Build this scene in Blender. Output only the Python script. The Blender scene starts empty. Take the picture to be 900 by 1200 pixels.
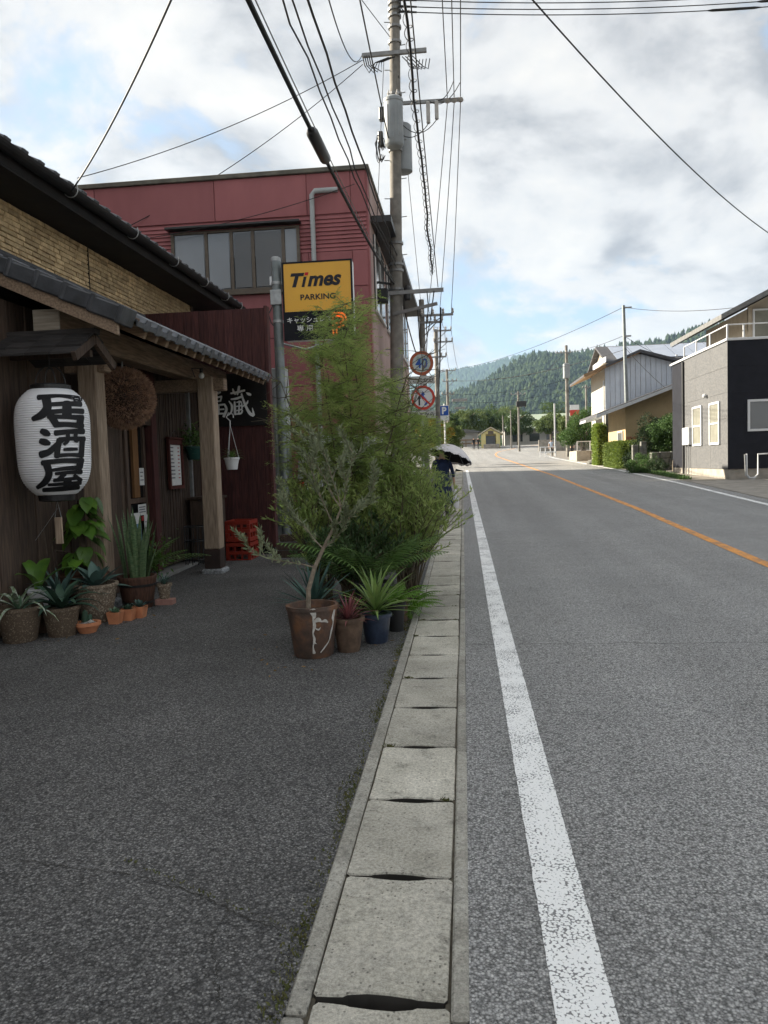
import bpy, bmesh, math, random
import numpy as np
from mathutils import Vector, Matrix, noise

R = math.radians
random.seed(7)
rng = np.random.default_rng(11)
scene = bpy.context.scene
C = scene.collection

# ------------------------------------------------------------------ camera
CAM_H = 1.42
def _cam_axes(yaw, pitch, roll):
    f = Vector((-math.sin(yaw)*math.cos(pitch), math.cos(yaw)*math.cos(pitch), math.sin(pitch)))
    r = Vector((math.cos(yaw), math.sin(yaw), 0)); u = r.cross(f)
    c, s = math.cos(roll), math.sin(roll)
    return r*c+u*s, u*c-r*s, f
_r, _u, _f = _cam_axes(R(5.999), R(-3.6195), R(-1.8335))
cd = bpy.data.cameras.new('camera'); cam = bpy.data.objects.new('camera', cd); C.objects.link(cam)
cam.matrix_world = Matrix(((_r.x, _u.x, -_f.x, 0), (_r.y, _u.y, -_f.y, 0), (_r.z, _u.z, -_f.z, CAM_H), (0, 0, 0, 1)))
cd.sensor_fit = 'VERTICAL'; cd.sensor_height = 24; cd.lens = 24*901/1200
cd.clip_start = .05; cd.clip_end = 20000
scene.camera = cam

# ------------------------------------------------------------------ sun and sky
SUN_EL, SUN_DIR = R(23.0), Vector((-.963, .27))          # direction towards the sun, on the ground plan
sun_vec = Vector((SUN_DIR.x*math.cos(SUN_EL), SUN_DIR.y*math.cos(SUN_EL), math.sin(SUN_EL))).normalized()
sl = bpy.data.lights.new('sun', 'SUN'); sl.energy = 3.7; sl.angle = R(.6); sl.color = (1, .9, .74)
so = bpy.data.objects.new('sun', sl); C.objects.link(so)
so.rotation_euler = sun_vec.to_track_quat('Z', 'Y').to_euler(); so.location = sun_vec*60

world = bpy.data.worlds.new('World'); scene.world = world; world.use_nodes = True
nt = world.node_tree; nt.nodes.clear()
def N(tree, typ, **kw):
    n = tree.nodes.new(typ)
    for k, v in kw.items():
        if k.startswith('i_'): n.inputs[k[2:].replace('_', ' ')].default_value = v
        else: setattr(n, k, v)
    return n
def lk(tree, a, b): tree.links.new(a, b)
out = N(nt, 'ShaderNodeOutputWorld'); bg = N(nt, 'ShaderNodeBackground'); bg.inputs[1].default_value = .1
sky = N(nt, 'ShaderNodeTexSky', sky_type='NISHITA'); sky.sun_disc = False
sky.sun_elevation = SUN_EL; sky.sun_rotation = math.atan2(SUN_DIR.x, SUN_DIR.y); sky.air_density = 1.0; sky.dust_density = 1.2; sky.ozone_density = 1.5
tc = N(nt, 'ShaderNodeTexCoord'); sep = N(nt, 'ShaderNodeSeparateXYZ'); lk(nt, tc.outputs['Generated'], sep.inputs[0])
def wmath(op, a, b=None, clamp=False):
    n = N(nt, 'ShaderNodeMath', operation=op); n.use_clamp = clamp
    for i, v in enumerate((a, b)):
        if v is None: continue
        if isinstance(v, (int, float)): n.inputs[i].default_value = v
        else: lk(nt, v, n.inputs[i])
    return n.outputs[0]
zc = wmath('ADD', wmath('MAXIMUM', sep.outputs[2], 0), .42)
cx = wmath('DIVIDE', sep.outputs[0], zc); cy = wmath('DIVIDE', sep.outputs[1], zc)
cmb = N(nt, 'ShaderNodeCombineXYZ'); lk(nt, cx, cmb.inputs[0]); lk(nt, cy, cmb.inputs[1]); cmb.inputs[2].default_value = 6.6
n1 = N(nt, 'ShaderNodeTexNoise'); n1.inputs['Scale'].default_value = 2.9; n1.inputs['Detail'].default_value = 9; n1.inputs['Roughness'].default_value = .6; n1.inputs['Distortion'].default_value = .25
lk(nt, cmb.outputs[0], n1.inputs['Vector'])
off = N(nt, 'ShaderNodeVectorMath', operation='ADD'); off.inputs[1].default_value = (-.09, .03, .0); lk(nt, cmb.outputs[0], off.inputs[0])
n2 = N(nt, 'ShaderNodeTexNoise'); n2.inputs['Scale'].default_value = 2.9; n2.inputs['Detail'].default_value = 6; n2.inputs['Roughness'].default_value = .54; n2.inputs['Distortion'].default_value = .25
lk(nt, off.outputs[0], n2.inputs['Vector'])
n3 = N(nt, 'ShaderNodeTexNoise'); n3.inputs['Scale'].default_value = 1.5; n3.inputs['Detail'].default_value = 3; lk(nt, off.outputs[0], n3.inputs['Vector'])
mask = N(nt, 'ShaderNodeMapRange'); mask.inputs[1].default_value = .37; mask.inputs[2].default_value = .46; lk(nt, n1.outputs[0], mask.inputs[0])
# light on the cloud: where the neighbouring noise towards the sun is thinner, the cloud is brighter
dif = wmath('SUBTRACT', n1.outputs[0], n2.outputs[0])
sh = wmath('ADD', wmath('MULTIPLY', dif, 2.6), wmath('SUBTRACT', 1.12, wmath('MULTIPLY', n3.outputs[0], 1.15)), clamp=True)
cr = N(nt, 'ShaderNodeValToRGB'); e = cr.color_ramp.elements
e[0].position = .18; e[0].color = (1.0, 1.03, 1.08, 1); e[1].position = .95; e[1].color = (2.2, 2.12, 1.98, 1)
m_ = cr.color_ramp.elements.new(.55); m_.color = (1.80, 1.79, 1.77, 1)
lk(nt, sh, cr.inputs[0])
pale = N(nt, 'ShaderNodeMix', data_type='RGBA'); pale.inputs[0].default_value = .82; lk(nt, sky.outputs[0], pale.inputs['A']); pale.inputs['B'].default_value = (.92, 1.22, 1.58, 1)
mx = N(nt, 'ShaderNodeMix', data_type='RGBA'); lk(nt, mask.outputs[0], mx.inputs[0]); lk(nt, pale.outputs['Result'], mx.inputs['A']); lk(nt, cr.outputs[0], mx.inputs['B'])
lk(nt, mx.outputs['Result'], bg.inputs[0]); lk(nt, bg.outputs[0], out.inputs[0])

scene.view_settings.view_transform = 'Standard'; scene.view_settings.look = 'None'; scene.view_settings.gamma = 1
scene.view_settings.exposure = 2.24; scene.view_settings.use_curve_mapping = False
scene.cycles.max_bounces = 8; scene.cycles.transparent_max_bounces = 8; scene.cycles.volume_bounces = 0
scene.cycles.use_denoising = True; scene.cycles.use_adaptive_sampling = True; scene.cycles.adaptive_threshold = .015

# ------------------------------------------------------------------ materials
MATS = {}
def mat(name, c1, c2=None, scale=6, rough=.8, bump=0, bscale=60, stretch=(1, 1, 1), rnd=0, metal=0, spec=.3, detail=4, trans=0, c3=None, lo=.35, hi=.65):
    if name in MATS: return MATS[name]
    m = bpy.data.materials.new(name); m.use_nodes = True; t = m.node_tree; b = t.nodes['Principled BSDF']
    b.inputs['Roughness'].default_value = rough; b.inputs['Metallic'].default_value = metal; b.inputs['Specular IOR Level'].default_value = spec
    geo = N(t, 'ShaderNodeNewGeometry'); mp = N(t, 'ShaderNodeMapping'); mp.inputs['Scale'].default_value = stretch; lk(t, geo.outputs['Position'], mp.inputs[0])
    c2 = c2 or tuple(v*.8 for v in c1)
    nz = N(t, 'ShaderNodeTexNoise'); nz.inputs['Scale'].default_value = scale; nz.inputs['Detail'].default_value = detail; lk(t, mp.outputs[0], nz.inputs['Vector'])
    rp = N(t, 'ShaderNodeValToRGB'); el = rp.color_ramp.elements; el[0].position = lo; el[1].position = hi; el[0].color = (*c1, 1); el[1].color = (*c2, 1)
    if c3: x = rp.color_ramp.elements.new((lo+hi)/2); x.color = (*c3, 1)
    lk(t, nz.outputs[0], rp.inputs[0]); col = rp.outputs[0]
    if rnd:
        oi = N(t, 'ShaderNodeObjectInfo'); mr = N(t, 'ShaderNodeMapRange'); mr.inputs[3].default_value = 1-rnd; mr.inputs[4].default_value = 1+rnd; lk(t, oi.outputs['Random'], mr.inputs[0])
        mm = N(t, 'ShaderNodeVectorMath', operation='SCALE'); lk(t, col, mm.inputs[0]); lk(t, mr.outputs[0], mm.inputs['Scale']); col = mm.outputs[0]
    lk(t, col, b.inputs['Base Color'])
    if bump:
        nb = N(t, 'ShaderNodeTexNoise'); nb.inputs['Scale'].default_value = bscale; nb.inputs['Detail'].default_value = 3; lk(t, mp.outputs[0], nb.inputs['Vector'])
        bp = N(t, 'ShaderNodeBump'); bp.inputs['Strength'].default_value = bump; bp.inputs['Distance'].default_value = .01; lk(t, nb.outputs[0], bp.inputs['Height']); lk(t, bp.outputs[0], b.inputs['Normal'])
    if trans:
        tr = N(t, 'ShaderNodeBsdfTranslucent'); lk(t, col, tr.inputs[0]); ms = N(t, 'ShaderNodeMixShader'); ms.inputs[0].default_value = trans
        lk(t, b.outputs[0], ms.inputs[1]); lk(t, tr.outputs[0], ms.inputs[2]); lk(t, ms.outputs[0], t.nodes['Material Output'].inputs[0])
    MATS[name] = m; return m

def wood(name, c1, c2, scale=9, rough=.8, axis='z', bump=.35, rnd=.12):
    st = {'z': (6, 6, .5), 'x': (.5, 6, 6), 'y': (6, .5, 6)}[axis]
    return mat(name, c1, c2, scale=scale, rough=rough, bump=bump, bscale=14, stretch=st, rnd=rnd, detail=6)

def emit_mat(name, col, strength):
    m = bpy.data.materials.new(name); m.use_nodes = True; b = m.node_tree.nodes['Principled BSDF']
    b.inputs['Base Color'].default_value = (*col, 1); b.inputs['Emission Color'].default_value = (*col, 1); b.inputs['Emission Strength'].default_value = strength
    MATS[name] = m; return m

def glass_mat(name, col, rough=.05, spec=.8):
    return mat(name, col, tuple(v*1.15 for v in col), scale=1.2, rough=rough, spec=spec)

def asphalt(name, dark, light, grain, patch, seam=None, rnd=0, lanes=0):
    m = bpy.data.materials.new(name); m.use_nodes = True; t = m.node_tree; b = t.nodes['Principled BSDF']
    b.inputs['Roughness'].default_value = .82; b.inputs['Specular IOR Level'].default_value = .35
    geo = N(t, 'ShaderNodeNewGeometry'); pos = geo.outputs['Position']
    vo = N(t, 'ShaderNodeTexVoronoi'); vo.inputs['Scale'].default_value = grain; lk(t, pos, vo.inputs['Vector'])
    vo2 = N(t, 'ShaderNodeTexVoronoi'); vo2.inputs['Scale'].default_value = grain*2.3; lk(t, pos, vo2.inputs['Vector'])
    bw = N(t, 'ShaderNodeSeparateColor'); lk(t, vo.outputs['Color'], bw.inputs[0])
    bw2 = N(t, 'ShaderNodeSeparateColor'); lk(t, vo2.outputs['Color'], bw2.inputs[0])
    rp = N(t, 'ShaderNodeValToRGB'); el = rp.color_ramp.elements; el[0].position = .1; el[0].color = (*[v*.36 for v in dark], 1); el[1].position = .97; el[1].color = (*light, 1)
    x = rp.color_ramp.elements.new(.5); x.color = (*dark, 1); y = rp.color_ramp.elements.new(.82); y.color = (*[(a+c)/2 for a, c in zip(dark, light)], 1)
    av = N(t, 'ShaderNodeMix', data_type='FLOAT'); av.inputs[0].default_value = .4; lk(t, bw.outputs[0], av.inputs['A']); lk(t, bw2.outputs[0], av.inputs['B'])
    lk(t, av.outputs[0], rp.inputs[0])
    # dark binder between the stones
    ed = N(t, 'ShaderNodeMapRange'); ed.inputs[1].default_value = .25; ed.inputs[2].default_value = .75; ed.inputs[3].default_value = 1; ed.inputs[4].default_value = .40; lk(t, vo.outputs['Distance'], ed.inputs[0])
    sc = N(t, 'ShaderNodeVectorMath', operation='SCALE'); lk(t, rp.outputs[0], sc.inputs[0]); lk(t, ed.outputs[0], sc.inputs['Scale'])
    # large worn and stained patches
    nz = N(t, 'ShaderNodeTexNoise'); nz.inputs['Scale'].default_value = .9; nz.inputs['Detail'].default_value = 6; lk(t, pos, nz.inputs['Vector'])
    mr = N(t, 'ShaderNodeMapRange'); mr.inputs[1].default_value = .3; mr.inputs[2].default_value = .7; mr.inputs[3].default_value = 1-patch; mr.inputs[4].default_value = 1+patch; lk(t, nz.outputs[0], mr.inputs[0])
    sc2 = N(t, 'ShaderNodeVectorMath', operation='SCALE'); lk(t, sc.outputs[0], sc2.inputs[0]); lk(t, mr.outputs[0], sc2.inputs['Scale'])
    col = sc2.outputs[0]
    if lanes:      # bands worn along the driving direction
        mp = N(t, 'ShaderNodeMapping'); mp.inputs['Scale'].default_value = (1.3, .035, 1); lk(t, pos, mp.inputs[0])
        nl = N(t, 'ShaderNodeTexNoise'); nl.inputs['Scale'].default_value = 1.1; nl.inputs['Detail'].default_value = 3; lk(t, mp.outputs[0], nl.inputs['Vector'])
        ml = N(t, 'ShaderNodeMapRange'); ml.inputs[1].default_value = .3; ml.inputs[2].default_value = .7; ml.inputs[3].default_value = 1-lanes; ml.inputs[4].default_value = 1+lanes; lk(t, nl.outputs[0], ml.inputs[0])
        s4 = N(t, 'ShaderNodeVectorMath', operation='SCALE'); lk(t, col, s4.inputs[0]); lk(t, ml.outputs[0], s4.inputs['Scale']); col = s4.outputs[0]
    if rnd:
        oi = N(t, 'ShaderNodeObjectInfo'); mo = N(t, 'ShaderNodeMapRange'); mo.inputs[3].default_value = 1-rnd; mo.inputs[4].default_value = 1+rnd; lk(t, oi.outputs['Random'], mo.inputs[0])
        s5 = N(t, 'ShaderNodeVectorMath', operation='SCALE'); lk(t, col, s5.inputs[0]); lk(t, mo.outputs[0], s5.inputs['Scale']); col = s5.outputs[0]
    if seam:
        sp = N(t, 'ShaderNodeSeparateXYZ'); lk(t, pos, sp.inputs[0])
        wob = N(t, 'ShaderNodeTexNoise'); wob.inputs['Scale'].default_value = 2.2; wob.inputs['Detail'].default_value = 6; lk(t, pos, wob.inputs['Vector'])
        def mth(op, a, c=None):
            n = N(t, 'ShaderNodeMath', operation=op)
            for i, v in enumerate((a, c)):
                if v is None: continue
                if isinstance(v, (int, float)): n.inputs[i].default_value = v
                else: lk(t, v, n.inputs[i])
            return n.outputs[0]
        d = mth('ABSOLUTE', mth('SUBTRACT', mth('ADD', sp.outputs[1], mth('MULTIPLY', wob.outputs[0], .14)), seam))
        f = N(t, 'ShaderNodeMapRange'); f.inputs[1].default_value = .003; f.inputs[2].default_value = .011; f.inputs[3].default_value = .4; f.inputs[4].default_value = 1; lk(t, d, f.inputs[0])
        sc3 = N(t, 'ShaderNodeVectorMath', operation='SCALE'); lk(t, col, sc3.inputs[0]); lk(t, f.outputs[0], sc3.inputs['Scale']); col = sc3.outputs[0]
    lk(t, col, b.inputs['Base Color'])
    bp = N(t, 'ShaderNodeBump'); bp.inputs['Strength'].default_value = .9; bp.inputs['Distance'].default_value = .004; bp.invert = True
    lk(t, vo.outputs['Distance'], bp.inputs['Height']); lk(t, bp.outputs[0], b.inputs['Normal'])
    MATS[name] = m; return m

def concrete(name, c1, c2, rnd=0):
    """cast concrete: fine sand grain, scattered pale and dark aggregate, soft stains"""
    m = bpy.data.materials.new(name); m.use_nodes = True; t = m.node_tree; b = t.nodes['Principled BSDF']; b.inputs['Roughness'].default_value = .9; b.inputs['Specular IOR Level'].default_value = .25
    geo = N(t, 'ShaderNodeNewGeometry'); pos = geo.outputs['Position']
    def nz(sc, det, ro=.55): n = N(t, 'ShaderNodeTexNoise'); n.inputs['Scale'].default_value = sc; n.inputs['Detail'].default_value = det; n.inputs['Roughness'].default_value = ro; lk(t, pos, n.inputs['Vector']); return n.outputs[0]
    def mrg(v, a, c, lo, hi): n = N(t, 'ShaderNodeMapRange'); n.inputs[1].default_value = a; n.inputs[2].default_value = c; n.inputs[3].default_value = lo; n.inputs[4].default_value = hi; lk(t, v, n.inputs[0]); return n.outputs[0]
    def mul(col, f): n = N(t, 'ShaderNodeVectorMath', operation='SCALE'); lk(t, col, n.inputs[0]); lk(t, f, n.inputs['Scale']); return n.outputs[0]
    mx = N(t, 'ShaderNodeMix', data_type='RGBA'); lk(t, mrg(nz(3.5, 8, .65), .35, .65, 0, 1), mx.inputs[0]); mx.inputs['A'].default_value = (*c1, 1); mx.inputs['B'].default_value = (*c2, 1)
    grain = nz(80, 7, .85); col = mul(mx.outputs['Result'], mrg(grain, .30, .70, .36, 1.58))
    vo = N(t, 'ShaderNodeTexVoronoi'); vo.inputs['Scale'].default_value = 70; lk(t, pos, vo.inputs['Vector']); sp = N(t, 'ShaderNodeSeparateColor'); lk(t, vo.outputs['Color'], sp.inputs[0])
    pit = N(t, 'ShaderNodeMath', operation='MULTIPLY'); lk(t, mrg(sp.outputs[0], .84, .87, 0, 1), pit.inputs[0]); lk(t, mrg(vo.outputs['Distance'], .22, .34, 1, 0), pit.inputs[1]); col = mul(col, mrg(pit.outputs[0], 0, 1, 1, .42))
    col = mul(col, mrg(nz(1.1, 6, .6), .3, .7, .74, 1.2)); col = mul(col, mrg(nz(8, 7, .75), .32, .47, .62, 1))
    if rnd: oi = N(t, 'ShaderNodeObjectInfo'); col = mul(col, mrg(oi.outputs['Random'], 0, 1, 1-rnd, 1+rnd))
    lk(t, col, b.inputs['Base Color']); bp = N(t, 'ShaderNodeBump'); bp.inputs['Strength'].default_value = .8; bp.inputs['Distance'].default_value = .003; lk(t, grain, bp.inputs['Height']); lk(t, bp.outputs[0], b.inputs['Normal'])
    MATS[name] = m; return m

def paint_mat(name, col, under, wear, grain):
    m = bpy.data.materials.new(name); m.use_nodes = True; t = m.node_tree; b = t.nodes['Principled BSDF']; b.inputs['Roughness'].default_value = .7
    geo = N(t, 'ShaderNodeNewGeometry'); pos = geo.outputs['Position']
    vo = N(t, 'ShaderNodeTexVoronoi'); vo.inputs['Scale'].default_value = grain; lk(t, pos, vo.inputs['Vector'])
    nz = N(t, 'ShaderNodeTexNoise'); nz.inputs['Scale'].default_value = 5; nz.inputs['Detail'].default_value = 5; lk(t, pos, nz.inputs['Vector'])
    a = N(t, 'ShaderNodeMath', operation='MULTIPLY_ADD'); lk(t, nz.outputs[0], a.inputs[0]); a.inputs[1].default_value = .9; lk(t, vo.outputs['Distance'], a.inputs[2])
    mr = N(t, 'ShaderNodeMapRange'); mr.inputs[1].default_value = wear; mr.inputs[2].default_value = wear+.12; lk(t, a.outputs[0], mr.inputs[0])
    mx = N(t, 'ShaderNodeMix', data_type='RGBA'); lk(t, mr.outputs[0], mx.inputs[0]); mx.inputs['A'].default_value = (*col, 1); mx.inputs['B'].default_value = (*under, 1)
    lk(t, mx.outputs['Result'], b.inputs['Base Color'])
    bp = N(t, 'ShaderNodeBump'); bp.inputs['Strength'].default_value = .5; bp.inputs['Distance'].default_value = .004; bp.invert = True; lk(t, vo.outputs['Distance'], bp.inputs['Height']); lk(t, bp.outputs[0], b.inputs['Normal'])
    MATS[name] = m; return m

# ------------------------------------------------------------------ object helpers
def gz(y):
    t = max(0.0, y-6.0); z = .0225*(math.sqrt(t*t+9)-3)
    if y > 80: k = min(y, 120)-80; z += .00065*k*k
    if y > 120: z -= .0225*(y-120)
    return z
def tag(o, label=None, cat=None, group=None, kind=None):
    if label: o['label'] = label
    if cat: o['category'] = cat
    if group: o['group'] = group
    if kind: o['kind'] = kind
    return o
def empty(name, loc, label, cat, group=None):
    o = bpy.data.objects.new(name, None); C.objects.link(o); o.location = loc; o.empty_display_size = .1
    return tag(o, label, cat, group)
def off_of(o):
    v = Vector((0, 0, 0))
    while o is not None: v = v+o.location; o = o.parent
    return v
def link_mesh(name, me, m, parent=None, loc=(0, 0, 0), rot=None, scale=None):
    o = bpy.data.objects.new(name, me); C.objects.link(o)
    if m is not None and not me.materials:
        for x in (m if isinstance(m, (list, tuple)) else [m]): me.materials.append(MATS[x] if isinstance(x, str) else x)
    o.parent = parent; o.location = loc
    if rot is not None: o.rotation_euler = rot
    if scale is not None: o.scale = scale
    return o
class MB:
    def __init__(s): s.v = []; s.f = []; s.mi = []
    def add(s, vs, fs, mi=0):
        n = len(s.v); s.v += [tuple(p) for p in vs]; s.f += [tuple(i+n for i in f) for f in fs]; s.mi += [mi]*len(fs); return s
    def box(s, a, b, mi=0, bev=0):
        (x0, y0, z0), (x1, y1, z1) = [tuple(min(p, q) for p, q in zip(a, b)), tuple(max(p, q) for p, q in zip(a, b))]
        if bev:
            bm = bmesh.new(); bmesh.ops.create_cube(bm, size=1)
            for v in bm.verts: v.co = Vector((x0+(v.co.x+.5)*(x1-x0), y0+(v.co.y+.5)*(y1-y0), z0+(v.co.z+.5)*(z1-z0)))
            bmesh.ops.bevel(bm, geom=bm.edges[:], offset=bev, segments=1, affect='EDGES')
            bm.verts.index_update(); s.add([v.co for v in bm.verts], [[v.index for v in f.verts] for f in bm.faces], mi); bm.free(); return s
        vs = [(x0, y0, z0), (x1, y0, z0), (x1, y1, z0), (x0, y1, z0), (x0, y0, z1), (x1, y0, z1), (x1, y1, z1), (x0, y1, z1)]
        return s.add(vs, [(0, 3, 2, 1), (4, 5, 6, 7), (0, 1, 5, 4), (1, 2, 6, 5), (2, 3, 7, 6), (3, 0, 4, 7)], mi)
    def bar(s, p, q, w, h, up=(0, 0, 1), mi=0):
        p, q = Vector(p), Vector(q); d = (q-p).normalized(); u = Vector(up); r = d.cross(u)
        if r.length < 1e-4: r = d.cross(Vector((1, 0, 0)))
        r.normalize(); u = r.cross(d); a, b = r*w/2, u*h/2
        vs = [p-a-b, p+a-b, p+a+b, p-a+b, q-a-b, q+a-b, q+a+b, q-a+b]
        return s.add(vs, [(0, 1, 2, 3), (7, 6, 5, 4), (0, 4, 5, 1), (1, 5, 6, 2), (2, 6, 7, 3), (3, 7, 4, 0)], mi)
    def tube(s, pts, rad, n=8, cap=True, mi=0):
        pts = [Vector(p) for p in pts]; k = len(pts); rad = rad if isinstance(rad, (list, tuple)) else [rad]*k
        b = len(s.v); ref = None
        for i, p in enumerate(pts):
            d = (pts[min(i+1, k-1)]-pts[max(i-1, 0)]).normalized()
            if ref is None: ref = Vector((0, 0, 1)) if abs(d.z) < .9 else Vector((1, 0, 0))
            a = d.cross(ref)
            if a.length < 1e-5: a = d.cross(Vector((0, 1, 0)))
            a.normalize(); c = d.cross(a).normalized(); ref = -c if False else a.cross(d)
            for j in range(n):
                t = 2*math.pi*j/n; s.v.append(tuple(p+(a*math.cos(t)+c*math.sin(t))*rad[i]))
        for i in range(k-1):
            for j in range(n):
                s.f.append((b+i*n+j, b+i*n+(j+1) % n, b+(i+1)*n+(j+1) % n, b+(i+1)*n+j)); s.mi.append(mi)
        if cap:
            s.f.append(tuple(b+j for j in range(n))[::-1]); s.f.append(tuple(b+(k-1)*n+j for j in range(n))); s.mi += [mi, mi]
        return s
    def lathe(s, prof, c=(0, 0, 0), n=24, mi=0, jit=0):
        b = len(s.v); c = Vector(c); ph = random.random()*9
        for (r, z) in prof:
            for j in range(n):
                t = 2*math.pi*j/n; q = r*(1+jit*math.sin(3*t+ph)) if jit else r
                s.v.append((c.x+q*math.cos(t), c.y+q*math.sin(t), c.z+z))
        for i in range(len(prof)-1):
            for j in range(n):
                s.f.append((b+i*n+j, b+i*n+(j+1) % n, b+(i+1)*n+(j+1) % n, b+(i+1)*n+j)); s.mi.append(mi)
        if prof[0][0] > 1e-4: s.f.append(tuple(b+j for j in range(n))[::-1]); s.mi.append(mi)
        if prof[-1][0] > 1e-4: k = len(prof)-1; s.f.append(tuple(b+k*n+j for j in range(n))); s.mi.append(mi)
        return s
    def prism(s, poly, axis, a, b, mi=0):
        # poly: 2-D outline (counter-clockwise); extruded along axis x/y/z from a to b
        def P(u, v, w): return {'x': (w, u, v), 'y': (u, w, v), 'z': (u, v, w)}[axis]
        n = len(poly); vs = [P(u, v, a) for u, v in poly]+[P(u, v, b) for u, v in poly]
        fs = [tuple(range(n))[::-1], tuple(range(n, 2*n))]+[(i, (i+1) % n, n+(i+1) % n, n+i) for i in range(n)]
        return s.add(vs, fs, mi)
    def xf(s, M):
        s.v = [tuple(M @ Vector(p)) for p in s.v]; return s
    def mesh(s, name, smooth=False, o=(0, 0, 0), fixn=True):
        me = bpy.data.meshes.new(name); o = Vector(o)
        me.from_pydata([Vector(p)-o for p in s.v], [], s.f)
        if any(s.mi): me.polygons.foreach_set('material_index', s.mi)
        if fixn:
            bm = bmesh.new(); bm.from_mesh(me); bmesh.ops.recalc_face_normals(bm, faces=bm.faces[:]); bm.to_mesh(me); bm.free()
        if smooth:
            me.polygons.foreach_set('use_smooth', [True]*len(me.polygons))
            try: me.set_sharp_from_angle(angle=R(40))
            except Exception: pass
        me.update(); return me
    def build(s, name, m, parent=None, smooth=False, fixn=True, **kw):
        if parent is not None:
            return tag(link_mesh(name, s.mesh(name, smooth, off_of(parent), fixn), m, parent), **kw)
        lo = [min(p[i] for p in s.v) for i in range(3)]; hi = [max(p[i] for p in s.v) for i in range(3)]
        o = ((lo[0]+hi[0])/2, (lo[1]+hi[1])/2, lo[2])
        return tag(link_mesh(name, s.mesh(name, smooth, o, fixn), m, None, o), **kw)
def np_mesh(name, V, F, m, parent=None, loc=None, smooth=False, **kw):
    """big meshes from arrays: V (n,3), F (k,3 or 4), in world coordinates"""
    V = np.asarray(V, float); F = np.asarray(F, np.int32)
    o = np.array(off_of(parent)) if parent is not None else (np.array(loc) if loc is not None else np.array([V[:, 0].mean(), V[:, 1].mean(), V[:, 2].min()]))
    me = bpy.data.meshes.new(name); k = F.shape[1]
    me.vertices.add(len(V)); me.vertices.foreach_set('co', (V-o).astype(np.float32).ravel())
    me.loops.add(F.size); me.loops.foreach_set('vertex_index', F.ravel())
    me.polygons.add(len(F)); me.polygons.foreach_set('loop_start', np.arange(0, F.size, k, dtype=np.int32)); me.polygons.foreach_set('loop_total', np.full(len(F), k, np.int32))
    if smooth: me.polygons.foreach_set('use_smooth', np.ones(len(F), bool))
    me.update(calc_edges=True); me.validate()
    return tag(link_mesh(name, me, m, parent, (0, 0, 0) if parent is not None else tuple(o)), **kw)
def unit(a): return a/np.maximum(np.linalg.norm(a, axis=1, keepdims=True), 1e-9)
def leaf_arrays(P, D, L, W, curl=.12):
    """one folded four-corner leaf per row: base P, direction D, length L, width W"""
    n = len(P); D = unit(D); rv = rng.normal(size=(n, 3)); S = unit(np.cross(D, rv)); U = np.cross(S, D)
    L = np.broadcast_to(L, (n,))[:, None]; W = np.broadcast_to(W, (n,))[:, None]
    a = P; b = P+D*L*.45+S*W*.5+U*W*curl; c = P+D*L; d = P+D*L*.45-S*W*.5+U*W*curl
    V = np.stack([a, b, c, d], 1).reshape(-1, 3); i = np.arange(n)[:, None]*4
    F = np.concatenate([i+[0, 1, 2], i+[0, 2, 3]], 0)
    return V, F
def join_arrays(lst):
    V = []; F = []; n = 0
    for v, f in lst: V.append(v); F.append(f+n); n += len(v)
    return np.concatenate(V), np.concatenate(F)
def sphere_dirs(n): return unit(rng.normal(size=(n, 3)))

# ---- letters
def text_geo(s, size=1, bold=0, shear=0, extrude=0.0, align='CENTER', spacing=1):
    cu = bpy.data.curves.new('t', 'FONT'); cu.body = s; cu.size = size; cu.offset = bold; cu.shear = shear; cu.extrude = extrude; cu.align_x = align; cu.align_y = 'CENTER'; cu.space_character = spacing; cu.resolution_u = 4
    ob = bpy.data.objects.new('t', cu); C.objects.link(ob); dg = bpy.context.evaluated_depsgraph_get(); dg.update(); ev = ob.evaluated_get(dg); me = ev.to_mesh()
    V = [v.co.copy() for v in me.vertices]; Fc = [tuple(p.vertices) for p in me.polygons]; ev.to_mesh_clear(); bpy.data.objects.remove(ob); bpy.data.curves.remove(cu)
    return V, Fc
def text_on(name, s, origin, right, up, height, m, parent, width=None, bold=0, shear=0, thick=.002, **kw):
    V, F = text_geo(s, 1, bold, shear, thick*.5/height if thick else 0)
    x0 = min(v.x for v in V); x1 = max(v.x for v in V); y0 = min(v.y for v in V); y1 = max(v.y for v in V)
    right, up = Vector(right).normalized(), Vector(up).normalized(); nrm = right.cross(up); sy = height/(y1-y0); sx = width/(x1-x0) if width else sy
    o = Vector(origin); mb = MB(); z0 = min(v.z for v in V)
    mb.add([o+right*((v.x-(x0+x1)/2)*sx)+up*((v.y-(y0+y1)/2)*sy)+nrm*((v.z-z0)*sy if thick else 0) for v in V], F)
    return mb.build(name, m, parent, fixn=False, **kw)
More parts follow.
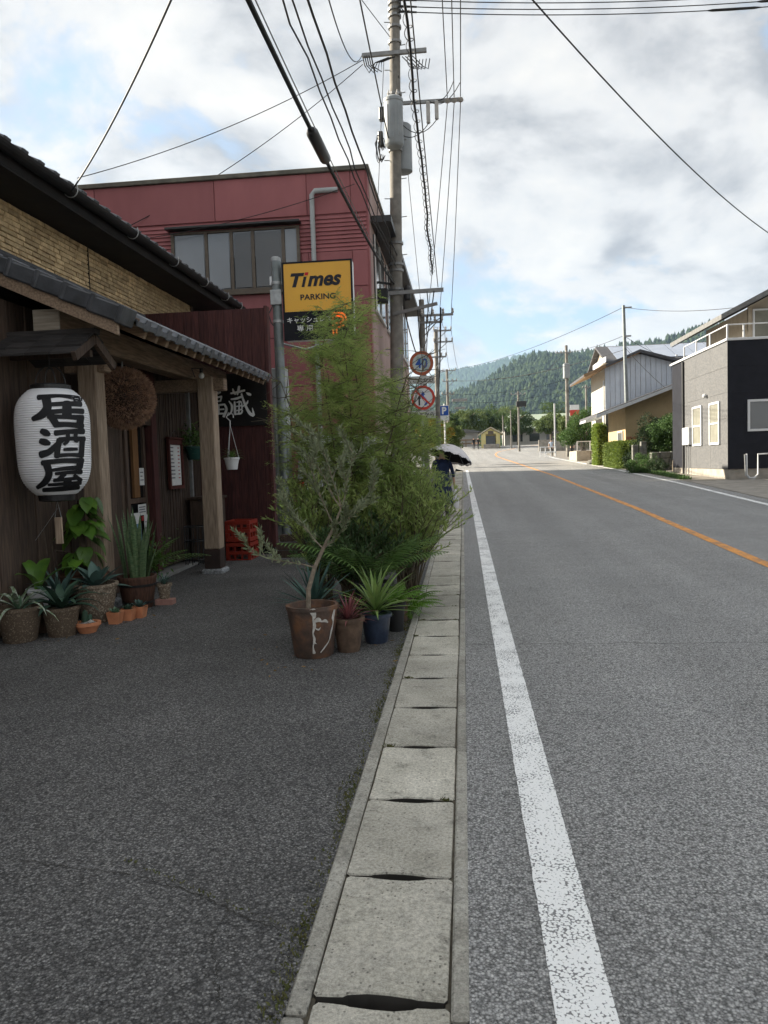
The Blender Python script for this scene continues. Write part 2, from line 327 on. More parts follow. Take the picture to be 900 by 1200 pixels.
def ribbon(pts, k=6):
    """brush stroke: list of (x, y, w) -> dense outline strip with round ends, triangles in 2-D"""
    P = np.array(pts, float)
    if len(P) > 2:
        Q = []
        ext = np.vstack([2*P[0]-P[1], P, 2*P[-1]-P[-2]])
        for i in range(1, len(ext)-2):
            for t in np.linspace(0, 1, k, endpoint=False):
                a, b, c, d = ext[i-1], ext[i], ext[i+1], ext[i+2]
                Q.append(.5*((2*b)+(-a+c)*t+(2*a-5*b+4*c-d)*t*t+(-a+3*b-3*c+d)*t**3))
        Q.append(P[-1]); P = np.array(Q)
    else: P = np.array([P[0]+(P[1]-P[0])*t for t in np.linspace(0, 1, k)])
    T = np.gradient(P[:, :2], axis=0); T /= np.maximum(np.linalg.norm(T, axis=1, keepdims=True), 1e-6); Nn = np.stack([-T[:, 1], T[:, 0]], 1)
    V = []; F = []
    A = P[:, :2]+Nn*P[:, 2:]/2; B = P[:, :2]-Nn*P[:, 2:]/2; n = len(P)
    V = list(A)+list(B); F = [(i, i+1, n+i+1, n+i) for i in range(n-1)]
    for e, sg in ((0, -1), (n-1, 1)):
        c = len(V); w = P[e, 2]/2; V.append(P[e, :2]); m_ = 6
        for j in range(m_+1):
            a = math.pi*(j/m_-.5); V.append(P[e, :2]+T[e]*sg*math.cos(a)*w*.55+Nn[e]*math.sin(a)*w)
        F += [(c, c+1+j, c+2+j) for j in range(m_)]
    return np.array(V), F

# ---- strap-shaped leaves (agave, yucca, dracaena ...)
def strap(mb, base, az, el, L, W, droop=.6, seg=6, fold=.18, taper=.35, mi=0):
    """taper: where along the leaf it is widest"""
    b = Vector(base); d = Vector((math.cos(az), math.sin(az), 0)); s = Vector((-math.sin(az), math.cos(az), 0)); p = b; e = el; row = []
    for i in range(seg+1):
        t = i/seg; w = W*(.55+.45*math.sin(min(1, t/taper)*math.pi/2)) if t < taper else W*(1-((t-taper)/(1-taper))**1.7)
        w = max(w, W*.03); up = Vector((-math.sin(e)*d.x, -math.sin(e)*d.y, math.cos(e)))
        row += [p+s*w/2+up*w*fold, p, p-s*w/2+up*w*fold]
        p = p+(d*math.cos(e)+Vector((0, 0, 1))*math.sin(e))*(L/seg); e -= droop/seg*(.4+1.2*t)
    fs = []
    for i in range(seg): fs += [(3*i, 3*i+1, 3*i+4, 3*i+3), (3*i+1, 3*i+2, 3*i+5, 3*i+4)]
    mb.add(row, fs, mi)
def rosette(parent, base, n, L, W, el0, el1, m, droop=.6, taper=.35, fold=.18, jit=.15, name='leaf', seg=6):
    for i in range(n):
        t = i/max(1, n-1); mb = MB(); az = i*2.39996+random.uniform(-.2, .2); el = el0+(el1-el0)*t+random.uniform(-.1, .1)
        r = .012; strap(mb, (base[0]+r*math.cos(az), base[1]+r*math.sin(az), base[2]+.01*t), az, el, L*random.uniform(1-jit, 1+jit)*(1-.15*t), W*random.uniform(.85, 1.1), droop*random.uniform(.6, 1.3), seg, fold, taper)
        mb.build(name, m, parent, smooth=True, fixn=False)
# ------------------------------------------------------------------ palette
asphalt('road_asphalt', (.38, .378, .37), (.70, .69, .67), 112, .07, seam=5.98, lanes=.13)
asphalt('apron_asphalt', (.126, .123, .121), (.40, .395, .38), 114, .24)
asphalt('pale_asphalt', (.28, .272, .255), (.46, .45, .43), 60, .08)
paint_mat('white_road_paint', (.90, .90, .885), (.22, .22, .22), 1.05, 105)
paint_mat('yellow_road_paint', (.80, .33, .05), (.13, .12, .11), 1.02, 95)
mat('ground_earth', (.10, .095, .07), (.16, .15, .12), scale=.4)
mat('verge_concrete', (.24, .22, .19), (.17, .155, .13), scale=1.3, bump=.3, rough=.9, detail=8)
concrete('old_concrete', (.40, .385, .34), (.30, .285, .245), .12)
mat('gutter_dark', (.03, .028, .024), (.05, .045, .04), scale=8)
mat('moss', (.06, .075, .02), (.13, .12, .05), scale=40, rough=1)
mat('crack_dark', (.03, .029, .027), (.055, .052, .045), scale=30, rough=1)

# ------------------------------------------------------------------ ground, road, gutter
def sheet(name, rows, m, dz, cols=1, **kw):
    """rows: (y, x_left, x_right); follows the rise of the street"""
    V = []; F = []
    for (y, a, b) in rows:
        for i in range(cols+1): V.append((a+(b-a)*i/cols, y, gz(y)+dz))
    for r in range(len(rows)-1):
        for i in range(cols): k = r*(cols+1)+i; F.append((k, k+1, k+cols+2, k+cols+1))
    o = np_mesh(name, V, F, m, loc=(0, 0, 0), **kw); return o
def lin(y, pts):
    for (a, p), (b, q) in zip(pts, pts[1:]):
        if y <= b: return p+(q-p)*(y-a)/(b-a)
    return pts[-1][1]
YS = [-14, -6, 0, 2, 4, 6, 7, 8, 9, 10, 12, 14, 16, 18, 20, 23, 26, 30, 34, 38, 42, 46, 50, 56, 62, 68, 74, 80, 84, 88, 92, 96, 100, 104, 108, 112, 116, 120, 126]
RL = [(-14, 5.7), (10, 6.3), (18, 6.8), (27, 7.35), (41, 7.85), (70, 8.2), (90, 8.9), (110, 14), (126, 24)]
YL = [(-14, 3.25), (10.2, 3.66), (17.7, 3.9), (36, 4.12), (67, 3.9), (88, 3.75), (96, 3.95), (103, 4.6), (112, 7.5), (126, 15)]
LL = [(-14, .27), (12, .28), (44, .2), (200, .2)]
tag(sheet('ground', [(y, -6000, 6000) for y in (-900, -60, -14, 0, 4, 6, 8, 10, 14, 20, 30, 50, 80, 84, 90, 96, 104, 112, 120, 300, 6000)], 'ground_earth', -.4), kind='structure')
road = tag(sheet('road', [(y, -.02 if y < 46.5 else -.5, lin(y, RL)+.45) for y in YS], 'road_asphalt', 0, cols=3), kind='structure')
apron = tag(sheet('parking_apron', [(y, -30, -.5) for y in YS if y <= 46], 'apron_asphalt', 0, cols=3), kind='structure')
sheet('forecourt', [(y, -60, -.5) for y in YS if y >= 46], 'pale_asphalt', 0, cols=3, kind='structure')
sheet('roadside_verge', [(y, lin(y, RL)+.45, 80) for y in YS], 'verge_concrete', 0, cols=4, kind='structure')
def marking(name, ctr, w, y0, y1, m, dash=None):
    V = []; F = []; n = 0; ys = [y0]
    while ys[-1] < y1: ys.append(min(y1, ys[-1]+(.04 if 1 < ys[-1] < 14 else 1.0 if ys[-1] < 20 else 2.0)))
    for y in ys: c = lin(y, ctr); j = .0018 if y < 16 else 0; V += [(c-w/2+random.uniform(-j, j), y, gz(y)+.004), (c+w/2+random.uniform(-j, j), y, gz(y)+.004)]
    F = [(2*i, 2*i+1, 2*i+3, 2*i+2) for i in range(len(ys)-1)]
    np_mesh(name, V, F, m, parent=road)
marking('edge_line', LL, .155, -12, 46.3, 'white_road_paint')
marking('centre_line', YL, .155, -12, 124, 'yellow_road_paint')
marking('edge_line', RL, .15, -12, 78, 'white_road_paint')
# the drain beside the road: trough, side walls, single cover slabs
gut = empty('roadside_gutter', (-.26, 0, 0), 'concrete roadside gutter with a row of cover slabs between apron and road', 'gutter')
mb = MB()
for a, b in zip(YS, YS[1:]):
    if a > 44: break
    mb.add([(-.5, a, gz(a)-.3), (-.02, a, gz(a)-.3), (-.02, b, gz(b)-.3), (-.5, b, gz(b)-.3)], [(0, 1, 2, 3)])
    for x in (-.5, -.02): mb.add([(x, a, gz(a)-.3), (x, b, gz(b)-.3), (x, b, gz(b)-.06), (x, a, gz(a)-.06)], [(0, 1, 2, 3)])
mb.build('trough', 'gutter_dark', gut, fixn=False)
mat('packed_dirt', (.13, .115, .085), (.07, .062, .048), scale=30, rough=1, bump=.5)
for xx in (-.442, -.071):
    mb = MB()
    for a, b in zip(YS, YS[1:]):
        if a < 44: mb.add([(xx-.012, a, gz(a)-.010), (xx+.012, a, gz(a)-.010), (xx+.012, b, gz(b)-.010), (xx-.012, b, gz(b)-.010)], [(0, 1, 2, 3)])
    mb.build('dirt_fill', 'packed_dirt', gut, fixn=False)
def wall_piece(x0, x1, L):
    m_ = MB(); m_.box((x0, 0, -.16), (x1, L, 0), bev=.007); return m_.mesh('gutter_wall')
wl, wr = wall_piece(-.029, .029, 1.822), wall_piece(-.024, .024, 1.822)
def slope(y): return math.atan((gz(y+.3)-gz(y))/.3)
k = 0; y = -1.8
while y < 44:
    link_mesh('side_wall', wl, 'old_concrete', gut, (-.472+.26, y, gz(y)+.003+random.uniform(0, .004)), (slope(y+.8), 0, random.uniform(-.0015, .0015)))
    link_mesh('side_wall', wr, 'old_concrete', gut, (-.044+.26, y, gz(y)+.003+random.uniform(0, .004)), (slope(y+.8), 0, random.uniform(-.0015, .0015)))
    y += 1.836
def lid_mesh(seed):
    rr = random.Random(seed); W, L = .366, .599; pts = []
    def end(sign):
        a = rr.uniform(.19, .24)*W; p = []
        n0 = (-W/2, W/2) if sign < 0 else (W/2, -W/2); d = 1 if sign < 0 else -1
        xs = [n0[0]+d*.012, n0[0]+d*W*.12, -d*a-d*.012, -d*a, -d*a*.4, d*a*.3, d*a, d*a+d*.012, n0[1]-d*W*.1, n0[1]-d*.012]
        dep = [0, .003, .005, .012, .020, .017, .010, .005, .002, 0]
        for x, q in zip(xs, dep): p.append((x, sign*(L/2-q-rr.uniform(0, .003))))
        return p
    def side(x):
        s_ = 1 if x > 0 else -1; return [(x+rr.uniform(-.003, 0)*s_, s_*yy) for yy in (-.285, -.15, 0, .13, .285)]
    pts = end(-1)+side(W/2)+end(1)+side(-W/2)
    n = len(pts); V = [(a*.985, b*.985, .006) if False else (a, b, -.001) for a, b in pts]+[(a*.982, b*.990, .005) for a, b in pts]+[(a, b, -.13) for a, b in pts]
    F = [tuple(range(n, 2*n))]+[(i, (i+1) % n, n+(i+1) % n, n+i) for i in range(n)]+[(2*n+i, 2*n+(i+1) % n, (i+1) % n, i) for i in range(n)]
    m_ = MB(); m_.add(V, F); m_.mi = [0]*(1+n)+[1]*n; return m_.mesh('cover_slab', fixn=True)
def lid_material(name, k):
    return concrete(name, tuple(v*k for v in (.50, .475, .41)), tuple(v*k for v in (.40, .38, .32)), .14)
lid_material('slab_concrete', 1.0); lid_material('slab_concrete_pale', 1.25)
lids = [lid_mesh(s) for s in range(5)]; lid_p = lid_mesh(77)
for i in range(74):
    y = 1.93-.306-.612*3+.612*i
    me = lid_p if i == 6 else lids[(i*3) % 5]
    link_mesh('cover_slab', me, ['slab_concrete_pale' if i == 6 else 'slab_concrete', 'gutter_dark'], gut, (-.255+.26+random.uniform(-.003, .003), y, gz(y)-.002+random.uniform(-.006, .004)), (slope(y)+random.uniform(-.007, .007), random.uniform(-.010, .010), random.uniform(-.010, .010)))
# cracks in the apron and moss along its edge
def crack(pts, w, m='crack_dark', name='crack'):
    V = []; P = []
    for (a, b), (c, d) in zip(pts, pts[1:]):
        for t in np.linspace(0, 1, 9, endpoint=False): P.append((a+(c-a)*t+random.uniform(-.012, .012), b+(d-b)*t+random.uniform(-.012, .012)))
    P.append(pts[-1])
    for i, (x, yy) in enumerate(P):
        a = P[max(0, i-1)]; b = P[min(len(P)-1, i+1)]; t = Vector((b[0]-a[0], b[1]-a[1])).normalized(); q = w*random.uniform(.3, 1.1)/2
        V += [(x-t.y*q, yy+t.x*q, .004), (x+t.y*q, yy-t.x*q, .004)]
    np_mesh(name, V, [(2*i, 2*i+1, 2*i+3, 2*i+2) for i in range(len(P)-1)], m, parent=apron)
crack([(-1.67, 2.59), (-1.28, 2.53), (-1.07, 2.47), (-.87, 2.38), (-.76, 2.30), (-.58, 2.22)], .0065)
crack([(-.78, 2.29), (-.80, 2.18), (-.76, 2.1), (-.72, 1.98), (-.68, 1.90)], .004)
P = []; 
for i in range(2600):
    y = 1.6+rng.random()**1.2*7; c = noise.noise(Vector((3.1, y*1.7, 0)))
    if c < -.05 and rng.random() < .75: continue
    P.append((-.502-abs(rng.normal())*.022*(1+max(0, c)*2), y, gz(y)+.001))
for i in range(700):
    x = -1.3+rng.random()*.75; P.append((x, 2.52-(x+1.1)*.55+rng.normal()*.004, .001)) if rng.random() < .1 else None
for i in range(9):      # and in a few slab joints
    yj = 1.93-.612*3+.612*rng.integers(3, 14); x0 = rng.choice([-.425, -.40, -.11, -.085])
    for q in range(40): P.append((x0+rng.normal()*.014, yj+rng.normal()*.006, gz(yj)-.004))
P = np.array(P); D = rng.normal(size=P.shape)*.6; D[:, 2] = np.abs(D[:, 2])+.4
V, F = leaf_arrays(P, D, rng.uniform(.006, .022, len(P)), rng.uniform(.004, .01, len(P)))
np_mesh('edge_moss', V, F, 'moss', label='thin line of moss along the apron edge beside the gutter', cat='moss', kind='stuff')

# ------------------------------------------------------------------ wooded hills
mat('hill_floor', (.02, .035, .014), (.035, .05, .02), scale=.01)
mat('conifer', (0.008, 0.0224, 0.0096), (0.04, 0.064, 0.0208), scale=.045, rnd=0, rough=1, c3=(0.018, 0.0372, 0.0132), lo=.3, hi=.7)
mat('far_forest', (.02, .05, .022), (.045, .08, .035), scale=.004, rough=1)
def ridge_fn(pts):
    xs = [p[0] for p in pts]; zs = [p[1] for p in pts]
    return lambda x: np.interp(x, xs, zs)
RIDGE1 = [(-408, 82), (-101, 104), (-15, 127), (43, 146), (77, 167), (111, 186), (147, 196), (188, 189), (256, 196), (319, 202), (381, 210), (418, 223), (459, 235), (534, 239), (653, 222), (858, 189)]
RIDGE2 = [(-1139, 275), (-657, 349), (-279, 426), (-34, 480), (122, 496), (240, 527), (362, 553), (456, 548), (505, 533), (716, 451), (978, 351)]
H1 = ridge_fn(RIDGE1); H2 = ridge_fn(RIDGE2)
def hill(name, fn, yr, yf, yb, x0, x1, dx, m, amp, base=3.0):
    xs = np.arange(x0, x1+1, dx); ts = np.concatenate([np.linspace(0, 1, 26), 1+np.linspace(.08, 1, 8)])
    X, T = np.meshgrid(xs, ts); Y = np.where(T <= 1, yf+(yr-yf)*T, yr+(yb-yr)*(T-1))
    k = np.where(T <= 1, T**.85, 1-(T-1)**1.3)
    Z = base+(fn(X)-base)*k
    Z = Z+np.array([[noise.noise(Vector((a/(dx*9), b/(dx*9), 1.3))) for a, b in zip(r1, r2)] for r1, r2 in zip(X, Y)])*amp*np.clip(4*k*(1.02-k), 0, 1)
    Z = np.where(T == 2, base-8, Z); Z[0] = base-6
    n, mcol = X.shape; V = np.stack([X, Y, Z], -1).reshape(-1, 3); idx = np.arange(n*mcol).reshape(n, mcol)
    F = np.stack([idx[:-1, :-1], idx[:-1, 1:], idx[1:, 1:], idx[1:, :-1]], -1).reshape(-1, 4)
    np_mesh(name, V, F, m, loc=(0, 0, 0), kind='structure', smooth=True)
    return X, Y, Z
hx, hy, hz = hill('hillside', H1, 1500, 950, 2100, -500, 1500, 20, 'hill_floor', 22)
hill('distant_hill', H2, 4200, 3000, 5200, -2600, 2600, 60, 'far_forest', 60, base=2)
def cones(X, Y, Z, h, rad, n=6, tiers=2):
    m_ = len(X); ang = 2*np.pi*np.arange(n)/n; out_ = []
    for t in range(tiers):
        z0 = Z+h*(.12+.42*t); rr = rad*(1-.42*t); z1 = Z+h*(.68 if t == 0 and tiers > 1 else 1.0)
        jit = 1+.25*rng.normal(size=(m_, n))
        ring = np.stack([X[:, None]+rr[:, None]*jit*np.cos(ang), Y[:, None]+rr[:, None]*jit*np.sin(ang), np.repeat(z0[:, None], n, 1)+rng.normal(size=(m_, n))*h[:, None]*.05], -1)
        V = np.concatenate([ring, np.stack([X, Y, z1], -1)[:, None, :]], 1).reshape(-1, 3); b = np.arange(m_)[:, None]*(n+1)
        F = np.concatenate([np.stack([b[:, 0]+j, b[:, 0]+(j+1) % n, b[:, 0]+n], -1) for j in range(n)])
        out_.append((V, F))
    return join_arrays(out_)
tx = rng.uniform(-150, 760, 15000); tt = rng.random(15000); ty = 950+550*tt
gi = np.clip(((tx+500)/20), 0, 99.9); gj = np.clip(tt*25, 0, 24.99); i0 = gi.astype(int); j0 = gj.astype(int); fx, fy = gi-i0, gj-j0
tz = (hz[j0, i0]*(1-fx)*(1-fy)+hz[j0, i0+1]*fx*(1-fy)+hz[j0+1, i0]*(1-fx)*fy+hz[j0+1, i0+1]*fx*fy)-1
hh = 6+13*rng.random(15000)**.8; V, F = cones(tx, ty, tz, hh, hh*rng.uniform(.16, .42, 15000))
np_mesh('hillside_forest', V, F, 'conifer', label='dense conifer forest covering the green hillside', cat='forest', kind='stuff')
tx = rng.uniform(-700, 1100, 7000); yy_ = rng.uniform(3500, 4230, 7000); tt = (yy_-3000)/1200; k_ = np.clip(tt, 0, 1)**.85
tz = 2+(H2(tx)-2)*k_-6; hh = rng.uniform(18, 34, 7000); V, F = cones(tx, yy_, tz, hh, hh*.5, 5, 1)
np_mesh('distant_forest', V, F, 'far_forest', label='hazy blue forest on the farthest hill', cat='forest', kind='stuff')

# loose grit and dead leaves on the apron
mat('grit', (.42, .41, .38), (.25, .24, .22), scale=60); mat('dead_leaf', (.26, .17, .08), (.17, .11, .05), scale=40)
P = np.stack([rng.uniform(-3.6, -.55, 260), 1.7+rng.random(260)**1.5*9, np.full(260, .004)], 1); V = []; F = []
for i, p in enumerate(P):
    r_ = rng.uniform(.002, .006); o = len(V); V += [p+np.array(d)*r_*rng.uniform(.6, 1.2) for d in ((1, 0, 0), (0, 1, 0), (-1, 0, 0), (0, -1, 0), (0, 0, .9), (0, 0, -.6))]; F += [(o+a, o+b, o+4) for a, b in ((0, 1), (1, 2), (2, 3), (3, 0))]
np_mesh('loose_grit', V, F, 'grit', label='scattered pale grit on the dark apron', cat='grit', kind='stuff')
P = np.concatenate([np.stack([rng.uniform(-1.7, -.5, 46), rng.uniform(5.0, 7.0, 46), np.full(46, .006)], 1), np.stack([rng.uniform(-4, -2.8, 26), rng.uniform(6, 9, 26), np.full(26, .006)], 1)]); D = rng.normal(size=P.shape); D[:, 2] = np.abs(D[:, 2])*.12
V, F = leaf_arrays(P, D, rng.uniform(.025, .05, len(P)), rng.uniform(.01, .018, len(P))); np_mesh('fallen_leaves', V, F, 'dead_leaf', label='a few fallen brown leaves around the pots', cat='leaves', kind='stuff')
# ------------------------------------------------------------------ the pub: walls, porch roof, upper roof
wood('post_wood', (0.435, 0.336, 0.249), (0.249, 0.185, 0.134), axis='z'); wood('beam_wood', (0.347, 0.249, 0.174), (0.185, 0.13, 0.0912), axis='y')
wood('end_grain', (0.388, 0.341, 0.279), (0.264, 0.225, 0.178), axis='x'); wood('dark_plank', (0.11, 0.0746, 0.0549), (0.0571, 0.0395, 0.0307), axis='z', rnd=.3)
wood('rib_wood', (0.0878, 0.0593, 0.0439), (0.0439, 0.0307, 0.0242), axis='z', rnd=0); wood('redbrown_board', (0.0929, 0.0338, 0.0304), (0.0473, 0.0186, 0.0186), axis='z', rnd=.15)
wood('rafter_wood', (0.31, 0.217, 0.139), (0.186, 0.124, 0.0853), axis='x'); wood('shingle_wood', (.045, .040, .038), (.022, .02, .02), axis='x', rnd=.3)
mat('roof_tile', (0.115, 0.124, 0.142), (0.0607, 0.0675, 0.0783), scale=9, rough=.42, rnd=.25, spec=.5, bump=.15, bscale=40)
mat('dark_tile', (0.0702, 0.0743, 0.0837), (0.0378, 0.0405, 0.0459), scale=9, rough=.5, rnd=.3, spec=.45, bump=.15, bscale=40)
mat('soffit_black', (.018, .016, .015), (.011, .01, .01), scale=4); mat('black_metal', (.014, .014, .015), (.02, .02, .02), scale=20, rough=.45, spec=.5)
mat('galvanised', (.42, .43, .43), (.30, .31, .31), scale=12, rough=.45, metal=.5)
mat('siding_stone', (.62, .47, .27), (.40, .29, .165), scale=11, rough=.85, bump=.9, bscale=45, rnd=.28, detail=6)
mat('siding_joint', (.10, .065, .035), (.07, .045, .025), scale=20); mat('footing_stone', (0.405, 0.419, 0.432), (0.176, 0.182, 0.189), scale=35, bump=.8, rough=.9)
mat('step_concrete', (.27, .27, .26), (.2, .2, .19), scale=6, bump=.3); mat('post_shoe', (.055, .035, .028), (.035, .024, .02), scale=10, rough=.6)

pub = empty('pub_building', (-5.0, 9.2, 0), 'old wooden pub with tiled porch roof, stone siding above and dark board walls', 'building')
XW, XU, XE = -4.0, -4.9, -4.36        # lower wall, upper wall, upper eave
# wall bodies (the house behind the boards)
mb = MB(); mb.box((-9.5, 1.0, -.05), (XU-.03, 14.6, 4.42)); mb.box((-4.9, 1.0, -.05), (XW-.12, 8.86, 3.3)); mb.box((-4.9, 9.72, -.05), (XW-.12, 11.55, 3.3)); mb.box((-4.9, 8.86, 2.02), (XW-.12, 9.72, 3.3))
mb.build('wall', 'soffit_black', pub)
# vertical planks left of the entrance, one by one
y = 3.0; i = 0
while y < 8.8:
    w = random.uniform(.13, .17); q = min(8.82, y+w); d = random.uniform(0, .018)
    m_ = MB(); m_.box((XW-.118, y+.003, .02), (XW-.03+d, q-.003, 2.98), bev=.004); m_.build('plank', 'dark_plank', pub); y = q; i += 1
# ribbed wall right of the entrance
m_ = MB(); y = 9.78
while y < 11.5: m_.box((XW-.1, y, .12), (XW-.02+random.uniform(-.004, .004), y+.034, 2.9), bev=.005); y += .054
m_.box((XW-.118, 9.74, .12), (XW-.07, 11.52, 2.9)); m_.build('ribbed_panel', 'rib_wood', pub)
m_ = MB(); m_.box((XW-.1, 9.62, .1), (XW+.01, 9.78, 2.9), bev=.004); m_.build('door_jamb', 'redbrown_board', pub)
m_ = MB(); m_.box((XW-.1, 8.8, .1), (XW+.01, 8.88, 2.9), bev=.004); m_.build('door_jamb', 'dark_plank', pub)
m_ = MB(); m_.box((XW-.1, 8.88, 2.0), (XW, 9.62, 2.12), bev=.004); m_.build('door_head', 'dark_plank', pub)
m_ = MB(); m_.box((XW-.3, 8.6, -.02), (XW+.16, 11.4, .09), bev=.012); m_.build('step', 'step_concrete', pub)
m_ = MB(); m_.box((XW-.12, 11.0, .09), (XW+.02, 11.04, 2.9)); m_.build('downpipe', 'galvanised', pub)
# sliding door with stickers
glass_mat('door_glass', (.012, .013, .015)); wood('amber_wood', (.26, .13, .05), (.17, .085, .035), axis='z'); mat('paper', (.72, .72, .70), (.62, .62, .60), scale=9, rough=.7)
mat('blue_print', (.10, .22, .33), (.16, .30, .42), scale=14); mat('red_print', (.35, .03, .03), (.3, .03, .03)); mat('grey_print', (.25, .25, .27), (.1, .1, .12), scale=60); mat('ink_black', (.012, .012, .014), (.016, .016, .018), rough=.6)
dr = MB(); dr.box((XW-.16, 8.88, .1), (XW-.12, 9.62, 2.0)); door = dr.build('sliding_door', 'door_glass', pub)
m_ = MB(); m_.box((XW-.121, 8.9, .1), (XW-.09, 8.97, 2.0)); m_.box((XW-.121, 9.55, .1), (XW-.09, 9.615, 2.0)); m_.box((XW-.121, 8.97, .1), (XW-.092, 9.55, .32)); m_.box((XW-.121, 8.97, 1.02), (XW-.092, 9.55, 1.08)); m_.build('frame', 'dark_plank', door)
m_ = MB(); m_.box((XW-.119, 9.22, 1.09), (XW-.085, 9.38, 1.99)); m_.build('wooden_slat', 'amber_wood', door)
for nm, (a, b, z0, z1), mm in [('notice', (9.36, 9.5, 1.24, 1.46), 'paper'), ('notice', (9.28, 9.52, .86, 1.0), 'paper'), ('poster', (8.99, 9.34, .46, .76), 'blue_print'), ('poster', (8.99, 9.34, .762, .9), 'paper'), ('notice', (9.44, 9.54, .5, .86), 'paper'), ('notice', (9.30, 9.42, .18, .42), 'paper'), ('sticker', (9.36, 9.43, .79, .85), 'red_print')]:
    m_ = MB(); xo = XW-.08+random.uniform(0, .006); m_.box((xo-.004, a, z0), (xo, b, z1)); p_ = m_.build(nm, mm, door)
    if nm == 'notice':
        m2 = MB()
        for r_ in range(3): zz = z1-(z1-z0)*(.25+.22*r_); m2.box((xo, a+.02, zz-.008), (xo+.002, b-.02-random.uniform(0, .04), zz+.006))
        m2.build('print', 'grey_print', p_)
# porch posts with stone footings, beam and brace
for (x, y, w) in ((-3.77, 7.6, .20), (-3.33, 9.92, .21)):
    m_ = MB(); m_.box((x-w/2, y-w/2, .36), (x+w/2, y+w/2, 2.62), bev=.012); m_.build('post', 'post_wood', pub)
    m_ = MB(); m_.box((x-w/2-.004, y-w/2-.004, .10), (x+w/2+.004, y+w/2+.004, .36), bev=.008); m_.build('post_shoe', 'post_shoe', pub)
    m_ = MB(); m_.box((x-w*.72, y-w*.72, -.02), (x+w*.72, y+w*.72, .10), bev=.025); m_.build('footing_stone', 'footing_stone', pub)
m_ = MB(); m_.box((-3.8, 9.5, -.01), (-2.92, 10.25, .012), bev=.004); m_.build('footing_pad', 'step_concrete', pub)
m_ = MB(); m_.box((-3.78, 6.62, 2.62), (-3.55, 11.5, 2.88), bev=.012); m_.build('beam', 'beam_wood', pub)
m_ = MB(); m_.box((-3.79, 6.60, 2.615), (-3.54, 6.622, 2.885), bev=.006); m_.build('beam_end', 'end_grain', pub)
for y, xe in ((7.6, -3.58), (9.92, -3.08)):
    m_ = MB(); m_.box((-4.1, y-.07, 2.44), (xe, y+.07, 2.60), bev=.01); m_.build('cross_beam', 'beam_wood', pub)
# porch roof: rafters, boards, tiles
Y0, Y1, XA, ZA, PS = 6.45, 11.48, -2.96, 2.80, .46     # ends, eave x and height, slope
def rz(x): return ZA+(XA-x)*PS
th = math.atan(PS)
raf = MB(); raf.bar((XA+.02, 0, rz(XA+.02)-.1), (XU, 0, rz(XU)-.1), .055, .075); rme = raf.mesh('rafter')
y = 7.05
while y < 11.4: link_mesh('rafter', rme, 'rafter_wood', pub, tuple(Vector((0, y, 0))-pub.location)); y += .27
m_ = MB(); m_.prism([(XA+.03, rz(XA)-.075), (XU, rz(XU)-.06), (XU, rz(XU)-.03), (XA+.03, rz(XA)-.045)], 'y', Y0+.02, Y1); m_.build('roof_board', 'beam_wood', pub)
m_ = MB(); m_.box((XA+.0, Y0+.05, rz(XA)-.045), (XA+.045, Y1, rz(XA)+.012), bev=.004); m_.build('eave_board', 'dark_plank', pub)
m_ = MB(); m_.prism([(XA+.02, rz(XA)-.20), (XA+.02, rz(XA)-.05), (XU, rz(XU)-.05), (XU, rz(XU)-.20)], 'y', Y0, Y0+.045); m_.build('barge_board', 'beam_wood', pub)
m_ = MB(); m_.prism([(XA+.06, rz(XA)-.055), (XA+.06, rz(XA)-.0), (XU, rz(XU)-.0), (XU, rz(XU)-.055)], 'y', Y0-.02, Y0+.03); m_.build('barge_board', 'dark_plank', pub)
# one pan tile: shallow S profile with a raised roll; local x down the slope is handled by rotation
def pan_tile(L, Wd, end_drop):
    prof = [(0, .0), (.02, -.008), (.09, -.016), (.15, -.010), (.175, .012), (.195, .034), (.222, .042), (.248, .034), (.262, .012)]
    s_ = Wd/.27; prof = [(a*s_, b) for a, b in prof]; m_ = MB(); n = len(prof); V = []
    for xx, zt in ((0, .012), (L, .0)):
        V += [(xx, a, zt+b) for a, b in prof]; V += [(xx, a, zt+b-.018) for a, b in prof]
    F = [(i, i+1, 2*n+i+1, 2*n+i) for i in range(n-1)]+[(n+i, 3*n+i, 3*n+i+1, n+i+1) for i in range(n-1)]
    F += [(i, n+i, n+i+1, i+1) for i in range(n-1)]+[(2*n+i, 2*n+i+1, 3*n+i+1, 3*n+i) for i in range(n-1)]+[(0, 2*n, 3*n, n), (n-1, 2*n-1, 4*n-1, 3*n-1)]
    m_.add(V, F)
    if end_drop:   # eave tiles turn down at the front
        m_.box((L-.0, 0, -.055), (L+.014, .17*s_, -.010)); m_.box((L, .165*s_, -.075), (L+.018, .272*s_, .036), bev=.008)
    return m_.mesh('roof_tile')
tl, te = pan_tile(.30, .262, False), pan_tile(.30, .262, True)
nrow = 8; ncol = int((Y1-Y0-.28)/.262)
for r_ in range(nrow):
    for c_ in range(ncol):
        x = XA+.075-.27*math.cos(th)*(r_+1)-.01; yy = Y0+.27+c_*.262
        o = link_mesh('roof_tile', te if r_ == 0 else tl, 'roof_tile', pub, tuple(Vector((x, yy, rz(x)+.016))-pub.location), (random.uniform(-.01, .01), th, 0)); 
for r_ in range(nrow):       # verge tiles along the gable edge: box-shaped caps
    x = XA+.06-.27*math.cos(th)*(r_+1)
    m_ = MB(); m_.box((0, 0, -.115), (.285, .30, .03), bev=.014); m_.box((.255, -.012, -.125), (.30, .28, .040), bev=.01)
    link_mesh('verge_tile', m_.mesh('verge_tile'), 'dark_tile', pub, tuple(Vector((x, Y0-.03, rz(x)+.03))-pub.location), (0, th-.05, 0))
